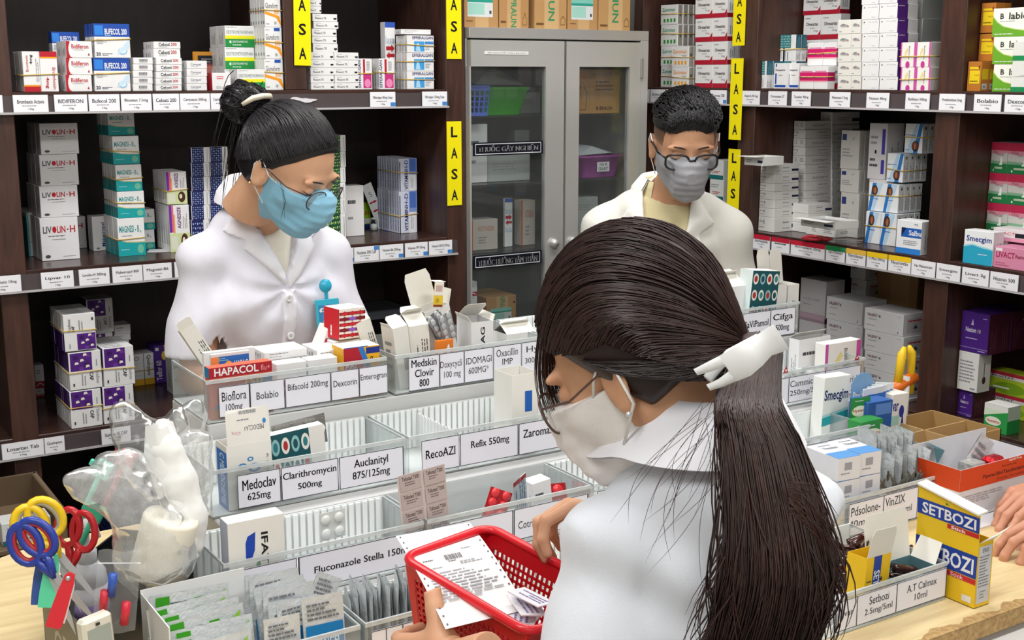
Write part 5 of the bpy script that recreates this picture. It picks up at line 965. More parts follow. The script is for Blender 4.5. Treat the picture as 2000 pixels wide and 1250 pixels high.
# ---------------------------------------------------------------- cartons in the bins
def fit(px0, px1, pyt, pyb, yp):
    pm = ((px0+px1)/2, (pyt+pyb)/2); x0 = at(px0, pm[1], y=yp).x; x1 = at(px1, pm[1], y=yp).x; return x0, x1, at(pm[0], pyb, y=yp).z, at(pm[0], pyt, y=yp).z
def PB(des, px0, px1, pyt, pyb, yp, dep, label, floor=None, rot=(0, 0, 0), name='medicine_box', group=None):
    x0, x1, z0, z1 = fit(px0, px1, pyt, pyb, yp)
    if floor is not None: z0 = floor+.0025
    return put_box(des, x1-x0, dep, z1-z0, ((x0+x1)/2, yp+dep/2, z0), 0, label, group, name, rot=rot)
def carton(des, px0, px1, pyt, pyb, yp, dep, label, floor=None, rot=(0, 0, 0), flaps='FB', fl=.5, inner='e4e2da', cut=0):
    "open carton: a body of four thin walls and separate flaps"
    x0, x1, z0, z1 = fit(px0, px1, pyt, pyb, yp)
    if floor is not None: z0 = floor+.0025
    w, h, d = x1-x0, z1-z0, dep; D_ = DES[des]; t = empty('opened_carton', ((x0+x1)/2, yp+dep/2, z0), 0, label, 'carton', rot=rot); k = .0007
    mb = MB()
    for a in [(-w/2, -d/2, 0, w/2, -d/2+k, h), (-w/2, d/2-k, 0, w/2, d/2, h), (-w/2, -d/2+k, 0, -w/2+k, d/2-k, h), (w/2-k, -d/2+k, 0, w/2, d/2-k, h), (-w/2, -d/2, 0, w/2, d/2, k)]: mb.box(*a, D_['base'])
    if D_['F']: mb.art(D_['F'], (-w/2, -d/2, 0), (w, 0, 0), (0, 0, h), (0, -1, 0))
    if D_['L']: mb.art(D_['L'], (-w/2, d/2, 0), (0, -d, 0), (0, 0, h), (-1, 0, 0))
    if D_['R']: mb.art(D_['R'], (w/2, -d/2, 0), (0, d, 0), (0, 0, h), (1, 0, 0))
    mb.build('body', M_CARD, t)
    for c in flaps:
        L_ = (d if c in 'FBfb' else w*.35)*fl*1.6
        if c in 'FBfb': # F front, B back; lower case stands upright
            sg = -1 if c in 'Ff' else 1; up = c in 'fb'
            v = [(-w/2, 0, 0), (w/2, 0, 0), (w/2, 0, L_*.8), (w/2-.005, 0, L_), (-w/2+.005, 0, L_), (-w/2, 0, L_*.8)]
            f = MB().add(v+[(x, .0006, z) for x, _, z in v], [tuple(range(6)), tuple(range(6, 12))[::-1]]+[(i, i+6, (i+1) % 6+6, (i+1) % 6) for i in range(6)], inner if c in 'FBfb' else 'W').build('flap', M_CARD, t)
            f.location = (0, sg*d/2, h); f.rotation_euler = (sg*(.12 if up else -1.0)*-1 if not up else -sg*.15, 0, 0)
        else:
            sg = -1 if c == 'L' else 1; v = [(0, -d/2+.001, 0), (0, d/2-.001, 0), (0, d/2-.006, L_), (0, -d/2+.006, L_)]
            f = MB().add(v+[(.0006, y, z) for _, y, z in v], [(0, 1, 2, 3), (7, 6, 5, 4), (0, 4, 5, 1), (1, 5, 6, 2), (2, 6, 7, 3), (3, 7, 4, 0)], inner).build('flap', M_CARD, t)
            f.location = (sg*w/2, 0, h); f.rotation_euler = (0, sg*.5, 0)
    return t
fD, fC, fB, fA, fZ = [TIER[k][1] for k in 'DCBAZ']
D('hapacol', 'd8694e', F=[('r', 0, .8, 1, 1, 'a81e2c'), ('T', .08, .83, .78, .98, 'HAPACOL', 'W'), ('t', .82, .84, .97, .95, 'flu+', 'e8a0a0'), ('p', [(.0, .15), (.3, .5), (1, .78), (1, 0), (0, 0)], '3f88b8'), ('p', [(0, .5), (.3, .62), (1, .79), (0, .79)], 'd06a54'), ('r', 0, 0, 1, .2, 'c8743a'), ('T', .56, .56, .84, .74, '150', 'e8c83a')], L=[('r', 0, .8, 1, 1, '2a7fb0')]+side_w)
PB('hapacol', 410, 533, 712, 822, 1.918, .022, 'red and blue fever sachet carton standing in the left top bin', fD)
D('bluesach', 'd6dce0', F=[('r', .18, .1, .98, .85, '2a6cc0'), ('r', 0, .1, .2, .85, 'e88a4a'), ('T', .6, .3, .95, .6, 'HAPAC', 'W'), ('e', .45, .4, .1, .22, 'f0b040'), ('l', .2, .62, .5, .8, 2, 'C')])
PB('bluesach', 412, 488, 688, 730, 1.955, .006, 'blue and orange sachet poking out above the red fever carton', None)
PB('whitebox', 400, 500, 683, 800, 1.985, .01, 'tall white leaflet at the back of the left top bin', fD)
D('pinkfoot', F=[('r', .05, .25, .6, .62, 'd0609a'), ('l', .1, .36, .5, .5, 1, 'W'), ('e', .14, .4, .05, .1, 'W')])
PB('whitebox', 516, 600, 684, 700, 1.97, .06, 'long flat white box lying across the left top bin', None)
PB('pinkfoot', 541, 600, 708, 800, 1.93, .03, 'white box with pink panel, nearer the left end of the top bin', fD)
PB('pinkfoot', 603, 660, 700, 780, 1.93, .03, 'white box with pink panel, beside the red and yellow carton', fD)
D('colbox', 'e8b020', F=[('r', 0, .2, .55, 1, 'b01e30'), ('T', .02, .4, .4, .7, 'COL', 'W'), ('p', [(.4, .2), (.62, .55), (.4, 1), (.55, 1), (.76, .55), (.55, .2)], '2f78c0'), ('r', .62, .86, 1, .98, '1d2f86'), ('t', .72, .66, .92, .8, 'flu', 'K'), ('e', .85, .15, .1, .15, '6a4a20')], T=[('r', 0, 0, 1, 1, 'e4e4e2'), ('r', .02, 0, .7, .12, '1d3a86')])
PB('colbox', 672, 742, 678, 770, 1.918, .05, 'red, blue and yellow fever carton at the right of the first top bin', fD)
PB('whitebox', 620, 672, 682, 700, 1.96, .07, 'white flat carton lying behind the red and yellow carton', None)
D('textwhite', 'e6e4dc', F=[('v', .3, .1, .92, .8, 5, 'k')], L=side_w); D('redbar', 'eceaea', F=[('r', .1, .68, .62, .8, 'a82430'), ('l', .1, .45, .6, .6, 2, 'g'), ('l', .1, .2, .5, .34, 2, 'g')], R=[('l', .2, .2, .8, .5, 2, 'C')])
carton('textwhite', 425, 455, 612, 690, 2.03, .018, 'slim opened white carton leaning left above the left top bin', fD+.02, rot=(0, -.52, 0), flaps='fL', fl=.6)
PB('redbar', 585, 622, 634, 730, 2.01, .03, 'white box with dark red bar leaning in the left top bin', fD, rot=(0, .5, .2))
def waves():
    o = []
    for i in range(5):
        y = .1+i*.18; c = '7a1624' if i % 2 else '7a1624'; o.append(('r', 0, y-.02, 1, y+.08, c))
        for j in range(3): x = (.2, .5, .8)[j]; o.append(('p', [(x-.17, y+.03), (x, y-.05), (x+.17, y+.03), (x, y+.11)], ['c8242e', '8a5ac0'][(i) % 2] if (j % 2 == i % 2 or i % 2 == 0) else c))
    return o
D('wavy', 'eee6dc', F=waves(), L=[('r', 0, 0, 1, 1, 'd22a34'), ('v', .35, .1, .6, .7, 1, 'W')], T=[('r', 0, 0, 1, 1, 'ece8e2')])
PB('wavy', 656, 711, 603, 662, 1.985, .05, 'red carton with dark red and purple wavy pattern, tallest in the left top bin', None, rot=(0, .03, .15))
PB('whitebox', 652, 712, 664, 760, 1.99, .045, 'white carton supporting the wavy red carton', fD)
carton('textwhite', 722, 752, 618, 700, 1.99, .035, 'beige opened carton leaning between the first two top bins', fD+.02, rot=(0, -.3, .1), flaps='F', fl=.5)
D('barc', 'e4e2dc', F=[('m', .5, .3, .9, .55, 'k')], L=[('l', .2, .3, .8, .8, 4, 'g')])
carton('barc', 778, 808, 636, 760, 1.93, .04, 'leftmost opened white carton with bar code in the crammed bin', fD, rot=(0, -.12, .1), flaps='FL', fl=.5)
carton('textwhite', 808, 845, 634, 750, 1.945, .06, 'opened white carton with rows of print in the crammed bin', fD, rot=(0, -.06, -.05), flaps='FBR', fl=.55)
D('tallopen', 'e8e6e2', F=[('r', .52, .08, .74, .2, 'k'), ('l', .1, .3, .6, .4, 2, 'g')], R=[('v', .2, .2, .7, .8, 2, 'g')])
carton('tallopen', 852, 902, 596, 740, 1.97, .045, 'tallest opened white carton, tilted, with yellow torn lid', fD, rot=(0, -.2, .05), flaps='bR', fl=.9)
x0, x1, z0, z1 = fit(842, 860, 546, 595, 1.975)
MB().box(0, 0, 0, x1-x0, .0008, z1-z0, 'e8c83a').art([('r', 0, .45, 1, 1, 'eeeae0'), ('m', .15, .6, .85, .85, 'b06a70'), ('r', 0, 0, 1, .08, '8a2a20'), ('e', .4, .25, .2, .1, 'c8a020')], (0, 0, 0), (x1-x0, 0, 0), (0, 0, z1-z0), (0, -1, 0)).box(0, .0008, z1-z0-.0008, x1-x0+.004, .02, z1-z0, 'e8e6e0').build('torn_lid', M_CARD, None, label='yellow and white torn carton lid rising highest from the crammed bin', cat='flap', loc=(x0, 1.968, z0-.002), rot=(0, .1, 0))
D('orangep', 'e07c28', F=[('e', .7, .6, .12, .3, 'W'), ('l', .1, .4, .5, .8, 3, 'W')])
PB('orangep', 853, 886, 664, 760, 1.922, .008, 'orange carton front low between white cartons', fD, rot=(0, .0, 0))
D('idomag', F=[('T', .42, .05, .62, .9, 'IDOMAG', 'K', 90), ('v', .1, .3, .25, .8, 1, 'g')], R=[('v', .15, .1, .85, .8, 5, 'k')])
carton('idomag', 926, 966, 628, 740, 1.94, .07, 'opened white carton with black upright lettering', fD, rot=(0, 0, -.12), flaps='BRL', fl=.5)
D('tealfoot', 'e6e6e2', F=[('p', [(0, .2), (.3, .1), (1, 0), (0, 0)], '2a8a96')])
carton('tealfoot', 990, 1045, 650, 740, 1.96, .05, 'opened white carton at the right of the crammed bin', fD, flaps='FB', fl=.5)
def foil_strip(px, py, yp, w, h, rot, label, c='c9ccd0', pills=None, nx=2, ny=5, floorz=None, pillc='d9dadc', back=None, r=.006, mat=None):
    p = at(px, py, y=yp); t = empty('blister_strip', (p.x, p.y, p.z if floorz is None else floorz), 0, label, 'blister pack', rot=rot)
    MB().box(-w/2, -.0003, 0, w/2, .0003, h, c).art(back or [], (-w/2, -.0003, 0), (w, 0, 0), (0, 0, h), (0, -1, 0)).build('foil_sheet', mat or M_FOIL, t)
    if pills:
        for i in range(nx):
            for j in range(ny):
                x = -w/2+(i+.5)*w/nx; z = (j+.5)*h/ny; a = [math.pi*k/6 for k in range(7)]
                MB().lathe([(r*math.cos(q/2), r*.62*math.sin(q/2)) for q in a], pillc, k=12, M=Tm(x, -.0004, z, rx=PI/2)@Matrix.Diagonal((pills[0], pills[1], 1, 1))).build('pill_pocket', M_PLAST, t)
    return t
for k, (dx, an) in enumerate([(0, -.5), (6, -.62), (12, -.42)]):
    foil_strip(868+dx, 664, 1.955-.006*k, .032, .06, (0.1*k, an, .15), 'grey capsule strip in the crammed bin, '+['front', 'middle', 'rear'][2-k]+' one of three', 'a9abae', (1, 1.5), 2, 4, pillc='b9bbbe', r=.0055)
D('tealdrop', '17525a', F=[('r', 0, 0, 1, 1, '17525a')]+sum([[('e', (i+.5)/4, (j+.5)/4, .1, .085, ['e8e8e0', '8ec0c4', 'e8e8e0'][(i+j) % 3]), ('e', (i+.5)/4, (j+.5)/4, .062, .05, ['b0302e', '17525a', 'b0302e', '3f8a90'][(i*3+j*2) % 4])] for i in range(4) for j in range(4)], []), L=[('r', 0, 0, 1, 1, 'd0dcdc')], T=[('r', 0, 0, 1, 1, 'e4e4e0')])
D('clari', 'e6e4e0', F=[('r', 0, 0, 1, 1, 'e6e4e0'), ('r', .02, .3, .72, 1, '17525a')]+sum([[('e', .1+i*.18, .47+j*.33, .075, .13, ['e8e8e0', '8ec0c4'][(i+j) % 2]), ('e', .1+i*.18, .47+j*.33, .042, .075, ['b0302e', '2f7a84', '17525a'][(i*2+j) % 3])] for i in range(4) for j in range(2)], [])+[('v', .8, .05, .95, .3, 2, 'k')])
PB('tealdrop', 1460, 1512, 530, 640, 1.93, .04, 'teal carton with rows of white and red drops', fD, rot=(0, .1, .0))
D('stripes', 'e6e4e0', F=[('v', .1, .02, .9, .5, 4, 'a8a4a0'), ('r', 0, 0, .03, 1, 'n')])
carton('stripes', 1511, 1535, 556, 640, 1.93, .05, 'opened cream carton, left of the pair behind the right end cards', fD, flaps='b', fl=.9)
carton('stripes', 1536, 1559, 556, 640, 1.93, .05, 'opened cream carton, right of the pair behind the right end cards', fD, flaps='b', fl=.9)
carton('whitebox', 1410, 1455, 560, 660, 1.95, .07, 'opened white carton beside the teal drop carton', fD, flaps='FB')
# second tier
D('medoclav', 'e9e7e1', F=[('e', .34, .66, .1, .05, '3a86c4'), ('e', .34, .66, .055, .028, 'e9e7e1'), ('e', .52, .76, .07, .035, '3a86c4'), ('e', .52, .76, .035, .018, 'e9e7e1'), ('e', .6, .62, .14, .07, '3a86c4'), ('e', .6, .62, .075, .038, 'e9e7e1'), ('t', .42, .08, .54, .54, 'MEDOCLAV', 'k', -90), ('t', .28, .14, .38, .5, 'Amoxicillin', 'g', -90), ('t', .86, .1, .93, .8, 'R Prescription', 'g', -90)], L=[('r', 0, 0, 1, .9, '1f6cc0'), ('T', .3, .06, .75, .86, 'C MEDOCHEMIE', 'c8dcf0', -90)])
t = carton('medoclav', 444, 532, 866, 985, 1.756, .045, 'tall opened cream carton with blue end standing in the left second tier bin', fC, flaps='')
x0, x1, z0, z1 = fit(448, 533, 793, 862, 1.765)
f = MB().add([(0, 0, 0), (x1-x0, 0, 0), (x1-x0, .004, z1-z0-.006), (x1-x0-.004, .006, z1-z0), (.003, .006, z1-z0), (0, .004, z1-z0-.005)], [(0, 1, 2, 3, 4, 5)], 'e9e7e1').art([('t', .4, .38, .86, .52, 'MEDOCLAV', 'k', 180), ('t', .12, .3, .32, .42, '625mg', 'c87a80', 180), ('e', .88, .6, .04, .07, 'b'), ('l', .25, .66, .7, .74, 1, 'g'), ('m', .3, .86, .7, .96, 'g')], (0, 0, 0), (x1-x0, 0, 0), (0, .005, z1-z0), (0, -1, .0)).build('lid', M_CARD, t)
f.location = (-(x1-x0)/2+.001, -.0215, z0-fC-.004)
PB('clari', 535, 642, 838, 960, 1.775, .02, 'white carton with teal drop band in the left second tier bin', fC, rot=(0, -.07, 0))
foil_strip(589, 862, 1.80, .092, .05, (0, -.1, 0), 'grey foil strip with two big white tablets above the teal drop carton', '8f8f8d', (1.7, 1), 2, 1, pillc='eceaea', r=.013, floorz=1.105)
D('bluesq', 'e8e6e0', F=[('r', .5, .12, .78, .36, '1f5fb4'), ('r', .5, .52, .78, .78, '1f5fb4')], T=[('m', .5, .3, .9, .8, 'g')])
carton('bluesq', 1000, 1050, 730, 840, 1.765, .06, 'white carton with two blue squares in the middle second tier bin', fC, flaps='')
# ampoules: second tier right
def ampoule(p, rx, rz, label, group, body=None, s=1.0, lab='e8e6e4'):
    t = empty('glass_ampoule', p, 0, label, 'ampoule', group, rot=(rx, 0, rz)); key = ('amp', lab, body.name if body else '')
    if key not in _mesh:
        a = MB().lathe([(0, 0), (.0075, .001), (.0078, .004), (.0078, .034), (.006, .038), (.0032, .042), (.0034, .046), (.0045, .052), (.003, .062), (0, .064)], 'W', k=14).mesh('vessel', body or M_GLASS)
        b = MB().lathe([(.0081, .010), (.0081, .030)], lab or 'W', k=14).mesh('paper_label', M_PAPER); _mesh[key] = (a, b)
    a, b = _mesh[key]; link('vessel', a, t)
    if lab: link('paper_label', b, t)
    t.scale = (s, s, s); return t
R_ = random.Random(21); q = 0
for row, n in enumerate([5, 5, 4]):
    for i in range(n):
        q += 1; p = Vector((1.745+i*.030+row*.012, 1.80+R_.uniform(-.01, .02), fC+.014+row*.017)); ampoule(p, PI/2-.05+R_.uniform(-.15, .15), 1.25+R_.uniform(-.3, .3), 'clear labelled ampoule lying in the heap at the right end of the second tier', 'clear ampoules in the second tier')
PB('pinkband', 1612, 1680, 668, 720, 1.80, .03, 'pale carton with magenta edge at the right end of second tier', fC, rot=(0, 0, .0))
carton('whitebox', 1560, 1620, 660, 740, 1.85, .03, 'opened white carton of ampoules in the second tier', fC, flaps='B')
for i in range(6): ampoule((1.60+i*.019, 1.66+.012*(i % 2), fB+.003), 0, .3*i, 'clear ampoule standing upright in the third tier bin', 'upright ampoules in the third tier', lab=None)
# third tier
D('ifatrax', 'eae8e2', F=[('p', [(.3, .5), (.3, .72), (.34, .8), (.48, .84), (.46, .62), (.4, .52)], '1f46b0'), ('p', [(.3, .3), (.36, .24), (.46, .24), (.54, .34), (.56, .5), (.48, .46), (.46, .36), (.38, .3)], '128a38'), ('T', .58, .02, .7, .82, 'IFATRAX', 'K', -90)], L=[('r', 0, 0, 1, 1, 'b8bcc8')])
PB('ifatrax', 445, 556, 1012, 1095, 1.575, .03, 'white carton with blue and green drop emblem in the left third tier bin', fB)
foil_strip(650, 1052, 1.60, .042, .045, (.1, -.05, 0), 'white blister strip standing in the left third tier bin', 'd8dcdc', (1, 1), 2, 2, pillc='e2e6e6', r=.008, mat=M_PLAST)
for k in range(3): MB().box(-.045, -.012, 0, .045, .02, .003, 'dfe3e4', ch=.001).build('white_strip', M_PLAST, None, label='white blister strip lying in the left third tier bin, '+['bottom', 'middle', 'top'][k], cat='blister pack', loc=(.66+k*.012, 1.64, fB+.004+k*.0038), rot=(0, 0, .1*k))
fo = []
for i in range(2):
    for j in range(5):
        y0 = .02+j*.2; x0 = .04+i*.5; fo += [('r', x0, y0, x0+.44, y0+.175, 'b8a9a8'), ('T', x0+.05, y0+.11, x0+.4, y0+.155, 'Tefostad T300', '3a2c2e'), ('l', x0+.1, y0+.05, x0+.36, y0+.1, 2, '6a5658')]
t = foil_strip(838, 1005, 1.575, .082, .145, (-.02, -.08, 0), 'tall pinkish grey foil sheet printed in a grid, in the middle third tier bin', 'cbbdbb', back=fo, floorz=fB+.004, mat=M_PLAST); t.location.x = at(838, 1005, y=1.575).x
t = foil_strip(985, 978, 1.592, .045, .062, (-.12, .45, 0), 'red blister strip with round red tablets leaning in third tier bin', 'b01c26', (1, 1), 2, 4, pillc='e0383e', r=.0085, floorz=fB+.026, mat=M_PLAST); t.location.x = at(968, 985, y=1.575).x
t = foil_strip(1022, 950, 1.60, .036, .085, (.1, -.25, .4), 'silver-backed blister strip with red rim behind the red tablets', 'c0ccd4', floorz=fB+.02, back=[('v', .1, .05, .9, .95, 5, '5a7a98'), ('r', 0, .9, 1, 1, 'a01822')]); t.location.x = at(1020, 960, y=1.60).x
PB('whitebox', 1046, 1082, 938, 985, 1.60, .03, 'small white packet beside the red blister strips', fB+.01, rot=(0, -.1, 0))
t = foil_strip(1095, 960, 1.61, .036, .05, (-.4, .1, 0), 'red blister strip half hidden behind the white packet', 'a01822', (1, 1), 1, 2, pillc='d0282e', r=.011, floorz=fB+.015, mat=M_PLAST)
D('smecbox', 'e8eae6', F=[('T', .04, .62, .96, .82, 'Smecgim', '24306a'), ('p', [(0, .3), (1, .36), (1, .5), (0, .42)], '2aa0a8'), ('p', [(0, .42), (1, .5), (1, .54), (0, .46)], 'a8d0d4')])
def lidcard(des, px0, px1, pyt, pyb, yp, dep, label, floor, rot=(0, 0, 0)): return PB(des, px0, px1, pyt, pyb, yp, dep, label, floor, rot)
lidcard('smecbox', 1605, 1655, 736, 860, 1.665, .03, 'white and teal folded sachet carton at the back of the right third tier bin', fB, rot=(0, .03, 0))
D('prebu', '2f5fa8', F=[('r', 0, 0, 1, 1, '24569c'), ('T', .06, .42, .7, .54, 'Prebutin', 'W'), ('r', 0, .3, 1, .36, 'c06a60'), ('r', .3, .72, .95, .95, '5a86c8')])
lidcard('prebu', 1692, 1738, 785, 900, 1.60, .05, 'blue folded carton of sachets', fB, rot=(0, .03, 0))
D('bluelid', '7aa4cc', F=[('r', 0, 0, 1, 1, '6f9cc8'), ('T', .1, .5, .9, .64, 'Prebufen', 'W'), ('r', .1, .1, .6, .3, '24569c')])
x0, x1, z0, z1 = fit(1657, 1700, 727, 860, 1.665)
mb = MB().prism([(0, 0), (x1-x0, 0), (x1-x0, (z1-z0)*.85), ((x1-x0)*.8, (z1-z0)*.97), ((x1-x0)*.5, z1-z0), ((x1-x0)*.2, (z1-z0)*.97), (0, (z1-z0)*.85)], .001, '7fa8d0').art([('T', .08, .62, .92, .74, 'Prebutin', 'e8eef4'), ('r', .1, .3, .9, .5, '1d4a90')], (0, 0, 0), (x1-x0, 0, 0), (0, 0, z1-z0), (0, -1, 0)); mb.build('display_lid', M_CARD, None, label='rounded sky blue display lid rising from the right third tier bin', cat='flap', loc=(x0, 1.66, z0))
D('oarbox', 'e6e2dc', F=[('T', .02, .62, .4, .8, 'var', '24308a'), ('e', .62, .6, .16, .14, '24308a'), ('p', [(.5, .2), (.8, .3), (.7, .6), (.62, .3)], '24308a'), ('r', 0, .3, .5, .52, '9fc8bc')])
PB('oarbox', 1740, 1770, 770, 860, 1.63, .05, 'cream carton with dark blue figure behind the foil sachets', fB, rot=(0, .03, 0))
D('nyst', '2f8a44', F=[('r', 0, .42, 1, 1, '2c8a42'), ('l', .2, .84, .8, .9, 1, 'W'), ('e', .5, .64, .42, .15, 'e8ead8'), ('T', .12, .6, .86, .7, 'Nystatin', 'b8282c'), ('r', 0, 0, 1, .42, 'd8dcd4'), ('v', .2, .05, .5, .36, 2, 'g')])
PB('nyst', 1681, 1722, 822, 905, 1.568, .035, 'green and white carton with red lettering, front of the right third tier bin', fB)
D('nystlid', '2f8a44', F=[('r', 0, 0, 1, 1, '2c8a42'), ('l', .2, .84, .8, .9, 1, 'W'), ('e', .5, .46, .42, .22, 'e8ead8'), ('T', .12, .4, .86, .54, 'Nystatin', 'b8282c')])
PB('nystlid', 1660, 1697, 777, 825, 1.612, .0015, 'upright green lid of the green and white carton', None, rot=(0, .06, 0))
for k in range(4): PB('bluesach', 1683+k*5, 1722+k*4, 757-k*3, 850, 1.645+k*.006, .003, 'blue and white sachet in the upright pack, '+['first', 'second', 'third', 'fourth'][k]+' from front', fB+.02, rot=(.02, .05*k, 0), name='paper_sachet')
# lowest tier right: white boxes with blue tops, sachets, gold ampoules
D('qr', 'dcdce2', F=[('r', .3, .45, .62, .78, '9a9aa4'), ('l', .15, .25, .8, .36, 1, 'g')], R=[('v', .1, .08, .9, .9, 6, 'a6a6ac')], T=[('r', 0, 0, 1, .4, '5a94d0'), ('t', .3, .6, .9, .75, 'Vinsolon', 'k'), ('l', .3, .8, .9, .9, 1, 'g')])
zz = [at(1640, 990, y=1.45).z]
a0 = at(1603, 950, y=1.44).x; 
for l in range(3):
    for c in range(2):
        put_box('qr', .052, .085, .042, (1.612+c*.0535, 1.47, fA+.014+l*.0428), 0, 'white box with blue-edged top by the ponytail, '+['lowest', 'middle', 'highest'][l]+' layer, '+['left', 'right'][c], 'white blue-edged boxes by the ponytail', rot=(0, 0, -.05*l))
def sachet(p, w, h, rot, label, group, design, c='d3d8da', th=.0022):
    key = ('sach', design, round(w, 3), round(h, 3))
    if key not in _mesh:
        g = []; 
        for i in range(6):
            v = i/5; row = []
            for j in range(8):
                u = j/7; bulge = th*(math.sin(PI*min(1, max(0, (u-.06)/.88)))**.5)*(math.sin(PI*min(1, max(0, (v-.08)/.84)))**.5) if .05 < u < .95 and .07 < v < .93 else 0
                row.append((-w/2+u*w, -bulge-.0002+.0006*math.sin(7*u+5*v), v*h))
            g.append(row)
        b = [[(x, -y+.0004, z) for (x, y, z) in r_] for r_ in g]; mb = MB().grid(g, c, mi=0, smooth=False).grid([r_[::-1] for r_ in b], c, mi=0, smooth=False)
        E = {'green': [('r', .07, .62, .24, .96, '3c9a24'), ('r', .55, .55, .68, .86, '3c9a24'), ('p', [(.74, .72), (.96, .92), (.92, .76)], '8ac040'), ('p', [(.74, .5), (.96, .68), (.9, .4)], 'c8d878'), ('l', .25, .8, .5, .86, 1, 'k'), ('p', [(.2, .1), (.9, .5), (.8, .2)], 'c8d878')], 'gran': [('r', .05, .08, .95, .6, '1f7ab8'), ('T', .12, .26, .88, .4, 'GRANGEL', 'e4eef4'), ('l', .1, .66, .9, .92, 4, '6a6e74'), ('e', .7, .16, .2, .1, '7ab4dc')], 'text': [('l', .1, .5, .9, .92, 5, '7a7e84'), ('r', .05, .06, .95, .38, '3f88c0')], 'plain': [('r', .1, .1, .9, .14, '9aa8b8')], 'blue': [('r', .1, .1, .9, .45, '2f78a8'), ('l', .1, .6, .9, .9, 3, 'g')]}[design]
        mb.art(E, (-w/2, -th-.0006, 0), (w, 0, 0), (0, 0, h), (0, -1, 0), mi=1); _mesh[key] = mb.mesh('sachet', [M_FOILW, M_PAPER])
    return link('sachet', _mesh[key], None, label, 'sachet', group, loc=p, rot=rot)
M_FOILW = attr_mat('sachet_foil', .35, .5, .05, 40, metal=.25, bump=.35, bscale=70)
R_ = random.Random(9); NM = ['first', 'second', 'third', 'fourth', 'fifth', 'sixth', 'seventh', 'eighth', 'ninth', 'tenth', 'eleventh', 'twelfth', 'thirteenth', 'fourteenth', 'fifteenth', 'sixteenth', 'seventeenth', 'eighteenth']
for k in range(18): sachet((1.752+(k % 9)*.0112, 1.478+(k//9)*.03, fA+.006+(k//9)*.02), .07, .115+R_.uniform(-.012, .01), (R_.uniform(-.08, .08), R_.uniform(-.08, .08), 1.25+R_.uniform(-.12, .12)), 'silvery upright sachet in the lowest right bin, '+('front' if k < 9 else 'rear')+' row, '+NM[k % 9]+' from left', 'upright silvery sachets in the lowest right bin', 'plain')
for k in range(34):
    x = 1.728+R_.uniform(0, .125); y = 1.426+R_.uniform(0, .034)
    t = link('gold_ampoule', _mesh.setdefault('gold', MB().lathe([(0, 0), (.0035, .001), (.0035, .022), (.0015, .027), (.0022, .032), (0, .036)], 'W', k=8).mesh('gold_ampoule', clear_mat('gold_glass', (.45, .36, .06), 1, .05, .12, .9))), None, 'tiny yellow-green ampoule in the dense heap of the lowest right bin', 'ampoule', 'tiny yellow-green ampoules', loc=(x, y, fA+.044+R_.uniform(-.004, .014)), rot=(R_.uniform(-.5, .5), R_.uniform(-.5, .5), R_.uniform(0, 6)))
MB().box(1.722, 1.422, fA+.003, 1.86, 1.466, fA+.044, 'd8d4c4', ch=.002).build('ampoule_tray', M_CARD, None, label='cream carton tray under the tiny yellow-green ampoules', cat='tray')
sachet((1.90, 1.43, .915), .05, .13, (.1, .62, 0), 'white and blue sachet leaning out to the right of the foil sachets', None, 'blue')
# lowest tier left: sachets
GW = []
for k in range(7):
    y = 1.425+k*.0165; sachet((.465+R_.uniform(-.010, .010), y, fA+.006+k*.0062), .108, .084+R_.uniform(-.004, .006), (-.16+R_.uniform(-.04, .04), R_.uniform(-.05, .05), R_.uniform(-.06, .06)), 'silver sachet with green square, '+NM[k]+' from front in the left pack', 'silver sachets with green squares', 'green')
for k in range(9):
    y = 1.422+k*.013; sachet((.578+R_.uniform(-.006, .01)+(.03 if k == 0 else 0), y, fA+.008+k*.003+(.016 if k < 2 else .004)), .058 if k < 2 else .075, .088+R_.uniform(-.004, .008), (-.14, R_.uniform(-.12, .12), R_.uniform(-.08, .08)), 'silver and blue gel sachet, '+NM[k]+' from front in the wide bin', 'silver and blue gel sachets', 'gran' if k < 2 else 'text')
sachet((.546, 1.418, fA+.016), .05, .09, (-.1, .03, 0), 'silver and blue gel sachet beside the foremost one', None, 'gran')
sachet((.618, 1.50, fA+.045), .04, .075, (-.1, .5, 0), 'printed white sachet tilted above the gel sachets', None, 'text')
mb = MB().box(.402, 1.552, .905, .545, 1.5535, 1.03, 'e6e8e8').box(.402, 1.43, .905, .4035, 1.552, 1.026, 'e2e4e4').build('white_tray_back', M_PLAST, None, label='white plastic panel standing behind the green-square sachets', cat='panel')
for k in range(13): sachet((.675+k*.0088, 1.49, fA+.006), .062, .088+R_.uniform(-.01, .008), (R_.uniform(-.05, .05), R_.uniform(-.12, .12), 1.3+R_.uniform(-.12, .12)), 'thin white sachet on edge beside the red basket, '+NM[k]+' from left', 'thin white sachets on edge', 'plain')
# front right bin: brown ampoules, opened cartons
D('setb', 'e8bc1c', F=[('r', .3, 0, .62, 1, '1d3f98'), ('T', .34, .02, .58, .72, 'SETBOZI', 'W', -90), ('l', .06, .5, .26, .56, 1, 'k')], R=[('r', 0, 0, 1, 1, 'e8e6e2')])
carton('setb', 1682, 1735, 1088, 1165, 1.168, .035, 'opened yellow and blue carton inside the front bin', fZ+.012, rot=(0, .08, .1), flaps='fR', fl=.8)
D('zinc', '5a7f88', F=[('e', .45, .0, .4, 1.0, 'dfe3e2'), ('r', 0, -.3, .001, -.2, 'W'), ('T', .12, .12, .84, .5, 'ATzinc', '18181c'), ('l', .3, .64, .7, .74, 1, 'k')])
D('zinc', '5a7f88', F=[('p', [(.08, 0), (.1, .4), (.25, .8), (.45, .96), (.68, .9), (.85, .6), (.9, .2), (.88, 0)], 'dfe3e2'), ('T', .14, .2, .84, .6, 'ATzinc', '18181c'), ('l', .3, .72, .7, .8, 1, 'k')])
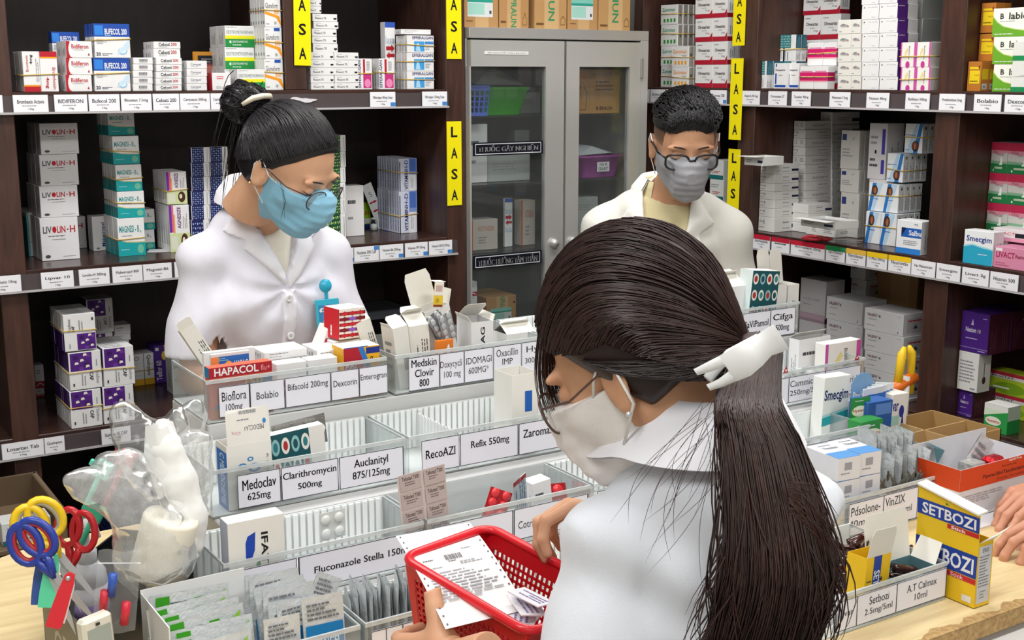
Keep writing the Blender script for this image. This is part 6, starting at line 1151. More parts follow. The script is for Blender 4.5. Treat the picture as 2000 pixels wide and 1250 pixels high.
carton('zinc', 1742, 1825, 1118, 1165, 1.163, .05, 'opened grey-teal carton with black lettering inside the front bin', fZ, flaps='bR', fl=1.0)
D('setbig', 'e8c020', F=[('r', 0, .1, 1, .38, '1d3f98'), ('T', .1, .14, .92, .34, 'SETBOZI', 'W'), ('r', .3, 0, 1, .08, 'c0282c')], R=[('r', .1, .06, .9, .92, 'd4d4d8'), ('T', .3, .82, .7, .88, 'SETBOZI', 'k'), ('l', .18, .12, .82, .78, 14, '8a8a90')])
t = carton('setbig', 1800, 1846, 1095, 1190, 1.19, .10, 'large opened yellow carton standing on the counter beside the front bin', TZ-.002, flaps='', rot=(0, 0, 0))
t.location = (1.552, 1.160, TZ+.0005); 
for ch_ in list(t.children): bpy.data.objects.remove(ch_)
w, d, h, k = .036, .115, .105, .0008; mb = MB()
for a in [(-w/2, -d/2, 0, w/2, -d/2+k, h), (-w/2, d/2-k, 0, w/2, d/2, h), (-w/2, -d/2+k, 0, -w/2+k, d/2-k, h), (w/2-k, -d/2+k, 0, w/2, d/2-k, h), (-w/2, -d/2, 0, w/2, d/2, k)]: mb.box(*a, 'e8c020')
mb.art([('r', .08, .06, .92, .94, 'cfcfd4'), ('T', .3, .84, .7, .9, 'SETBOZI', 'k'), ('l', .16, .3, .84, .8, 11, '77777e'), ('l', .3, .12, .7, .26, 3, 'g')], (-w/2, -d/2, 0), (w, 0, 0), (0, 0, h), (0, -1, 0))
mb.art([('r', 0, .45, 1, .8, '1d3f98'), ('T', .1, .5, .95, .74, 'SETBOZI', 'W'), ('r', .5, .36, 1, .44, 'c0282c'), ('t', .6, .37, .8, .43, 'Stick', 'W'), ('r', .8, .06, .95, .16, 'e4e4e0')], (-w/2, d/2, 0), (0, -d, 0), (0, 0, h), (-1, 0, 0)); mb.build('body', M_CARD, t)
lid = MB().add([(0, d/2, 0), (0, -d/2, 0), (0, -d/2, .045), (0, d/2, .062)]+[(.0012, d/2, 0), (.0012, -d/2, 0), (.0012, -d/2, .045), (.0012, d/2, .062)], [(0, 1, 2, 3), (7, 6, 5, 4), (0, 4, 5, 1), (1, 5, 6, 2), (2, 6, 7, 3), (3, 7, 4, 0)], 'e8c020').art([('r', 0, .3, 1, .78, '1d3f98'), ('T', .08, .36, .95, .7, 'SETBOZI', 'W'), ('r', .5, .14, 1, .28, 'c0282c'), ('T', .56, .16, .8, .26, 'Stick', 'W'), ('p', [(.46, .84), (.52, .84), (.46, .92)], '3f8a30')], (0, d/2, 0), (0, -d, 0), (0, 0, .052), (-1, 0, 0)).add([(-.004, -d/2, .045), (.018, -d/2, .046), (.018, d/2, .063), (-.004, d/2, .062), (-.004, -d/2, .048), (.018, -d/2, .049), (.018, d/2, .066), (-.004, d/2, .065)], [(0, 1, 2, 3), (7, 6, 5, 4), (0, 4, 5, 1), (1, 5, 6, 2), (2, 6, 7, 3), (3, 7, 4, 0)], 'ece8dc').build('lid', M_CARD, t); lid.location = (-w/2, 0, h); lid.rotation_euler = (0, -.03, 0)
MB().add([(-w/2, -d/2, h), (w/2, -d/2, h), (w/2+.028, -d/2-.012, h+.022), (w/2-.006, -d/2-.012, h+.012)], [(0, 1, 2, 3)], 'dcd8cc').build('flap', M_CARD, t)
R_ = random.Random(4)
for k in range(44):
    x = 1.36+R_.uniform(0, .13); y = 1.20+R_.uniform(0, .12); z = fZ+.022+R_.uniform(0, .034)+(.02 if 1.33 < x < 1.42 and y > 1.25 else 0)
    key = 'brown'
    if key not in _mesh: _mesh[key] = MB().lathe([(0, 0), (.0068, .001), (.007, .006), (.007, .034), (.0035, .042), (.003, .046), (.0045, .052), (.003, .062), (0, .064)], '3a1810', k=12).mesh('brown_ampoule', attr_mat('brown_plastic', .15, .6, .1, 20, coat=.5))
    link('brown_ampoule', _mesh[key], None, 'dark brown plastic ampoule heaped in the front bin', 'ampoule', 'dark brown ampoules in the front bin', loc=(x, y, z), rot=(PI/2+R_.uniform(-.5, .5), R_.uniform(-.4, .4), R_.uniform(0, 6.3)))
p = at(1652, 1115, y=1.24); link('brown_ampoule', _mesh['brown'], None, 'brown ampoule standing aslant at the left of the front bin', 'ampoule', None, loc=(p.x, p.y, p.z-.01), rot=(.3, .35, 0)).scale = (1.1, 1.1, 1.1)
# ---------------------------------------------------------------- right end of the counter
D('pipera', 'd9d9de', F=[('r', 0, .58, 1, 1, 'd4481c'), ('T', .3, .7, .98, .8, 'Piperacillin/Tazobactam Kabi', '3a1410'), ('t', .5, .62, .9, .68, 'Powder for solution', '6a2010'), ('t', .55, .84, .75, .9, 'Prescription only', '4a1410'), ('T', .64, .93, .82, .99, 'apirha', 'e8e0dc'), ('l', .03, .3, .6, .48, 4, 'a4a4ac'), ('t', .08, .1, .2, .16, '10 x 50 ml', '3a3a44')], L=[('r', 0, .58, 1, 1, 'c84418')])
t = empty('opened_carton', (1.925, 1.41, TZ+.0025), 0, 'long orange and white carton, opened, on the counter beside the hands', 'carton'); w, d, h, k = .215, .11, .098, .001; mb = MB()
for a in [(-w/2, -d/2, 0, w/2, -d/2+k, h), (-w/2, d/2-k, 0, w/2, d/2, h+.02), (-w/2, -d/2+k, 0, -w/2+k, d/2-k, h), (w/2-k, -d/2+k, 0, w/2, d/2-k, h), (-w/2, -d/2, 0, w/2, d/2, k)]: mb.box(*a, 'd9d9de')
mb.art(DES['pipera']['F'], (-w/2, -d/2, 0), (w, 0, 0), (0, 0, h), (0, -1, 0)); mb.art(DES['pipera']['L'], (-w/2, d/2, 0), (0, -d, 0), (0, 0, h), (-1, 0, 0)); mb.build('body', M_CARD, t)
MB().add([(-w/2+.004, 0, h-.006), (-.02, d/2-.006, h-.004), (-.07, d/2-.004, h+.02), (-w/2+.03, .03, h+.016)], [(0, 1, 2, 3)], '3f6f78').build('flap', M_CARD, t)
MB().box(.02, -.03, .02, .06, 0, .09, 'd0202c', ch=.006).box(-.03, -.02, .02, .01, .01, .085, 'e8e8e4').build('red_packet', M_FOIL, None, label='glossy red packet inside the orange and white carton', cat='packet', loc=t.location)
MB().box(-.13, -.075, 0, .14, .08, .002, 'e4e6ec').build('paper_sheet', M_PAPER, None, label='white sheet under the orange and white carton', cat='paper', loc=(1.93, 1.39, TZ+.0003))
t = empty('partitioned_carton', (2.0, 1.57, TZ+.0005), 0, 'brown cardboard tray with partitions behind the orange carton', 'carton'); mb = MB(); w, d, h = .22, .17, .10
for a in [(-w/2, -d/2, 0, w/2, -d/2+.003, h), (-w/2, d/2-.003, 0, w/2, d/2, h), (-w/2, -d/2, 0, -w/2+.003, d/2, h), (w/2-.003, -d/2, 0, w/2, d/2, h), (-w/2, -d/2, 0, w/2, d/2, .003)]: mb.box(*a, 'a88858')
mb.build('tray', M_CARD, t); MB().box(-w/2, -.002, .003, w/2, .001, h-.003, 'b8986a').build('partition', M_CARD, t); MB().box(-.02, -d/2+.003, .003, -.017, d/2-.003, h-.003, 'b8986a').build('partition', M_CARD, t)
put_box('whitebox', .05, .03, .08, (1.94, 1.60, TZ+.004), 0, 'white packet in the brown partitioned tray', None)
# yellow and orange tape cutter
t = empty('stapler', (2.07, 1.70, TZ+.0), 0, 'yellow-handled tool with orange body standing at the right end of the counter', 'tool')
mb = MB().tube([(0, 0, .0), (0, 0, .17)], .012, 'd8d8d4', k=10); mb.build('shaft', M_PLAST, t)
MB().tube([(-.022, 0, .15), (-.012, 0, .22), (-.006, 0, .235)], [.009, .010, .004], 'e8c020', k=8).build('handle', M_PLAST, t); MB().tube([(.022, 0, .13), (.018, 0, .22), (.008, 0, .235)], [.007, .009, .004], 'e8c020', k=8).build('handle', M_PLAST, t)
MB().tube([(-.04, 0, .145), (.03, 0, .165)], .013, 'e07020', k=10).build('body', M_PLAST, t)
# white corner (lid) in front of the counter, bottom right
a, b = at(1752, 1250, z=.86), at(1975, 1203, z=.86)
t = empty('side_desk', (1.62, .86, 0), 0, 'white desk corner in front of the counter at the lower right', 'desk')
q = [at(1735, 1262, z=.86), at(1972, 1203, z=.86), at(2080, 1240, z=.86), at(1900, 1400, z=.86)]
vs = [(p.x-1.62, p.y-.86, z) for z in (.835, .86) for p in q]
MB().add(vs, [(4, 5, 6, 7), (3, 2, 1, 0)]+[(i, (i+1) % 4, (i+1) % 4+4, i+4) for i in range(4)], 'e6e6e6').build('desktop', M_PLAST, t)
for p in q: MB().box(p.x*.92+1.62*.08-1.62-.012, p.y*.92+.86*.08-.86-.012, 0, p.x*.92+1.62*.08-1.62+.012, p.y*.92+.86*.08-.86+.012, .835, '5a5a5c').build('leg', M_PLAIN, t)
# ================================================================ black desk organiser, scissors, bags at the left
OG = empty('desk_organizer', (.42, 1.72, TZ+.0005), 0, 'black plastic desk organiser with tan front at the left end of the counter', 'organizer')
qs = [(.332, 1.497), (.560, 1.785), (.46, 1.88), (.305, 1.70)]; qs = [(x-.42, y-1.72) for x, y in qs]
hs = [.098, .098, .098, .098]
for i in range(4):
    a, b = qs[i], qs[(i+1) % 4]; c = Vector((-(b[1]-a[1]), b[0]-a[0], 0)).normalized()*.003
    vs = [(a[0], a[1], 0), (b[0], b[1], 0), (b[0], b[1], hs[(i+1) % 4]), (a[0], a[1], hs[i])]; vs += [(x+c.x, y+c.y, z) for x, y, z in vs]
    MB().add(vs, [(0, 1, 2, 3), (7, 6, 5, 4), (0, 4, 5, 1), (1, 5, 6, 2), (2, 6, 7, 3), (3, 7, 4, 0)], '4a463e' if i == 3 else '17181b').build('wall_panel', M_PLAST, OG)
a, b = Vector((*qs[3], 0)), Vector((*qs[0], 0)); nn_ = Vector((-(a-b).y, (a-b).x, 0)).normalized()
MB().art([('r', .03, .04, .97, .92, '7d7766'), ('T', .2, .2, .75, .6, 'ORIEN', 'b4b0a2', -60 if False else 0)], a, b-a, (0, 0, .098), -nn_ if nn_.x > 0 else nn_).build('tan_panel', M_CARD, OG)
MB().add([(x, y, .002) for x, y in qs], [(0, 1, 2, 3)], '17181b').build('base', M_PLAST, OG)
MB().box(-.09, -.0015, .002, .06, .0015, .085, '17181b', M=Tm(-.02, .01, 0, rz=-.55)).build('divider', M_PLAST, OG)
def W(px, py, fwd): return atd(px, py, fwd)
def lookrot(rz=0, tx=0, ty=0): return (tx, ty, YAW-PI/2+rz)
scissors(W(110, 1078, 1.66), lookrot(.5, .25, -.42+PI), 'f0c820', 'f0c820', 'yellow-handled scissors standing in the black organiser', 1.15, .16, 'a8a490')
scissors(W(100, 1118, 1.60), lookrot(.1, .1, -.5+PI), '2a3f9c', '2a3f9c', 'blue-handled scissors with red lining in the black organiser', 1.1, .2, 'b02c34')
scissors(W(142, 1098, 1.70), lookrot(-.3, .1, .12+PI), 'c4202c', 'c4202c', 'red-handled scissors standing behind the pump bottle', 1.05, .12)
def stapler(p0, p1, wd, c, c2, label):
    "hand-sized stapler hung on the organiser wall: jaw, handle"
    p0, p1 = Vector(p0), Vector(p1); L_ = (p1-p0).length; zax = (p1-p0).normalized(); v = (Vector((0, 0, CAMZ))-p0).normalized(); xax = (v-zax*v.dot(zax)).normalized(); yax = zax.cross(xax)
    M = Matrix((xax, yax, zax)).transposed().to_4x4(); t = empty('pocket_stapler', p0, 0, label, 'stapler'); t.rotation_euler = M.to_euler()
    prof = [(-.5, .02), (-.46, .0), (.4, 0), (.5, .06), (.5, .3), (.42, .82), (.3, .98), (-.1, 1), (-.3, .94), (-.44, .6), (-.5, .3)]
    MB().prism([(x*wd, z*L_) for x, z in prof], .014, c, M=Matrix(((0, 1, 0, -.007), (1, 0, 0, 0), (0, 0, 1, 0), (0, 0, 0, 1)))).build('handle', M_PLAST, t)
    MB().prism([(.34*wd, .1*L_), (.62*wd, .12*L_), (.5*wd, .8*L_), (.3*wd, .9*L_)], .01, c2, M=Matrix(((0, 1, 0, -.005), (1, 0, 0, 0), (0, 0, 1, 0), (0, 0, 0, 1)))).build('jaw', M_PLAST, t)
    MB().lathe([(0, 0), (.003, 0), (.003, .0165), (0, .0165)], 'b8bcc0', M=Tm(-.0082, -.05*wd, .9*L_, ry=PI/2)).build('pin', M_STEEL, t); return t
stapler(W(90, 1186, 1.60), W(104, 1080, 1.62), .021, '57cfa0', 'd8e4e0', 'mint green pocket stapler hooked on the black organiser')
stapler(W(72, 1180, 1.625), W(78, 1092, 1.64), .015, '3a5aa8', 'b03a44', 'blue and red pocket stapler hooked at the far left')
stapler(W(104, 1225, 1.535), W(138, 1118, 1.55), .019, 'cc2430', 'e0d8d8', 'red pocket stapler hooked on the tan front of the organiser')
for (px, py, c, lab) in [(182, 1010, '4ac09a', 'mint green tool end behind the milky bag'), (243, 905, 'c02838', 'red buckle end above the milky bag'), (196, 925, '5ad8c0', 'turquoise clip poking above the milky bag')]:
    MB().box(-.012, -.004, -.006, .012, .004, .02, c, ch=.002).box(-.02, -.003, .005, .004, .003, .014, c, ch=.001).tube([(0, 0, 0), (0, .03, -.12)], .004, c, k=6).build('plastic_clip', M_PLAST, None, label=lab, cat='clip', loc=W(px, py, 1.74), rot=lookrot(0, 0, .5))
# pump bottle
p = at(165, 1015, z=1.08); pb = empty('pump_bottle', (p.x+.0, p.y, TZ+.004), YAW-PI/2-.6, 'small white pump bottle with violet label in the black organiser', 'bottle')
MB().lathe([(0, 0), (.023, .0), (.026, .004), (.026, .085), (.024, .1), (.015, .112), (.0125, .114)], 'd9dde4', k=24).build('bottle', M_PLAST, pb)
MB().lathe([(.0264, .03), (.0264, .08)], 'e2e2ea', k=24, cols=['e2e2ea']).lathe([(.0266, .03), (.0266, .055)], 'a890c8', k=24, cols=['a890c8']).build('paper_label', M_PAPER, pb)
MB().lathe([(.0135, .112), (.014, .114), (.014, .13), (.009, .132), (.006, .134), (.005, .16)], 'd0d4d8', k=18).build('collar', M_PLAST, pb)
MB().tube([(0, 0, .135), (0, 0, .17)], .005, 'd8dcdf').tube([(-.006, 0, .168), (.006, 0, .172), (.022, 0, .166), (.03, 0, .156)], [.008, .008, .006, .0035], 'dfe3e6').build('pump_head', M_PLAST, pb)
# infrared thermometer like remote
p = W(196, 1250, 1.50); t = empty('white_remote', (p.x, p.y, TZ+.030), 0, 'upright cream remote control in the black organiser', 'device'); t.rotation_euler = lookrot(.9, -.05, -.03)
MB().box(-.021, -.009, 0, .021, .009, .118, 'd8d6ca', ch=.004).build('shell', M_PLAST, t); MB().box(-.016, -.0096, .05, .016, -.009, .105, '9aa4a0').box(-.004, -.011, .108, .001, -.009, .111, '2a2a2c').build('screen', M_PLAST, t)
mb = MB()
for i in range(3):
    for j in range(3): mb.box(-.013+i*.01, -.0105, .01+j*.012, -.006+i*.01, -.009, .018+j*.012, ['5a8ab0', 'd0a040', 'b8b8b0'][(i+j) % 3])
mb.build('buttons', M_PLAST, t)
# ---- bags (implicit surfaces with crumpled film)
def nz(x, y, z, f, s): return np.sin(f*x+s)*np.sin(f*1.3*y+2*s)*np.sin(f*.9*z+3*s)
def crumple(a, f):
    def g(x, y, z):
        v = 0; 
        for i, (k, m_) in enumerate([(1, 1), (1.9, .6), (3.7, .35)]):
            u = np.sin(f*k*(x*.7+y*.5-z*.4)+i)+np.sin(f*k*(-x*.4+y*.8+z*.6)+2*i+1)+np.sin(f*k*(x*.5-y*.3+z*.9)+3*i+2); v = v+m_*np.abs(u)*.4
        return (a*(v-.6)).astype(np.float32)
    return g
def bag(name, chains, label, cat, mat, a=.004, f=110, h=.0028, col='e8eaec', squash=None, group=None):
    P = np.array([list(p) for ch in chains for p, r in ch]); rm = max(r for ch in chains for p, r in ch)+.02
    s = SDF(P.min(0)-rm, P.max(0)+rm, h)
    for ch in chains: s.chain([p for p, r in ch], [r for p, r in ch], .02)
    s.disp(crumple(a, f)); V, Q = s.poly(0); c0 = V.mean(0); c0[2] = V[:, 2].min()
    return smooth_mesh(name, V-c0, Q, col, mat, label=label, cat=cat, loc=tuple(c0), group=group)
f0 = 1.66
MB().lathe([(0, 0), (.036, 0), (.038, .004), (.038, .085), (.036, .09), (.012, .09), (.012, .04), (0, .04)], 'e8e4d6', k=28).build('tissue_roll', M_PAPER, None, label='cream tissue roll inside the milky knotted bag', cat='roll', loc=W(305, 1125, 1.66), rot=(.15, .25, 0))
bag('plastic_bag', [[(W(300, 1140, f0), .022), (W(302, 1090, f0), .052), (W(300, 1040, f0), .046), (W(270, 1000, f0), .030), (W(225, 965, f0), .026), (W(175, 945, f0-.01), .022), (W(135, 935, f0-.02), .010)], [(W(270, 1000, f0), .03), (W(235, 925, f0+.02), .030), (W(205, 912, f0+.02), .016)], [(W(285, 1040, f0), .03), (W(290, 960, f0+.02), .022), (W(262, 905, f0+.03), .018)]], 'milky clear plastic bag knotted around a tissue roll, drooping over the organiser', 'bag', M_BAGW, .0042, 62)
bag('plastic_bag', [[(W(318, 960, f0+.05), .022), (W(295, 900, f0+.06), .036), (W(268, 850, f0+.07), .030), (W(245, 812, f0+.08), .018), (W(232, 800, f0+.08), .008)], [(W(300, 900, f0+.06), .03), (W(345, 830, f0+.08), .016), (W(350, 800, f0+.09), .006)]], 'clear crinkled plastic bag standing above the milky bag', 'bag', M_BAG, .0045, 60)
def sheets(name, pts, wd, label, cat, n, c, mat, spread=.006, side=None, curl=.3):
    "bundle of thin upright films following a spine"
    t = None; pts = [Vector(p) for p in pts]
    for k in range(n):
        g = []
        for i, p in enumerate(pts):
            v = i/(len(pts)-1); wv = wd[i]; row = []
            for j in range(9):
                u = j/8-.5; off = curl*wv*(math.cos(u*PI)-.6)+k*spread+.0015*math.sin(9*u+3*v+k); row.append(p+Vector(side)*u*wv+Vector((-FX, -FY, 0))*off+Vector((0, 0, .003*math.sin(6*u+k))))
            g.append([tuple(q) for q in row])
        g = np.array(g); nrm = np.array((-FX, -FY, 0))*.0006; c0 = np.array(pts[0])
        mb = MB().grid(g-c0, c).grid((g-c0)[:, ::-1]+nrm, c)
        o = mb.build(name, mat, None, label=label+', '+NM[k]+' from back', cat=cat, loc=tuple(c0), group=label)
RTV = (FY, -FX, 0)
sheets('white_bag', [W(372, 1078, f0+.02), W(362, 1000, f0+.03), W(340, 930, f0+.04), W(322, 880, f0+.05), W(315, 825, f0+.06)], [.03, .048, .05, .045, .03], 'folded white bag in the upright bundle', 'bag', 5, 'e4e5e4', M_PAPER, .007, RTV, .3)
bag('white_bag', [[(W(318, 835, f0+.05), .012), (W(325, 880, f0+.04), .020), (W(345, 940, f0+.03), .024), (W(368, 1010, f0+.02), .022), (W(380, 1065, f0+.01), .014)]], 'rolled white plastic bag slanting down into the organiser', 'bag', M_PAPER, .0025, 75, .003, 'e6e7e6')
bag('white_bag', [[(W(385, 990, f0+.08), .022), (W(378, 920, f0+.08), .026), (W(378, 870, f0+.08), .022), (W(392, 865, f0+.08), .014)]], 'puffy white plastic bag tucked against the clear bins', 'bag', M_BAGW, .0035, 70, .003, 'e6e7e6')
bag('plastic_bag', [[(W(362, 870, f0+.12), .016), (W(372, 820, f0+.12), .02), (W(384, 790, f0+.12), .01)]], 'clear plastic bag with curved seam behind the white bags', 'bag', M_BAG, .0035, 70, .003)
# zip bag with coloured sticks
zb = empty('zip_bag', W(222, 1235, 1.53), 0, 'clear zip bag holding blue and red stoppers', 'bag'); zb.rotation_euler = lookrot(.35, -.1, .14)
g = [[(-.026+.052*j/8, -.007*math.sin(PI*j/8)*math.sin(PI*min(1, i/6)) , .105*i/6+.002*math.sin(j)) for j in range(9)] for i in range(7)]
MB().grid(g, 'W').grid([[(x, -y+.001, z) for x, y, z in r_][::-1] for r_ in g], 'W').build('film', M_BAG, zb); MB().box(-.026, -.001, .088, .026, .001, .0895, 'e4e6ea').build('zip_seal', M_PLAST, zb)
for (x, z, c, lab) in [(.0, .05, '2f55b0', 'blue'), (-.012, .028, 'c83040', 'red'), (.014, .012, 'd02840', 'bright red')]:
    MB().tube([(0, 0, 0), (0, 0, .03)], .0055, c, k=10).build('stopper', M_PLAST, None, label=lab+' stopper inside the clear zip bag', cat='stopper', loc=zb.location+Vector((x*FY, -x*FX, z)), rot=(.2, .1, 0))
# ================================================================ people
VOL = [0]
def V3(*a): return np.array(a, float)
def hand_mesh(side, curls, thumb, L=.172, h=.0019, spread=1.0):
    """hand in its own frame: wrist at 0, fingers along +z, palm faces +y, thumb on side*(+x). curls: 4 x (a,b,c) rad; thumb: (out, fold, bend)"""
    k = L/.172; s = SDF(V3(-.075, -.05, -.06)*k, V3(.075, .11, .20)*k, h)
    s.cone(V3(0, 0, -.055)*k, V3(0, 0, 0), .0245*k, .0215*k, .012)
    bx_ = [.030, .0105, -.0095, -.0275]; ln = [(.040, .024, .020), (.044, .028, .021), (.041, .026, .020), (.032, .019, .018)]; rr = [.0088, .0090, .0085, .0075]
    bz = [.085, .089, .085, .077]
    for i in range(4):
        s.cone(V3(bx_[i]*.55*side, 0, .008)*k, V3(bx_[i]*side, 0, bz[i]-.004)*k, .0145*k, .0112*k, .012)
    s.ell(V3(.020*side, .009, .032)*k, V3(.018, .012, .028)*k, .012).ell(V3(-.018*side, .008, .035)*k, V3(.014, .010, .03)*k, .012)
    tips = []
    for i in range(4):
        p = V3(bx_[i]*side, 0, bz[i])*k; a = 0; fan = (bx_[i]*side)*2.2*spread; pts = [p]; rs = [rr[i]*k*1.08]
        for j in range(3):
            a += curls[i][j]; d = V3(math.sin(fan)*math.cos(a), math.sin(a), math.cos(a)*math.cos(fan)); p = p+d*ln[i][j]*k; pts.append(p); rs.append(rr[i]*k*(1-.09*(j+1)))
        for j in range(3): s.cone(pts[j], pts[j+1], rs[j], rs[j+1], .0035 if j == 0 else .0015)
        for j in (1, 2): s.ell(pts[j], V3(1, 1, 1)*rs[j]*1.06, .003)
        tips.append((pts[-1], d))
    o, f, b = thumb; p0 = V3(.020*side, .006, .018)*k; d0 = V3(side*math.sin(o)*math.cos(f), math.sin(f), math.cos(o)*math.cos(f)); p1 = p0+d0*.040*k
    d1 = V3(side*math.sin(o-b)*math.cos(f+.15), math.sin(f+.15), math.cos(o-b)*math.cos(f+.15)); p2 = p1+d1*.032*k; d2 = V3(side*math.sin(o-2*b)*math.cos(f+.2), math.sin(f+.2), math.cos(o-2*b)*math.cos(f+.2)); p3 = p2+d2*.024*k
    s.cone(p0, p1, .0150*k, .0112*k, .010).cone(p1, p2, .0110*k, .0098*k, .002).cone(p2, p3, .0100*k, .0082*k, .0015)
    return s.poly(0)
def xf(P, M): A = np.array(M); return P@A[:3, :3].T+A[:3, 3]
def frame(o, z, y):
    "matrix with given origin, z axis, approximate y axis"
    z = Vector(z).normalized(); y = Vector(y); y = (y-z*y.dot(z)).normalized(); x = y.cross(z); return Matrix((x, y, z)).transposed().to_4x4() if False else Matrix.Translation(Vector(o))@Matrix((x, y, z)).transposed().to_4x4()
def head_sdf(h=.0024, ear=True, female=True):
    s = SDF((-.1, -.125, -.15), (.1, .13, .125), h); j = .92 if female else 1.0
    s.ell((0, -.012, .026), (.074, .094, .084), 0).ell((0, .024, -.02), (.061*j, .064, .082), .02)
    for q in (-1, 1):
        s.cone((q*.050*j, -.005, -.050), (q*.018, .058, -.090), .020, .016, .02).ell((q*.036, .054, -.026), (.024, .024, .024), .015)
        s.ell((q*.030, .079, .022), (.026, .009, .0075), .012); s.ell((q*.031, .092, .002), (.0165, .011, .0105), .008, 's'); s.ell((q*.031, .0755, .001), (.0155, .0125, .0115), .003)
        s.ell((q*.0095, .094, -.037), (.0075, .010, .007), .005)
        if ear:
            R_ = Euler((.15, 0, q*.35)).to_matrix(); s.ell((q*.077, -.006, -.010), (.0055, .018, .031), .004, R=R_).ell((q*.078, -.008, -.034), (.0055, .010, .010), .004); s.ell((q*.084, -.004, -.006), (.0045, .010, .018), .003, 's', R=R_)
    s.cone((0, .080, .012), (0, .105, -.030), .0062, .0095, .010).ell((0, .060, -.095), (.020, .018, .016), .015)
    s.ell((0, .090, -.056), (.021, .008, .0048), .003).ell((0, .088, -.064), (.018, .008, .0052), .003)
    s.cone((0, -.025, -.05), (0, -.045, -.15), .052, .050, .025)
    return s
def poly2(X, Z, pts):
    "signed distance to a polygon (positive outside)"
    P = np.array(pts, float); X, Z = np.broadcast_arrays(X, Z); d = np.full(X.shape, 1e9); ins = np.zeros(X.shape, bool); n = len(P)
    for i in range(n):
        a, b = P[i], P[(i+1) % n]; e = b-a; wx, wz = X-a[0], Z-a[1]; t = np.clip((wx*e[0]+wz*e[1])/max((e*e).sum(), 1e-12), 0, 1); d = np.minimum(d, (wx-t*e[0])**2+(wz-t*e[1])**2)
        c = ((a[1] <= Z) & (b[1] > Z)) | ((b[1] <= Z) & (a[1] > Z))
        with np.errstate(divide='ignore', invalid='ignore'): xi = a[0]+(Z-a[1])*e[0]/(e[1] if e[1] else 1e-9)
        ins ^= c & (X < xi)
    return np.where(ins, -np.sqrt(d), np.sqrt(d))
class Person:
    def __init__(s, origin, yaw, label, skin):
        s.o = Vector(origin); s.t = empty('person', s.o, 0, label, 'person'); s.Rb = Euler((0, 0, yaw)).to_matrix(); s.skin = skin; s.V = []; s.Q = []; s.C = []; s.n = 0
        s.ry = math.radians
    def L(s, p): return np.array(Vector(p)-s.o)           # world -> local
    def b(s, x, y, z): return np.array(s.Rb@Vector((x, y, z)))  # body frame -> local
    def addbody(s, P, Q, c=None):
        s.V.append(P); s.Q.append(Q+s.n); s.n += len(P); s.C.append(c if c is not None else np.tile(lin(s.skin), (len(P), 1)))
    def finish(s): smooth_mesh('body', np.vstack(s.V), np.vstack(s.Q), lambda P: np.vstack(s.C), M_SKIN, s.t)
    def bodyframe(s, X, Y, Z):
        A = np.array(s.Rb); return A[0, 0]*X+A[1, 0]*Y, A[0, 1]*X+A[1, 1]*Y
    def sub(s, name, P, Q, c, mat): return smooth_mesh(name, P, Q, c, mat, s.t)
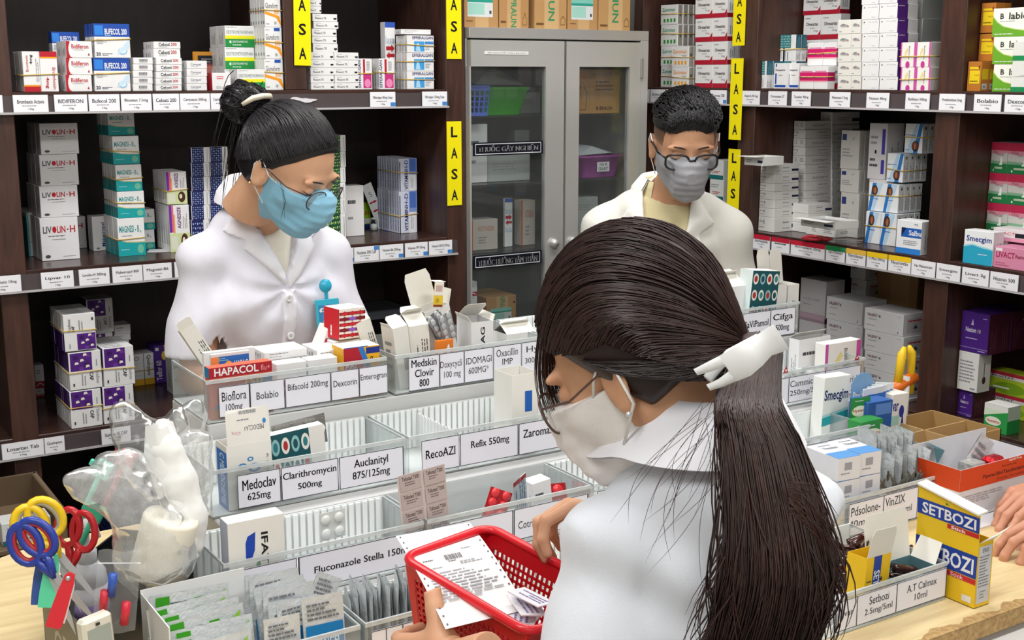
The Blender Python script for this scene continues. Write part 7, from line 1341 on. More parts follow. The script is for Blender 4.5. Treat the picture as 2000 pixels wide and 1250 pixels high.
def make_person(pos, yaw, label, skin, head, hrot, S, E, W_, hands, coat, hz=1.0, female=True, tor=(.0, 0), wid=.155, tr=(.150, .095), sleeve=.6, hem=.80, flare=.02, foldseed=1, slr=(.062, .068), lean=0.0, shz=1.30, nbz=.045):
    """S,E,W_: world shoulders, elbows, wrists (left, right); head: world centre, hrot: (yaw, pitch down, roll)"""
    p = Person(pos, yaw, label, skin); b = p.b; hc = p.L(head)
    RH = Euler((0, 0, hrot[0])).to_matrix()@Euler((-hrot[1], 0, 0)).to_matrix()@Euler((0, hrot[2], 0)).to_matrix()
    p.RH = RH; p.hc = hc; p.HM = Matrix.Translation(Vector(hc))@RH.to_4x4()
    Sl = [p.L(q) for q in S]; El = [p.L(q) for q in E]; Wl = [p.L(q) for q in W_]
    nb = (Sl[0]+Sl[1])/2+b(0, -.01, nbz); hp = b(0, 0, .88*hz)
    s = SDF(np.minimum(np.array((-.42, -.42, -.0)), np.min(Wl, axis=0)-.05), np.maximum(np.array((.42, .42, shz+.16)), np.max(Wl, axis=0)+.05), .0085)
    ch = nb+b(0, .01, -.16)
    s.ell(nb+b(0, .0, -.13), (wid*.92, .10, .15), .04, R=p.Rb).ell((nb+hp)/2+b(0, 0, -.02), (wid*.78, .088, .20), .05, R=p.Rb).ell(hp, (wid*1.05, .10, .11), .05, R=p.Rb)
    for q in (0, 1):
        sg = (-1, 1)[q]; s.cone(nb+b(0, 0, -.01), Sl[q], .045, .046, .03); s.chain([Sl[q], El[q], Wl[q]], [.044, .036, .024], .012)
        kn = b(sg*.085, .02, .48*hz); an = b(sg*.09, -.01, .08); s.chain([hp+b(sg*.075, 0, -.03), kn, an], [.075, .052, .036], .03); s.chain([an+b(0, 0, -.045), an+b(0, .12, -.055)], [.034, .026], .01)
    neck0 = hc+np.array(RH@Vector((0, -.03, -.075))); s.cone(nb+b(0, -.005, -.03), neck0, .053, .048, .02)
    P, Q = s.poly(0); p.addbody(P, Q)
    hs = head_sdf(female=female); P, Q = hs.poly(0); c = np.tile(lin(skin), (len(P), 1))
    lip = (np.abs(P[:, 2]+.060) < .008) & (P[:, 1] > .085) & (np.abs(P[:, 0]) < .02); c[lip] = lin('b87468')
    p.hV = P; p.hs = hs; p.hcol = c; p.addbody(xf(P, p.HM), Q, c)
    for (sd, M, cu, th, Lh) in hands:
        P, Q = hand_mesh(sd, cu, th, Lh); M = Matrix.Translation(-p.o)@M; p.addbody(xf(P, M), Q)
    # coat
    C_ = SDF(np.array((-.44, -.40, hem-.06)), np.array((.44, .40, shz+.17)), .0062)
    C_.ell(nb+b(0, .0, -.13), (wid, .118, .165), .05, R=p.Rb).ell((nb+hp)/2+b(0, 0, .02), (wid*.95, .112, .24), .06, R=p.Rb).ell(hp+b(0, 0, -.02), (wid*1.18, .125, .20), .06, R=p.Rb)
    for q in (0, 1):
        C_.cone(nb+b(0, -.005, .0), Sl[q]+b(0, 0, .0), .050, slr[0]*.93, .035)
        e = Sl[q]+(El[q]-Sl[q])*min(1, sleeve); C_.cone(Sl[q], e, slr[0], slr[1], .022)
        if sleeve > 1: C_.cone(El[q], El[q]+(Wl[q]-El[q])*(sleeve-1), slr[1], slr[1]*.82, .015)
    if female: 
        for q in (-1, 1): C_.ell(nb+b(q*.068, .07, -.20), (.062, .058, .062), .05, R=p.Rb)
    rr = random.Random(foldseed); ph = [rr.uniform(0, 6) for _ in range(12)]
    def folds(X, Y, Z):
        u, v = p.bodyframe(X, Y, Z); out_ = 0
        for sgn, q in ((-1, 0), (1, 1)):
            a = Sl[q]; dx, dy, dz = X-a[0], Y-a[1], Z-a[2]+.05; r_ = np.sqrt(dx*dx+dy*dy+dz*dz); ang = np.arctan2(dz, (u-a[0]*0-0)*sgn+.001)
            out_ = out_+.0038*np.sin(ang*9+ph[q]+8*r_)*np.exp(-((r_-.12)/.08)**2)
        out_ = out_+.0034*np.sin(u*34+ph[2]+1.6*np.sin(Z*17+ph[3]))*np.clip((nb[2]-.10-Z)*6, 0, 1)+.0022*np.sin(Z*46+u*30+ph[4]+np.sin(v*30))+.0014*np.abs(np.sin(u*52-Z*34+ph[5]+2*np.sin(u*21+Z*13)))
        return (out_*coat.get('fold', 1)).astype(np.float32)
    C_.disp(folds)
    full = C_.D.copy()
    # neck opening, hem, sleeve cuffs
    C_.cone(neck0, nb+b(0, .012, .01), .055, .047, .004, 's')
    if coat.get('vneck'):
        vd, vw = coat['vneck']
        def vcut(X, Y, Z):
            u, v = p.bodyframe(X, Y, Z); u0, v0 = p.bodyframe(*nb); return np.maximum(poly2(u-u0+coat.get('vx', 0)*0, Z-nb[2], [(-vw, .08), (vw, .08), (vw*.9, .0), (coat.get('vx', 0), -vd), (-vw*.9, .0)]), -(v-v0-.02))
        C_.func(vcut, .004, 's')
    C_.func(lambda X, Y, Z: (Z-hem)+0*X+0*Y, 0, 's')
    for q in (0, 1):
        a, e = (Sl[q], El[q]) if sleeve <= 1 else (El[q], Wl[q]); d = (e-a)/np.linalg.norm(e-a); cpt = a+(e-a)*(sleeve if sleeve <= 1 else sleeve-1)
        # cut the rounded end flat, with a hollow so that the arm enters a sleeve mouth
        C_.func(lambda X, Y, Z: np.maximum(-((X-cpt[0])*d[0]+(Y-cpt[1])*d[1]+(Z-cpt[2])*d[2]-.002), np.sqrt((X-cpt[0])**2+(Y-cpt[1])**2+(Z-cpt[2])**2)-.086), 0, 's')
        C_.cone(cpt-d*.05, cpt+d*.02, slr[1]*.84, slr[1]*.9, .003, 's')
    T_ = SDF(np.array((-.25, -.25, .05)), np.array((.25, .25, 1.0)), .011); T_.ell(hp, (wid*1.05+.012, .112, .125), .05, R=p.Rb)
    for q in (0, 1): sg = (-1, 1)[q]; T_.chain([hp+b(sg*.075, 0, -.03), b(sg*.085, .02, .48*hz), b(sg*.09, -.01, .09)], [.092, .074, .062], .03)
    P, Q = T_.poly(0); p.sub('trousers', P, Q, '22242c', M_CLOTH)
    P, Q = C_.poly(0); p.sub('coat', P, Q, coat['col'], M_CLOTHW)
    p.C_ = C_; p.full = full; p.nb = nb; p.Sl = Sl; p.El = El; p.Wl = Wl; p.hp = hp
    return p
def overlay(p, name, poly_, th, col, mat, front=True, base=None, lo=-.004, h=None):
    "raised cloth piece following the coat, outline in the body frame relative to the neck base"
    s = SDF.__new__(SDF); s.lo, s.h, s.n, s.ax = p.C_.lo, p.C_.h, p.C_.n, p.C_.ax; X = np.meshgrid(*s.ax, indexing='ij', sparse=True); u, v = p.bodyframe(*X[:3]); u0, v0 = p.bodyframe(*p.nb)
    d2 = poly2(u-u0+0*X[2], X[2]-p.nb[2]+0*u, poly_); D0 = (base if base is not None else p.full)
    s.D = np.maximum(np.maximum(D0-th, d2), (-(v-v0) if front else (v-v0))+0*X[2]).astype(np.float32); P, Q = s.poly(0)
    return p.sub(name, P, Q, col, mat) if len(P) else None
def surf(p, u, z, front=True):
    "point of the coat surface at body-frame offset (u, z) from the neck base"
    s = p.C_; out_ = None
    for i in range(60):
        v = (.22-.004*i)*(1 if front else -1); q = p.nb+p.b(u, v, 0); q[2] = p.nb[2]+z; idx = np.round((q-s.lo)/s.h).astype(int)
        if (idx < 0).any() or (idx >= s.n).any(): continue
        if p.full[tuple(idx)] < .001: return q
    return p.nb+p.b(u, .12, z)
def collar(p, r0, r1, z0, z1, col, mat, th=.004, gap=.9, name='collar', tilt=.12, flop=.03):
    "stand-and-fall collar ring, open in front by gap radians"
    g = []; n = 28
    prof = [(r0, z0), (r0*1.0, z1), (r0*1.10, z1+.004), (r1, z0+.012), (r1+.006, z0-.008)]
    for (r_, z_) in prof:
        row = []
        for i in range(n+1):
            a = -PI/2-(PI-gap)+2*(PI-gap)*i/n; fr = 1+.0*math.sin(a); q = p.nb+p.b(r_*math.cos(a)*fr, r_*math.sin(a)*.92-.005, 0); q[2] = p.nb[2]+z_-tilt*r_*math.sin(a)*1.0*(1 if True else 0); row.append(q)
        g.append(row)
    g = np.array(g); mb = MB().grid(g, col)
    cen = np.array(p.nb); g2 = cen+(g-cen)*np.array([.94, .94, 1])-np.array([0, 0, .002]); mb.grid(g2[:, ::-1], col); return mb.build(name, mat, p.t)
def strands(name, curves, rad, col, mat, parent, jit=.25, k=3):
    "curves: list of (n,3) arrays -> one mesh of tapered tubes"
    vs = []; fs = []; cs = []; n0 = 0; base = np.array(lin(col)); rr = np.random.RandomState(5)
    for ci, c in enumerate(curves):
        c = np.asarray(c, float); n = len(c); t = np.gradient(c, axis=0); t /= np.maximum(np.linalg.norm(t, axis=1, keepdims=True), 1e-9)
        ref = np.array((.3, .5, .8)); u = np.cross(t, ref); u /= np.maximum(np.linalg.norm(u, axis=1, keepdims=True), 1e-9); w_ = np.cross(t, u)
        r_ = (rad if np.isscalar(rad) else rad[ci])*np.clip(np.minimum(1, (1-np.linspace(0, 1, n))*4+.15), 0, 1)
        for j in range(k):
            a = 2*PI*j/k; vs.append(c+(u*math.cos(a)+w_*math.sin(a))*r_[:, None])
        for j in range(k):
            j2 = (j+1) % k; i = np.arange(n-1); fs.append(np.stack([n0+j*n+i, n0+j2*n+i, n0+j2*n+i+1, n0+j*n+i+1], 1))
        cs.append(np.tile(base*(1+jit*rr.uniform(-1, 1.3)), (n*k, 1))); n0 += n*k
    P = np.vstack(vs); Q = np.vstack(fs); C = np.clip(np.vstack(cs), 0, 1)
    return smooth_mesh(name, P, Q, lambda _: C, mat, parent, kind=None)
def scalp(p, r, hair, mat, cutf, infl=.006, h=.003, extra=None, name='hair'):
    "hair cap: skull inflated, kept where cutf(x,y,z) < 0 in the head frame"
    s = SDF((-.105, -.14, -.12), (.105, .12, .135), h); s.ell((0, -.012, .026), tuple(q+infl for q in (.075, .095, .086)), 0).ell((0, -.03, -.03), (.06+infl, .07+infl, .05+infl), .03)
    if VOL[0]: s.ell((0, -.022, .046), (.080+infl*.6, .094+infl*.6, .088+infl*.6), .02)
    s.func(lambda X, Y, Z: -cutf(X, Y, Z), .014, 's'); P, Q = s.poly(0)
    return smooth_mesh(name, xf(P, p.HM), Q, hair, mat, p.t)
def mask(p, col, mat, poly_, ridge=True, th=.0065, name='face_mask', pleat=.0012):
    s = head_sdf(.0024, ear=False); 
    if ridge: s.cone((0, .100, .000), (0, .108, -.045), .008, .014, .02).cone((0, .106, -.04), (0, .085, -.095), .016, .014, .02)
    for q in (-1, 1): s.cone((q*.02, .098, -.02), (q*.02, .088, -.08), .012, .012, .025)
    s.disp(lambda X, Y, Z: (-th+pleat*np.sin(Z*330+np.abs(X)*40)*(np.clip(1-np.abs(X)/.07, 0, 1))+.0006*np.sin(X*120+Z*90)).astype(np.float32))
    X = np.meshgrid(*s.ax, indexing='ij', sparse=True); s.D = np.maximum(s.D, np.maximum(poly2(X[0]+0*X[2], X[2]+0*X[0], poly_)+0*X[1], -(X[1]-.004)+0*X[0]+0*X[2])).astype(np.float32)
    P, Q = s.poly(0); return smooth_mesh(name, xf(P, p.HM), Q, col, mat, p.t)
def hf(p, *q): return [tuple(p.HM@Vector(v)) for v in q]
def spectacles(p, col, rw, rh, y, z, sq, r=.0016, cx=.034, tz=.0):
    t = p.t; g = MB()
    for q in (-1, 1):
        pts = []
        for i in range(28):
            a = 2*PI*i/28; c, s_ = math.cos(a), math.sin(a); e = sq; pts.append((q*cx+rw*abs(c)**e*(1 if c > 0 else -1), y-.15*abs(rw*c)*.0-.22*max(0, (q*cx+rw*c)*q-.02), z+rh*abs(s_)**e*(1 if s_ > 0 else -1)))
        g.tube(hf(p, *pts), r, col, closed=True, k=6)
        ln = MB().add(hf(p, *pts), [tuple(range(28))], 'W').build('lens', M_LENS, t)
        g.tube(hf(p, (q*(cx+rw), y-.006-.2*.03, z+rh*.4), (q*.073, .055, z+.004+tz), (q*.081, .0, .006+tz), (q*.078, -.02, -.012+tz)), r*.9, col, k=6)
    g.tube(hf(p, (-cx+rw*.92, y, z+.004), (-.006, y+.006, z+.008), (.006, y+.006, z+.008), (cx-rw*.92, y, z+.004)), r, col, k=6); g.build('spectacles', M_PLAST, t)
def face_marks(p, brow='1c1614', lw=.0022):
    g = MB()
    for q in (-1, 1):
        g.tube(hf(p, (q*.014, .0925, .0225), (q*.026, .0925, .0265), (q*.038, .087, .0265), (q*.050, .074, .020)), [.0022, .0036, .0030, .0012], brow, k=6, flat=.5)
        g.tube(hf(p, (q*.018, .0835, -.0015), (q*.025, .0875, -.0045), (q*.033, .0882, -.0055), (q*.041, .0845, -.0035), (q*.047, .078, .0005)), [.0006, .0011, .0012, .0012, .0006], '16100e', k=5)
    g.build('brows_and_lashes', M_HAIR, p.t)
# ---------------------------------------------------------------- 1. woman with a bun, behind the counter at the left
def wv(px, py, f): return atd(px, py, f)
o1 = Vector((.955, 2.49, 0))
yw = PI
ex = lambda x, y, z: Vector((o1.x-x, o1.y-y, z))      # body frame (facing -y) to world
P1 = make_person(o1, yw, 'bun-haired woman in a white coat, light blue mask and round glasses looking down', 'd9a888', wv(566, 322, 2.50), (PI+math.radians(32), math.radians(34), .06),
    [ex(-.134, .0, 1.318), ex(.134, .0, 1.318)], [ex(-.165, .04, 1.07), ex(.175, .03, 1.08)], [ex(-.10, .20, 1.04), ex(.13, .20, 1.04)],
    [(1, frame(ex(-.10, .20, 1.04), (-.6, -.5, -.2), (-.3, 0, -1)), [(.5, .6, .4)]*4, (.8, .5, .3), .165), (-1, frame(ex(.13, .20, 1.04), (.6, -.5, -.1), (.3, 0, -1)), [(.5, .7, .4)]*4, (.8, .5, .3), .165)],
    dict(col='dcdbe6', fold=.9, vneck=(.125, .050), vx=.0), 1.0, True, wid=.120, nbz=.092, sleeve=.84, slr=(.054, .066), shz=1.38, foldseed=4)
P1.finish()
overlay(P1, 'lapel', [(-.058, .035), (-.112, -.030), (-.070, -.050), (-.078, -.066), (-.004, -.150), (.0, -.122), (-.044, -.02)], .006, 'f0eff7', M_CLOTHW)
overlay(P1, 'lapel', [(.058, .035), (.108, -.028), (.068, -.046), (.075, -.062), (.0, -.144), (.0, -.122), (.044, -.02)], .006, 'f0eff7', M_CLOTHW)
overlay(P1, 'placket', [(-.016, -.145), (.016, -.145), (.018, -.56), (-.014, -.56)], .004, 'ecebf4', M_CLOTHW)
overlay(P1, 'blouse', [(-.052, .02), (.052, .02), (.046, -.01), (.012, -.125), (-.012, -.125), (-.046, -.01)], -.012, 'e9e4d6', M_CLOTH)
collar(P1, .066, .094, .034, .070, 'f0eff7', M_CLOTHW, gap=.75)
collar(P1, .060, .066, .034, .062, 'e6e0cf', M_CLOTH, gap=.6, name='blouse_collar')
def button(p, u, z, c='eeecef', r=.0085):
    q = surf(p, u, z); n = p.b(0, 1, 0); M = frame(q+n*.008, n, (0, 0, 1)); MB().lathe([(0, 0), (r, 0), (r, .002), (r*.8, .0035), (r*.6, .0026), (0, .0026)], c, M=M, k=16).lathe([(r*.15, .0027), (r*.22, .0027), (r*.22, .003), (r*.15, .003)], 'b8b4b8', M=M, k=8).build('button', M_PLAST, p.t)
for z in (-.165, -.245, -.325, -.41): button(P1, .0, z)
# name badge on a reel
q = surf(P1, -.078, -.145); M = frame(q+P1.b(0, .004, 0), P1.b(0, 1, 0), (0, 0, 1)); bd = empty('name_badge', P1.o+Vector(q)+Vector(P1.b(0, .026, 0)), 0, 'turquoise name badge on a reel clipped to the coat of the bun-haired woman', 'badge'); bd.rotation_euler = (-.16, 0, .0)
MB().lathe([(0, 0), (.013, .0), (.0145, .003), (.013, .006), (0, .007)], '2fb2d4', M=Tm(0, 0, 0, rx=PI/2), k=20).build('reel', M_PLAST, bd)
MB().box(-.004, -.004, -.028, .004, -.001, -.008, '2aa4c8', ch=.0008).build('clip', M_PLAST, bd)
MB().box(-.027, -.004, -.106, .027, -.0015, -.028, '35b4d2', ch=.001).build('holder', M_PLAST, bd)
MB().box(-.021, -.0046, -.098, .021, -.004, -.040, '3f84b8').art([('l', .1, .72, .95, .92, 2, 'dfe8f0'), ('e', .1, .8, .07, .06, 'W'), ('p', [(.12, .04), (.42, .04), (.36, .3), (.3, .46), (.22, .46), (.16, .3)], 'd0d8e0'), ('l', .46, .2, .95, .6, 3, '1d3f78')], (-.021, -.0046, -.098), (.042, 0, 0), (0, 0, .058), (0, -1, 0)).build('card', M_PAPER, bd)
face_marks(P1)
mask(P1, '8fc6e2', M_CLOTH, [(-.068, -.012), (-.034, -.010), (-.012, .006), (.012, .006), (.034, -.010), (.068, -.012), (.062, -.07), (.03, -.118), (-.03, -.118), (-.062, -.07)])
for q in (-1, 1):
    MB().tube(hf(P1, (q*.067, .030, -.014), (q*.078, .012, -.005), (q*.083, -.012, .018), (q*.085, -.022, .0), (q*.080, -.018, -.035), (q*.068, .022, -.068)), .0013, 'e8eaec', k=6).build('ear_loop', M_CLOTH, P1.t)
spectacles(P1, '3c3640', .0235, .0215, .108, -.006, .95, .0013, .032)
e = P1.HM@Vector((.086, -.012, -.043)); MB().lathe([(0, 0), (.0022, .001), (.0026, .003), (.0014, .005), (0, .0055)], 'd8c48a', k=10).build('earring', M_STEEL, P1.t, loc=e)
cutF = lambda X, Y, Z: np.maximum((Y*.75-Z*.75)-.022-.0*np.abs(X), -Z-.078+0*X)
scalp(P1, 0, '141216', M_HAIR, lambda X, Y, Z: np.maximum((Y*.80-Z*.60)-.008+np.clip(np.abs(X)-.06, 0, 1)*.3, -Z-.072-Y*.3), .009)
def ellpt(d, infl, c=(0, -.012, .026), r=(.075, .095, .086)):
    d = np.array(d, float); d /= np.linalg.norm(d); return np.array(c)+d*(np.array(r)+infl)
def capsdf(infl, h=.004):
    s = SDF((-.12, -.15, -.13), (.12, .13, .15), h); s.ell((0, -.012, .026), tuple(q+infl for q in (.075, .095, .086)), 0).ell((0, -.03, -.03), (.06+infl, .07+infl, .05+infl), .03)
    if VOL[0]: s.ell((0, -.022, .046), (.077+infl*.6, .090+infl*.6, .088+infl*.6), .02)
    return s
def onto(s, P, off):
    c = np.array((0, -.012, .01)); d = P-c; d /= np.linalg.norm(d, axis=1, keepdims=True); ts = np.linspace(.06, .14, 40); best = np.full(len(P), .05)
    for t in ts:
        q = c+d*t; i = np.clip(np.round((q-s.lo)/s.h).astype(int), 0, s.n-1); v = s.D[i[:, 0], i[:, 1], i[:, 2]]; best = np.where(v < 0, t-v*.0, best)
    q = c+d*best[:, None]; i = np.clip(np.round((q-s.lo)/s.h).astype(int), 0, s.n-1); v = s.D[i[:, 0], i[:, 1], i[:, 2]]
    return c+d*(best-v+off)[:, None]
def pulled(p, hairline, root, n, infl=.010, seed=1, m=12, inner=.5, flat=False):
    rr = np.random.RandomState(seed); cs = capsdf(infl-.002); out_ = []; H = np.array(hairline, float); Rt = np.array(root, float)/np.linalg.norm(root); cum = len(H)-1
    for i in range(n):
        t = rr.uniform(0, cum); a = int(t); f = t-a; s0 = H[a]*(1-f)+H[min(a+1, cum)]*f; s0 = s0/np.linalg.norm(s0); st = rr.uniform(0, .06) if rr.rand() > inner else rr.uniform(0, .75); pts = []
        lift = rr.uniform(-.001, .0045); wob = rr.uniform(-.05, .05)
        for j in range(m):
            u = st+(1-st)*j/(m-1); q_ = min(1, max(0, (s0[2]+.55)/1.1)); q_ = q_*q_*(3-2*q_); d = s0*(1-u)+Rt*u+np.array((s0[0]*.9, -.12*q_, 1.25*q_-.12*(1-q_)))*(1.0*math.sin(PI*u)**(1.0))*(0 if flat else .35+.65*q_); d = d+np.cross(s0, Rt)*wob*math.sin(PI*u); pts.append(ellpt(d, infl))
        pts = onto(cs, np.array(pts), 0); pts = np.apply_along_axis(lambda v: np.convolve(np.pad(v, 1, 'edge'), (.25, .5, .25), 'valid'), 0, pts); dd = pts-np.array((0, -.012, .01)); dd /= np.linalg.norm(dd, axis=1, keepdims=True); out_.append(xf(pts+dd*(.0006+max(0, lift))*.8, p.HM))
    return out_
HL = [(0, .80, .62), (.45, .74, .50), (.80, .52, .22), (.93, .25, -.05), (.97, -.05, -.22), (.88, -.45, -.55), (.5, -.75, -.75), (0, -.85, -.80), (-.5, -.75, -.75), (-.88, -.45, -.55), (-.97, -.05, -.22), (-.93, .25, -.05), (-.80, .52, .22), (-.45, .74, .50), (0, .80, .62)]
rt1 = (0.05, -.97, .16)
strands('hair_strands', pulled(P1, HL, rt1, 3000, .009, 3), .0011, '1b191d', M_HAIR, P1.t)
bc = np.array(P1.HM@Vector(tuple(ellpt(rt1, .042)))); s = SDF(bc-.075, bc+.075, .0035); s.ell(bc, (.047, .045, .040), 0).ell(bc+np.array((.0, .02, .01)), (.035, .03, .035), .01); s.disp(lambda X, Y, Z: (.003*np.sin((X-bc[0])*170+(Z-bc[2])*120)).astype(np.float32)); Pq, Qq = s.poly(0); P1.sub('bun', Pq, Qq, '131115', M_HAIR)
cv = []; rr = np.random.RandomState(8)
for i in range(420):
    ax_ = rr.normal(size=3); ax_[1] *= .4; ax_ /= np.linalg.norm(ax_); u = np.cross(ax_, (.2, .3, 1)); u /= np.linalg.norm(u); w_ = np.cross(ax_, u); a0 = rr.uniform(0, 6.3); r_ = rr.uniform(.040, .050)
    cv.append(np.array([bc+(u*math.cos(a0+t)+w_*math.sin(a0+t))*r_*np.array((1, .98, .86))+ax_*.008 for t in np.linspace(0, rr.uniform(1.2, 3), 10)]))
for i in range(14): 
    a = bc+rr.normal(size=3)*.02; cv.append(np.array([a+np.array((-FY*.03, FX*.03, -.02))*t+np.array((0, 0, -.05))*t*t+rr.normal(size=3)*.002 for t in np.linspace(0, 1.8, 7)]))
strands('bun_strands', cv, .0010, '1a181c', M_HAIR, P1.t)
cl = [bc+np.array(P1.RH@Vector(v)) for v in [(-.03, .03, .028), (-.012, .036, .040), (.01, .036, .042), (.03, .03, .034), (.042, .022, .015)]]
MB().tube([tuple(c) for c in cl], [.004, .006, .006, .006, .004], 'ddd6c2', k=8).build('hair_claw', M_PLAST, P1.t)
cv = []
for i in range(3):
    a = P1.HM@Vector((.078, .035+rr.uniform(-.012, .012), .0)); cv.append(np.array([np.array(a)+np.array((rr.uniform(-.004, .004), rr.uniform(-.003, .003), -.075*t-.004*rr.rand()))+np.array((.008*math.sin(3*t), 0, 0)) for t in np.linspace(0, 1, 7)]))
strands('loose_hair', cv, .0004, '1a181c', M_HAIR, P1.t)
# ---------------------------------------------------------------- 2. man behind the far end of the counter
o2 = Vector((1.985, 2.40, 0)); cd = math.atan2(-o2.y, -o2.x)-PI/2
R2 = Euler((0, 0, cd)).to_matrix(); e2 = lambda x, y, z: o2+R2@Vector((x, y, 0))+Vector((0, 0, z))
P2 = make_person(o2, cd, 'man with black glasses and grey mask in a white coat over a cream shirt', 'c49474', wv(1338, 279, 3.0), (cd+math.radians(9), math.radians(20), 0.0),
    [e2(-.152, -.0, 1.322), e2(.152, -.0, 1.322)], [e2(-.205, .02, 1.08), e2(.205, .02, 1.08)], [e2(-.11, .17, 1.08), e2(.11, .17, 1.08)],
    [(1, frame(e2(-.11, .17, 1.08), R2@Vector((.8, .3, .1)), (0, 0, -1)), [(.5, .6, .4)]*4, (.8, .5, .3), .18), (-1, frame(e2(.11, .17, 1.08), R2@Vector((-.8, .3, .1)), (0, 0, -1)), [(.5, .6, .4)]*4, (.8, .5, .3), .18)],
    dict(col='d8d7d0', vneck=(.30, .07), vx=.0), 1.02, False, wid=.140, nbz=.073, sleeve=1.9, slr=(.056, .054), shz=1.38, foldseed=9)
fade = (P2.hV[:, 2] > .012) & (P2.hV[:, 1] < .045) | ((P2.hV[:, 2] > -.03) & (P2.hV[:, 1] < -.03))
cc = P2.hcol.copy(); zf = np.clip((P2.hV[:, 2]+.01)/.035, 0, 1)[:, None]; cc[fade] = (cc*(1-.75*zf)+np.array(lin('1e1a1a'))*.75*zf)[fade]; P2.C[1] = cc; P2.finish()
overlay(P2, 'lapel', [(-.062, .035), (-.118, -.055), (-.082, -.078), (-.092, -.118), (-.002, -.33), (.0, -.30), (-.055, -.04)], .007, 'eeede8', M_CLOTHW)
overlay(P2, 'lapel', [(.062, .035), (.118, -.055), (.082, -.078), (.092, -.118), (.002, -.33), (.0, -.30), (.055, -.04)], .007, 'eeede8', M_CLOTHW)
overlay(P2, 'shirt', [(-.066, .03), (.066, .03), (.06, -.04), (.016, -.30), (-.016, -.30), (-.06, -.04)], -.010, 'cdc29a', M_CLOTH)
overlay(P2, 'shirt_placket', [(-.012, -.05), (.008, -.05), (.008, -.29), (-.012, -.29)], -.006, 'c4b88e', M_CLOTH)
overlay(P2, 'coat_pocket', [(.055, -.20), (.135, -.195), (.133, -.30), (.058, -.30)], .004, 'e9e8e2', M_CLOTHW)
collar(P2, .062, .090, .018, .052, 'eeede8', M_CLOTHW, gap=.8)
collar(P2, .058, .070, .020, .046, 'cdc29a', M_CLOTH, gap=.55, name='shirt_collar')
face_marks(P2, '14100f')
mask(P2, '9b9ca2', M_CLOTH, [(-.072, -.010), (-.034, -.006), (-.012, .004), (.012, .004), (.034, -.006), (.072, -.010), (.066, -.07), (.032, -.122), (-.032, -.122), (-.066, -.07)])
for q in (-1, 1): MB().tube(hf(P2, (q*.070, .030, -.012), (q*.078, .014, .0), (q*.083, -.010, .020), (q*.085, -.020, .0), (q*.080, -.016, -.035), (q*.070, .022, -.070)), .0014, 'e8e8ea', k=6).build('ear_loop', M_CLOTH, P2.t)
spectacles(P2, '0c0c0e', .0265, .0185, .109, -.004, .62, .0027, .034)
scalp(P2, 0, '131214', M_HAIR, lambda X, Y, Z: np.maximum(np.maximum(.042-Z+Y*.12, Y*.9-Z*.45-.038), np.abs(X)-.078), .010, name='hair')
cv = []; rr = np.random.RandomState(12)
for i in range(2600):
    th = rr.uniform(0, 2*PI); ph_ = rr.uniform(0, 1)**.6*1.12; d = np.array((math.sin(ph_)*math.cos(th), math.sin(ph_)*math.sin(th), math.cos(ph_)))
    if d[1] > .72 or d[2] < .42-.1*d[1]: continue
    a = ellpt(d, .0105); flow = np.array((d[0]*.25-.25+.05*math.sin(9*th), .85+.06*rr.normal(), .12)); flow /= np.linalg.norm(flow); nrm = d/np.linalg.norm(d); L_ = rr.uniform(.018, .034)*(1 if d[2] > .6 else .6)
    tg = flow-nrm*flow.dot(nrm); pts = []
    for t in np.linspace(0, 1, 6): q = a+tg*L_*t+nrm*(.008*math.sin(t*2.2)); qq = (q-np.array((0, -.012, .026)))/(np.array((.075, .095, .086))+.0105); l_ = np.linalg.norm(qq); q = q if l_ > 1 else np.array((0, -.012, .026))+qq/l_*(np.array((.075, .095, .086))+.0105); pts.append(q)
    cv.append(xf(np.array(pts), P2.HM))
for i in range(420):   # fringe over the forehead
    x = rr.uniform(-.058, .056); a = ellpt((x/.075, .70, .78), .014); L_ = rr.uniform(.020, .040)*(1.15 if x > -.02 else .8); dx = rr.uniform(-.15, .35)
    pts = [a+np.array((dx*L_*t, .016*math.sin(t*1.8), -L_*t*.9+.006*(1-t))) for t in np.linspace(0, 1, 6)]; cv.append(xf(np.array(pts), P2.HM))
strands('hair_strands', cv, .0011, '19181b', M_HAIR, P2.t)
q = surf(P2, .115, -.175); bd = empty('badge_reel', P2.o+Vector(q)+Vector(P2.b(0, .012, 0)), 0, 'blue badge reel with yellow smiling face clipped to the man\'s coat', 'badge'); bd.rotation_euler = (0, 0, cd+PI)
MB().lathe([(0, 0), (.015, 0), (.0165, .003), (.015, .006), (0, .0065)], '2b4f9c', M=Tm(rx=PI/2), k=20).lathe([(0, .0066), (.009, .0066), (.009, .0074), (0, .0078)], 'e6b93a', M=Tm(rx=PI/2), k=16).box(-.006, -.004, -.034, .006, -.001, -.013, '2b4f9c', ch=.001).build('reel', M_PLAST, bd)
MB().lathe([(0, .0079), (.0012, .0079), (.0012, .0083), (0, .0083)], '1c1c20', M=Tm(.003, 0, .002, rx=PI/2), k=6).lathe([(0, .0079), (.0012, .0079), (.0012, .0083), (0, .0083)], '1c1c20', M=Tm(-.003, 0, .002, rx=PI/2), k=6).tube([(-.004, -.0082, -.002), (0, -.0084, -.0045), (.004, -.0082, -.002)], .0005, '1c1c20', k=4).build('smile', M_PLAST, bd)
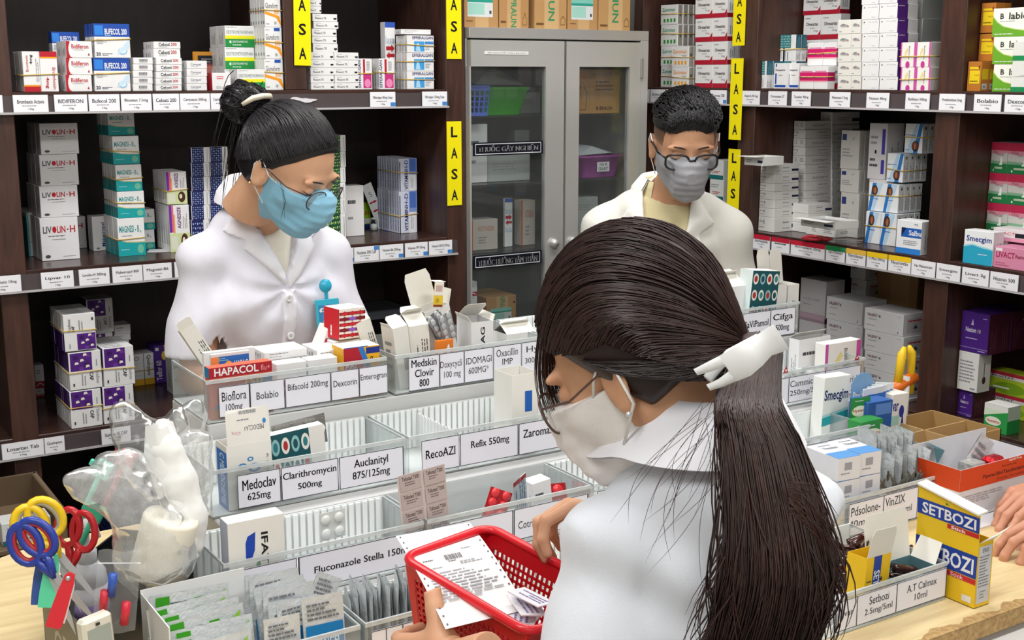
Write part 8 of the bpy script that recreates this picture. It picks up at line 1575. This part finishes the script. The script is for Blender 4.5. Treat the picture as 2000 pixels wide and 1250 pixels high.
# ---------------------------------------------------------------- 3. ponytailed woman in front of the counter
o3 = Vector((.850, .915, 0)); e3 = lambda x, y, z: Vector((o3.x+x, o3.y+y, z))
zb_ = 1.115; A = at(792, 1092, z=zb_+.03); B = at(1032, 1242, z=zb_); ux = (B-A); wl = ux.length; ux.normalize(); inw = Vector((-ux.y, ux.x, 0)).normalized(); inw = inw if inw.dot(Vector((FX, FY, 0))) > 0 else -inw; hl3 = A+ux*(wl*.72)+Vector((0, 0, -.036))-inw*.056; hr3 = Vector((.880, 1.120, 1.165))
hd3 = wv(1246, 700, 1.275); VOL[0] = 1
TH = (.95, .75, .25)
P3 = make_person(o3, 0, 'woman seen from behind with a long dark ponytail and white clip, in a white coat', 'c99878', hd3, (math.radians(25), math.radians(31), -.06),
    [e3(-.112, .055, 1.208), e3(.118, .035, 1.215)], [e3(-.175, .0, 1.00), e3(.170, .14, 1.01)], [hl3, hr3],
    [(1, frame(hl3, -ux*.80+Vector((0, 0, -.50)), inw), [(.6, .6, .4), (.65, .6, .4), (.7, .65, .4), (.75, .6, .4)], (1.3, .30, .12), .168), (-1, frame(hr3, (-.72, .45, .25), (-.35, -.2, -.9)), [(.75, .9, .5), (.8, 1.0, .5), (.9, 1.0, .5), (.9, 1.0, .5)], (.75, .75, .4), .156)],
    dict(col='d9dde6', fold=2.0), 1.0, True, wid=.122, nbz=.088, sleeve=.88, slr=(.055, .064), shz=1.30, foldseed=15)
P3.finish()
def back_collar(p):
    g = []; n = 30
    prof = [(.058, .030), (.060, .058), (.066, .062), (.086, .030), (.102, .002)]
    for (r_, z_) in prof:
        row = []; r_ += .010; z_ += .018; cc_ = p.nb+((p.hc+np.array(p.RH@Vector((0, -.03, -.075))))-p.nb)*.28
        for i in range(n+1):
            a = -PI/2-(PI-.62)+2*(PI-.62)*i/n; k = abs(a+PI/2)/PI; ex_ = 1+.32*max(0, k-.55)*(r_-.05)/.05*2.2; q = cc_+p.b(r_*math.cos(a)*ex_*1.0, r_*math.sin(a)*.95*ex_+.006, 0); q[2] = p.nb[2]+z_+.02*math.sin(a)*0-.035*max(0, math.sin(a))*(1 if r_ > .08 else .5)-.0; row.append(q)
        g.append(row)
    g = np.array(g); c = np.array(p.nb); MB().grid(g, 'eaeaf2').grid((c+(g-c)*np.array([.965, .965, 1])-np.array([0, 0, .0022]))[:, ::-1], 'eaeaf2').build('collar', M_CLOTHW, p.t)
back_collar(P3)
mask(P3, 'e4e0de', M_CLOTH, [(-.070, -.012), (-.034, -.008), (-.012, .006), (.012, .006), (.034, -.008), (.070, -.012), (.064, -.07), (.03, -.120), (-.03, -.120), (-.064, -.07)], th=.008)
for q in (-1, 1): MB().tube(hf(P3, (q*.068, .030, -.014), (q*.078, .014, .002), (q*.084, -.008, .018), (q*.088, -.020, .0), (q*.083, -.018, -.036), (q*.070, .022, -.070)), .0017, 'e6e4e2', k=6).build('ear_loop', M_CLOTH, P3.t)
spectacles(P3, '5a4038', .0255, .0230, .110, -.010, .9, .0016, .034)
e = P3.HM@Vector((-.0875, -.010, -.043)); MB().lathe([(0, -.003), (.002, -.002), (.0034, .0), (.002, .002), (0, .003)], 'dfe2e8', k=10).build('earring', M_STEEL, P3.t, loc=e)
HC3 = '231413'
scalp(P3, 0, HC3, M_HAIR, lambda X, Y, Z: np.maximum((Y*.80-Z*.60)-.012+np.clip(np.abs(X)-.055, 0, 1)*.3, -Z-.056-Y*.30), .009)
rt3 = np.array((.10, -.80, -.56)); HL3 = [(0, .84, .58), (.45, .78, .46), (.82, .55, .15), (.95, .22, .04), (.97, -.08, .02), (.90, -.45, -.36), (.5, -.75, -.70), (0, -.85, -.84), (-.5, -.75, -.70), (-.90, -.45, -.36), (-.97, -.08, .02), (-.95, .22, .04), (-.82, .55, .15), (-.45, .78, .46), (0, .84, .58)]
strands('hair_strands', pulled(P3, HL3, rt3, 5000, .012, 5, 14), .0010, '2a1816', M_HAIR, P3.t, .45)
strands('side_strands', pulled(P3, [(-.97, .22, .02), (-.96, .12, -.10), (-.97, -.15, -.30), (-.90, -.45, -.60), (-.55, -.75, -.85), (0, -.85, -.90), (.5, -.75, -.85), (.9, -.4, -.6), (.96, .1, -.1)], rt3, 2400, .0125, 9, 12, .6, True), .0009, '1e1210', M_HAIR, P3.t, .5)
root = np.array(P3.HM@Vector(tuple(ellpt(rt3, .018))))
path = [root+np.array((0, 0, 0)), root+np.array(P3.RH@Vector((0, -.028, -.004)))]+[P3.L(wv(*q)) for q in [(1462, 775, 1.135), (1482, 850, 1.11), (1500, 940, 1.09), (1515, 1030, 1.075), (1520, 1110, 1.065), (1505, 1190, 1.06), (1480, 1270, 1.06), (1462, 1330, 1.065)]]
rads = [.018, .018, .028, .034, .039, .044, .049, .050, .047, .040]
path = np.array(path); tt = np.linspace(0, 1, len(path)); fine = np.linspace(0, 1, 26)
def cr(P, ts):
    out_ = []
    n = len(P)-1
    for t in ts:
        f = min(t*n, n-1e-6); i = int(f); u = f-i; p0, p1, p2, p3 = P[max(i-1, 0)], P[i], P[i+1], P[min(i+2, n)]
        out_.append(.5*((2*p1)+(-p0+p2)*u+(2*p0-5*p1+4*p2-p3)*u*u+(-p0+3*p1-3*p2+p3)*u**3))
    return np.array(out_)
pf = cr(path, fine); rf = np.interp(fine, tt, rads); rr = np.random.RandomState(2)
side_ = np.array((FY, -FX, 0)); dep_ = np.array((FX, FY, 0))
cv = []
for i in range(5600):
    a = rr.uniform(0, 2*PI); q = rr.uniform(0, 1)**.5; du, dv = q*math.cos(a), q*math.sin(a); endt = rr.uniform(.72, 1.0) if rr.rand() < .5 else rr.uniform(.9, 1); ph1, ph2 = rr.uniform(0, 6.3, 2); fr = rr.uniform(.0, .10) if rr.rand() < .93 else rr.uniform(.3, .8)
    m = 18; t_ = np.linspace(0, endt, m); cpt = cr(path, t_); r_ = np.interp(t_, tt, rads)
    wob = fr*np.sin(t_*7+ph1)*t_; wob2 = .06*np.sin(t_*16+ph2)*t_
    cv.append(cpt+side_*(r_*(du*1.05+wob))[:, None]+dep_*(r_*(dv*.62+wob2))[:, None])
strands('ponytail', cv, .0009, '2c1a17', M_HAIR, P3.t, .6)
#core = SDF(path.min(0)-.07, path.max(0)+.07, .006); core.chain([tuple(x) for x in path], [x*.5 for x in rads], .01); Pq, Qq = core.poly(0); P3.sub('ponytail_core', Pq, Qq, '1a0f0f', M_HAIR)
cv = []
for i in range(95):
    j = rr.normal(size=2)*[9, 9]; f_ = 1.30+rr.uniform(-.02, .02); s_ = rr.uniform(.55, 1)
    pts = [(1112+j[0]*.6, 505), (1082+j[0], 580), (1068+j[0], 660), (1066+j[0]*1.2, 740), (1086+j[0]*1.6, 805), (1125+j[0]*2.2, 860+j[1])]; pts = np.array([P3.L(wv(x, y, f_)) for x, y in pts]); cv.append(cr(pts, np.linspace(0, s_, 14)))
strands('face_lock', cv, .0006, '3a221c', M_HAIR, P3.t); cv = []
for i in range(20):   # stray hairs over the coat
    x0 = 1400+rr.uniform(-30, 20); y0 = 800+rr.uniform(-20, 60); dx = rr.uniform(-190, -20); dy = rr.uniform(120, 330); bnd = rr.uniform(-60, 60)
    pts = np.array([P3.L(wv(x0+dx*t+bnd*math.sin(PI*t), y0+dy*t, 1.10-.03*t)) for t in np.linspace(0, 1, 5)]); cv.append(cr(pts, np.linspace(0, 1, 12)))
strands('stray_hair', cv, .0003, '3a221c', M_HAIR, P3.t); cv = []
for i in range(60):
    x0 = 1540; y0 = 950+rr.uniform(-30, 80); dx = rr.uniform(30, 110); dy = rr.uniform(60, 190)
    pts = np.array([P3.L(wv(x0+dx*t, y0+dy*t-30*math.sin(PI*t), 1.06)) for t in np.linspace(0, 1, 5)]); cv.append(cr(pts, np.linspace(0, 1, 10)))
strands('side_hair', cv, .0005, '3a221c', M_HAIR, P3.t)
# white claw clip: a curved band around the ponytail root with two prongs and a flat tail
cb = P3.L(wv(1436, 705, 1.115)); U_ = np.array(side_)*.83+np.array((0, 0, .56)); U_ /= np.linalg.norm(U_); Nn = -dep_; Vv = np.cross(Nn, U_)
def cp(u, v, n): return cb+U_*u+Vv*v+Nn*n
def band(pts, wd):
    g = []
    for (u, v, n), w_ in zip(pts, wd): g.append([cp(u, v-w_/2, n-.003), cp(u, v-w_*.25, n), cp(u, v+w_*.25, n), cp(u, v+w_/2, n-.003)])
    return np.array(g)
sg = 1 if (Vv[2] > 0) else -1
mb = MB()
for (pts, wd) in [([(-.010, 0, .012), (.004, 0, .018), (.018, 0, .018), (.030, 0, .012), (.040, 0, .016), (.046, 0, .018)], [.028, .030, .026, .023, .026, .026]),
                  ([(-.036, .009*sg, -.004), (-.024, .0095*sg, .007), (-.010, .0085*sg, .012)], [.006, .009, .011]), ([(-.034, -.010*sg, -.004), (-.022, -.0095*sg, .007), (-.010, -.0085*sg, .012)], [.006, .008, .011])]:
    g = band(pts, wd); mb.grid(g, 'eef0f2').grid((g-Nn*.003)[:, ::-1], 'eef0f2')
mb.tube([cp(-.030, -.006, -.02), cp(.0, 0, -.03), (cp(.03, 0, -.02))], .005, 'e6e8ea', k=8).build('hair_clip', M_PLAST, P3.t)
# ---------------------------------------------------------------- red basket and printed slip
bk = empty('red_basket', (0, 0, 0), 0, 'red perforated plastic basket held by the ponytailed woman', 'basket')
zb_ = 1.115; A = at(792, 1092, z=zb_+.03); B = at(1032, 1242, z=zb_); ux = (B-A); wl = ux.length; ux.normalize(); uz = Vector((0, 0, 1)); uz = (uz-ux*uz.dot(ux)).normalized(); uy = uz.cross(ux); 
bw, bl, bh = .135, wl, .085
bk.matrix_world = Matrix((ux, uy, uz)).transposed().to_4x4(); bk.location = A
def pwall(mb, P0, P1, Q0, Q1, nx, nz, c, a=.62, th=.0018):
    "wall with real square holes: frame strips + bars"
    P0, P1, Q0, Q1 = map(Vector, (P0, P1, Q0, Q1)); nrm = (P1-P0).cross(Q0-P0).normalized()*th/2
    def bil(u, v): return (P0*(1-u)+P1*u)*(1-v)+(Q0*(1-u)+Q1*u)*v
    def st(u0, v0, u1, v1):
        q = [bil(u0, v0), bil(u1, v0), bil(u1, v1), bil(u0, v1)]; vs = [tuple(x+nrm) for x in q]+[tuple(x-nrm) for x in q]; mb.add(vs, [(0, 1, 2, 3), (7, 6, 5, 4), (0, 4, 5, 1), (1, 5, 6, 2), (2, 6, 7, 3), (3, 7, 4, 0)], c)
    u0, u1, v0, v1 = .07, .93, .10, .78; st(0, 0, 1, v0); st(0, v1, 1, 1); st(0, v0, u0, v1); st(u1, v0, 1, v1)
    g = (1-a)
    for i in range(nx+1):
        u = u0+(u1-u0)*i/nx; h_ = (u1-u0)/nx*g/2; st(max(u-h_, 0), v0, min(u+h_, 1), v1)
    for j in range(1, nz): v = v0+(v1-v0)*j/nz; h_ = (v1-v0)/nz*g/2; st(u0, v-h_, u1, v+h_)
RC = 'c8141f'; mb = MB(); fl = .012
b4 = [(fl, -fl*1, 0), (bl-fl, -fl, 0), (bl-fl, -bw+fl, 0), (fl, -bw+fl, 0)] if uy.dot(Vector((FX, FY, 0))) < 0 else [(fl, fl, 0), (bl-fl, fl, 0), (bl-fl, bw-fl, 0), (fl, bw-fl, 0)]
sy = -1 if b4[0][1] < 0 else 1
t4 = [(0, 0), (bl, 0), (bl, sy*bw), (0, sy*bw)]; bot = [Vector((x, y, -bh)) for x, y, _ in b4]; top = [Vector((x, y, 0)) for x, y in t4]
for i, (nx, nz) in enumerate([(22, 7), (11, 7), (22, 7), (11, 7)]): pwall(mb, bot[i], bot[(i+1) % 4], top[i], top[(i+1) % 4], nx, nz, RC)
mb.add([tuple(v) for v in bot]+[tuple(v-Vector((0, 0, .002))) for v in bot], [(0, 1, 2, 3), (7, 6, 5, 4)], RC); mb.build('mesh_body', M_PLAST, bk)
rd = rounded(-.003, min(0, sy*bw)-.003, bl+.003, max(0, sy*bw)+.003, (.02,)*4, 5)
MB().tube([(x, y, .001+.005*math.sin(x*12)) for x, y in rd], .0058, 'd01a26', k=8, closed=True).build('rim', M_PLAST, bk)
# tractor-fed slip lying in the basket
c1_, c2_, c3_ = wv(773, 1047, 1.42), wv(917, 1020, 1.475), wv(1030, 1190, 1.275)
U = c2_-c1_; Vd = c2_-c3_; c4_ = c1_-Vd; nrm = U.cross(Vd).normalized(); nrm = nrm if nrm.z > 0 else -nrm
t = empty('printed_slip', c4_, 0, 'white tractor-fed prescription slip lying in the red basket', 'paper'); mb = MB(); g = []
for i in range(11):
    v = i/10; g.append([tuple(U*u+Vd*v+nrm*(.004*math.sin(v*PI)*1.0-.0)) for u in (0, .25, .5, .75, 1)])
mb.grid(g, 'eceaea').grid([[tuple(Vector(q)-nrm*.0004) for q in r_][::-1] for r_ in g], 'eceaea').build('sheet', M_PAPER, t)
els = [('m', .40, .60, .62, .66, '5a5a5e'), ('l', .42, .575, .58, .595, 1, 'k'), ('l', .66, .69, .9, .71, 1, 'g'), ('l', .12, .62, .28, .64, 1, 'k'), ('l', .14, .53, .42, .55, 1, 'g'), ('l', .55, .53, .85, .57, 2, 'g'), ('l', .1, .2, .9, .5, 10, 'a0a0a6'), ('l', .5, .06, .7, .08, 1, 'g')]
for i in range(14): els += [('e', .04, .03+i*.072, .012, .009, '6a6468'), ('e', .96, .03+i*.072, .012, .009, '6a6468')]
for e_ in els:
    v = .5*(e_[2]+(e_[4] if e_[0] in 'ml' else e_[2])); MB
mb = MB()
for e_ in els:
    v = e_[2] if e_[0] == 'e' else (e_[2]+e_[4])/2; mb.art([e_], nrm*(.004*math.sin(v*PI)+.0006), U, Vd, nrm)
mb.build('print', M_PAPER, t)
for k in range(4):
    q = wv(1010+k*9, 1215-k*9, 1.27); MB().box(-.022, -.016, 0, .022, .016, .002, 'e6e6ec', ch=.0005).art([('l', .1, .2, .9, .8, 3, '8a7aa8')], (-.022, -.016, .002), (.044, 0, 0), (0, .032, 0), (0, 0, 1)).build('medicine_packet', M_PAPER, None, label='small white medicine packet in the red basket, '+['bottom', 'second', 'third', 'top'][k], cat='packet', loc=q+Vector((0, 0, .004*k)), rot=(.2, -.15, .4+.5*k))
# ---------------------------------------------------------------- 4. person whose hands rest on the counter at the right edge
o4 = Vector((2.33, 1.22, 0)); e4 = lambda x, y, z: o4+Euler((0, 0, math.radians(90))).to_matrix()@Vector((x, y, 0))+Vector((0, 0, z))
ha = Vector((1.995, 1.285, .958)); hb = Vector((1.875, 1.15, .958))
P4 = make_person(o4, math.radians(90), 'person at the right edge resting ringed bare hands on the counter', 'c48e74', o4+Vector((-.06, 0, 1.52)), (math.radians(90), .4, 0),
    [e4(-.14, 0, 1.27), e4(.14, 0, 1.27)], [Vector((2.25, 1.02, 1.04)), Vector((2.28, 1.38, 1.04))], [hb, ha],
    [(-1, frame(ha, (-1, .12, -.12), (.0, 0, -1)), [(.35, .35, .2), (.4, .4, .25), (.5, .5, .3), (.6, .6, .3)], (.6, .3, .2), .172), (1, frame(hb, (-1, .25, -.1), (0, .1, -1)), [(.3, .5, .3), (.35, .6, .3), (.45, .7, .3), (.5, .7, .3)], (.5, .5, .3), .172)],
    dict(col='e6e8ee'), 1.0, True, wid=.125, sleeve=.8, slr=(.055, .064), shz=1.31, foldseed=22)
P4.finish(); VOL[0] = 0; scalp(P4, 0, '191416', M_HAIR, lambda X, Y, Z: np.maximum((Y*.80-Z*.60)-.030, -Z-.072), .010)
collar(P4, .060, .088, .020, .050, 'e6e8ee', M_CLOTHW, gap=.75)
M = Matrix.Translation(-P4.o)@frame(hb, (-1, .25, -.1), (0, .1, -1)); c_ = M@Vector((-.0095, .006, .098)); MB().tube([M@Vector((-.0095+.0098*math.cos(a), .004+.0098*math.sin(a), .100)) for a in [i*PI/8 for i in range(16)]], .0012, 'd8b45a', k=6, closed=True).build('ring', M_STEEL, P4.t)
_dup = {k: v for k, v in LABELS.items() if v > 1}
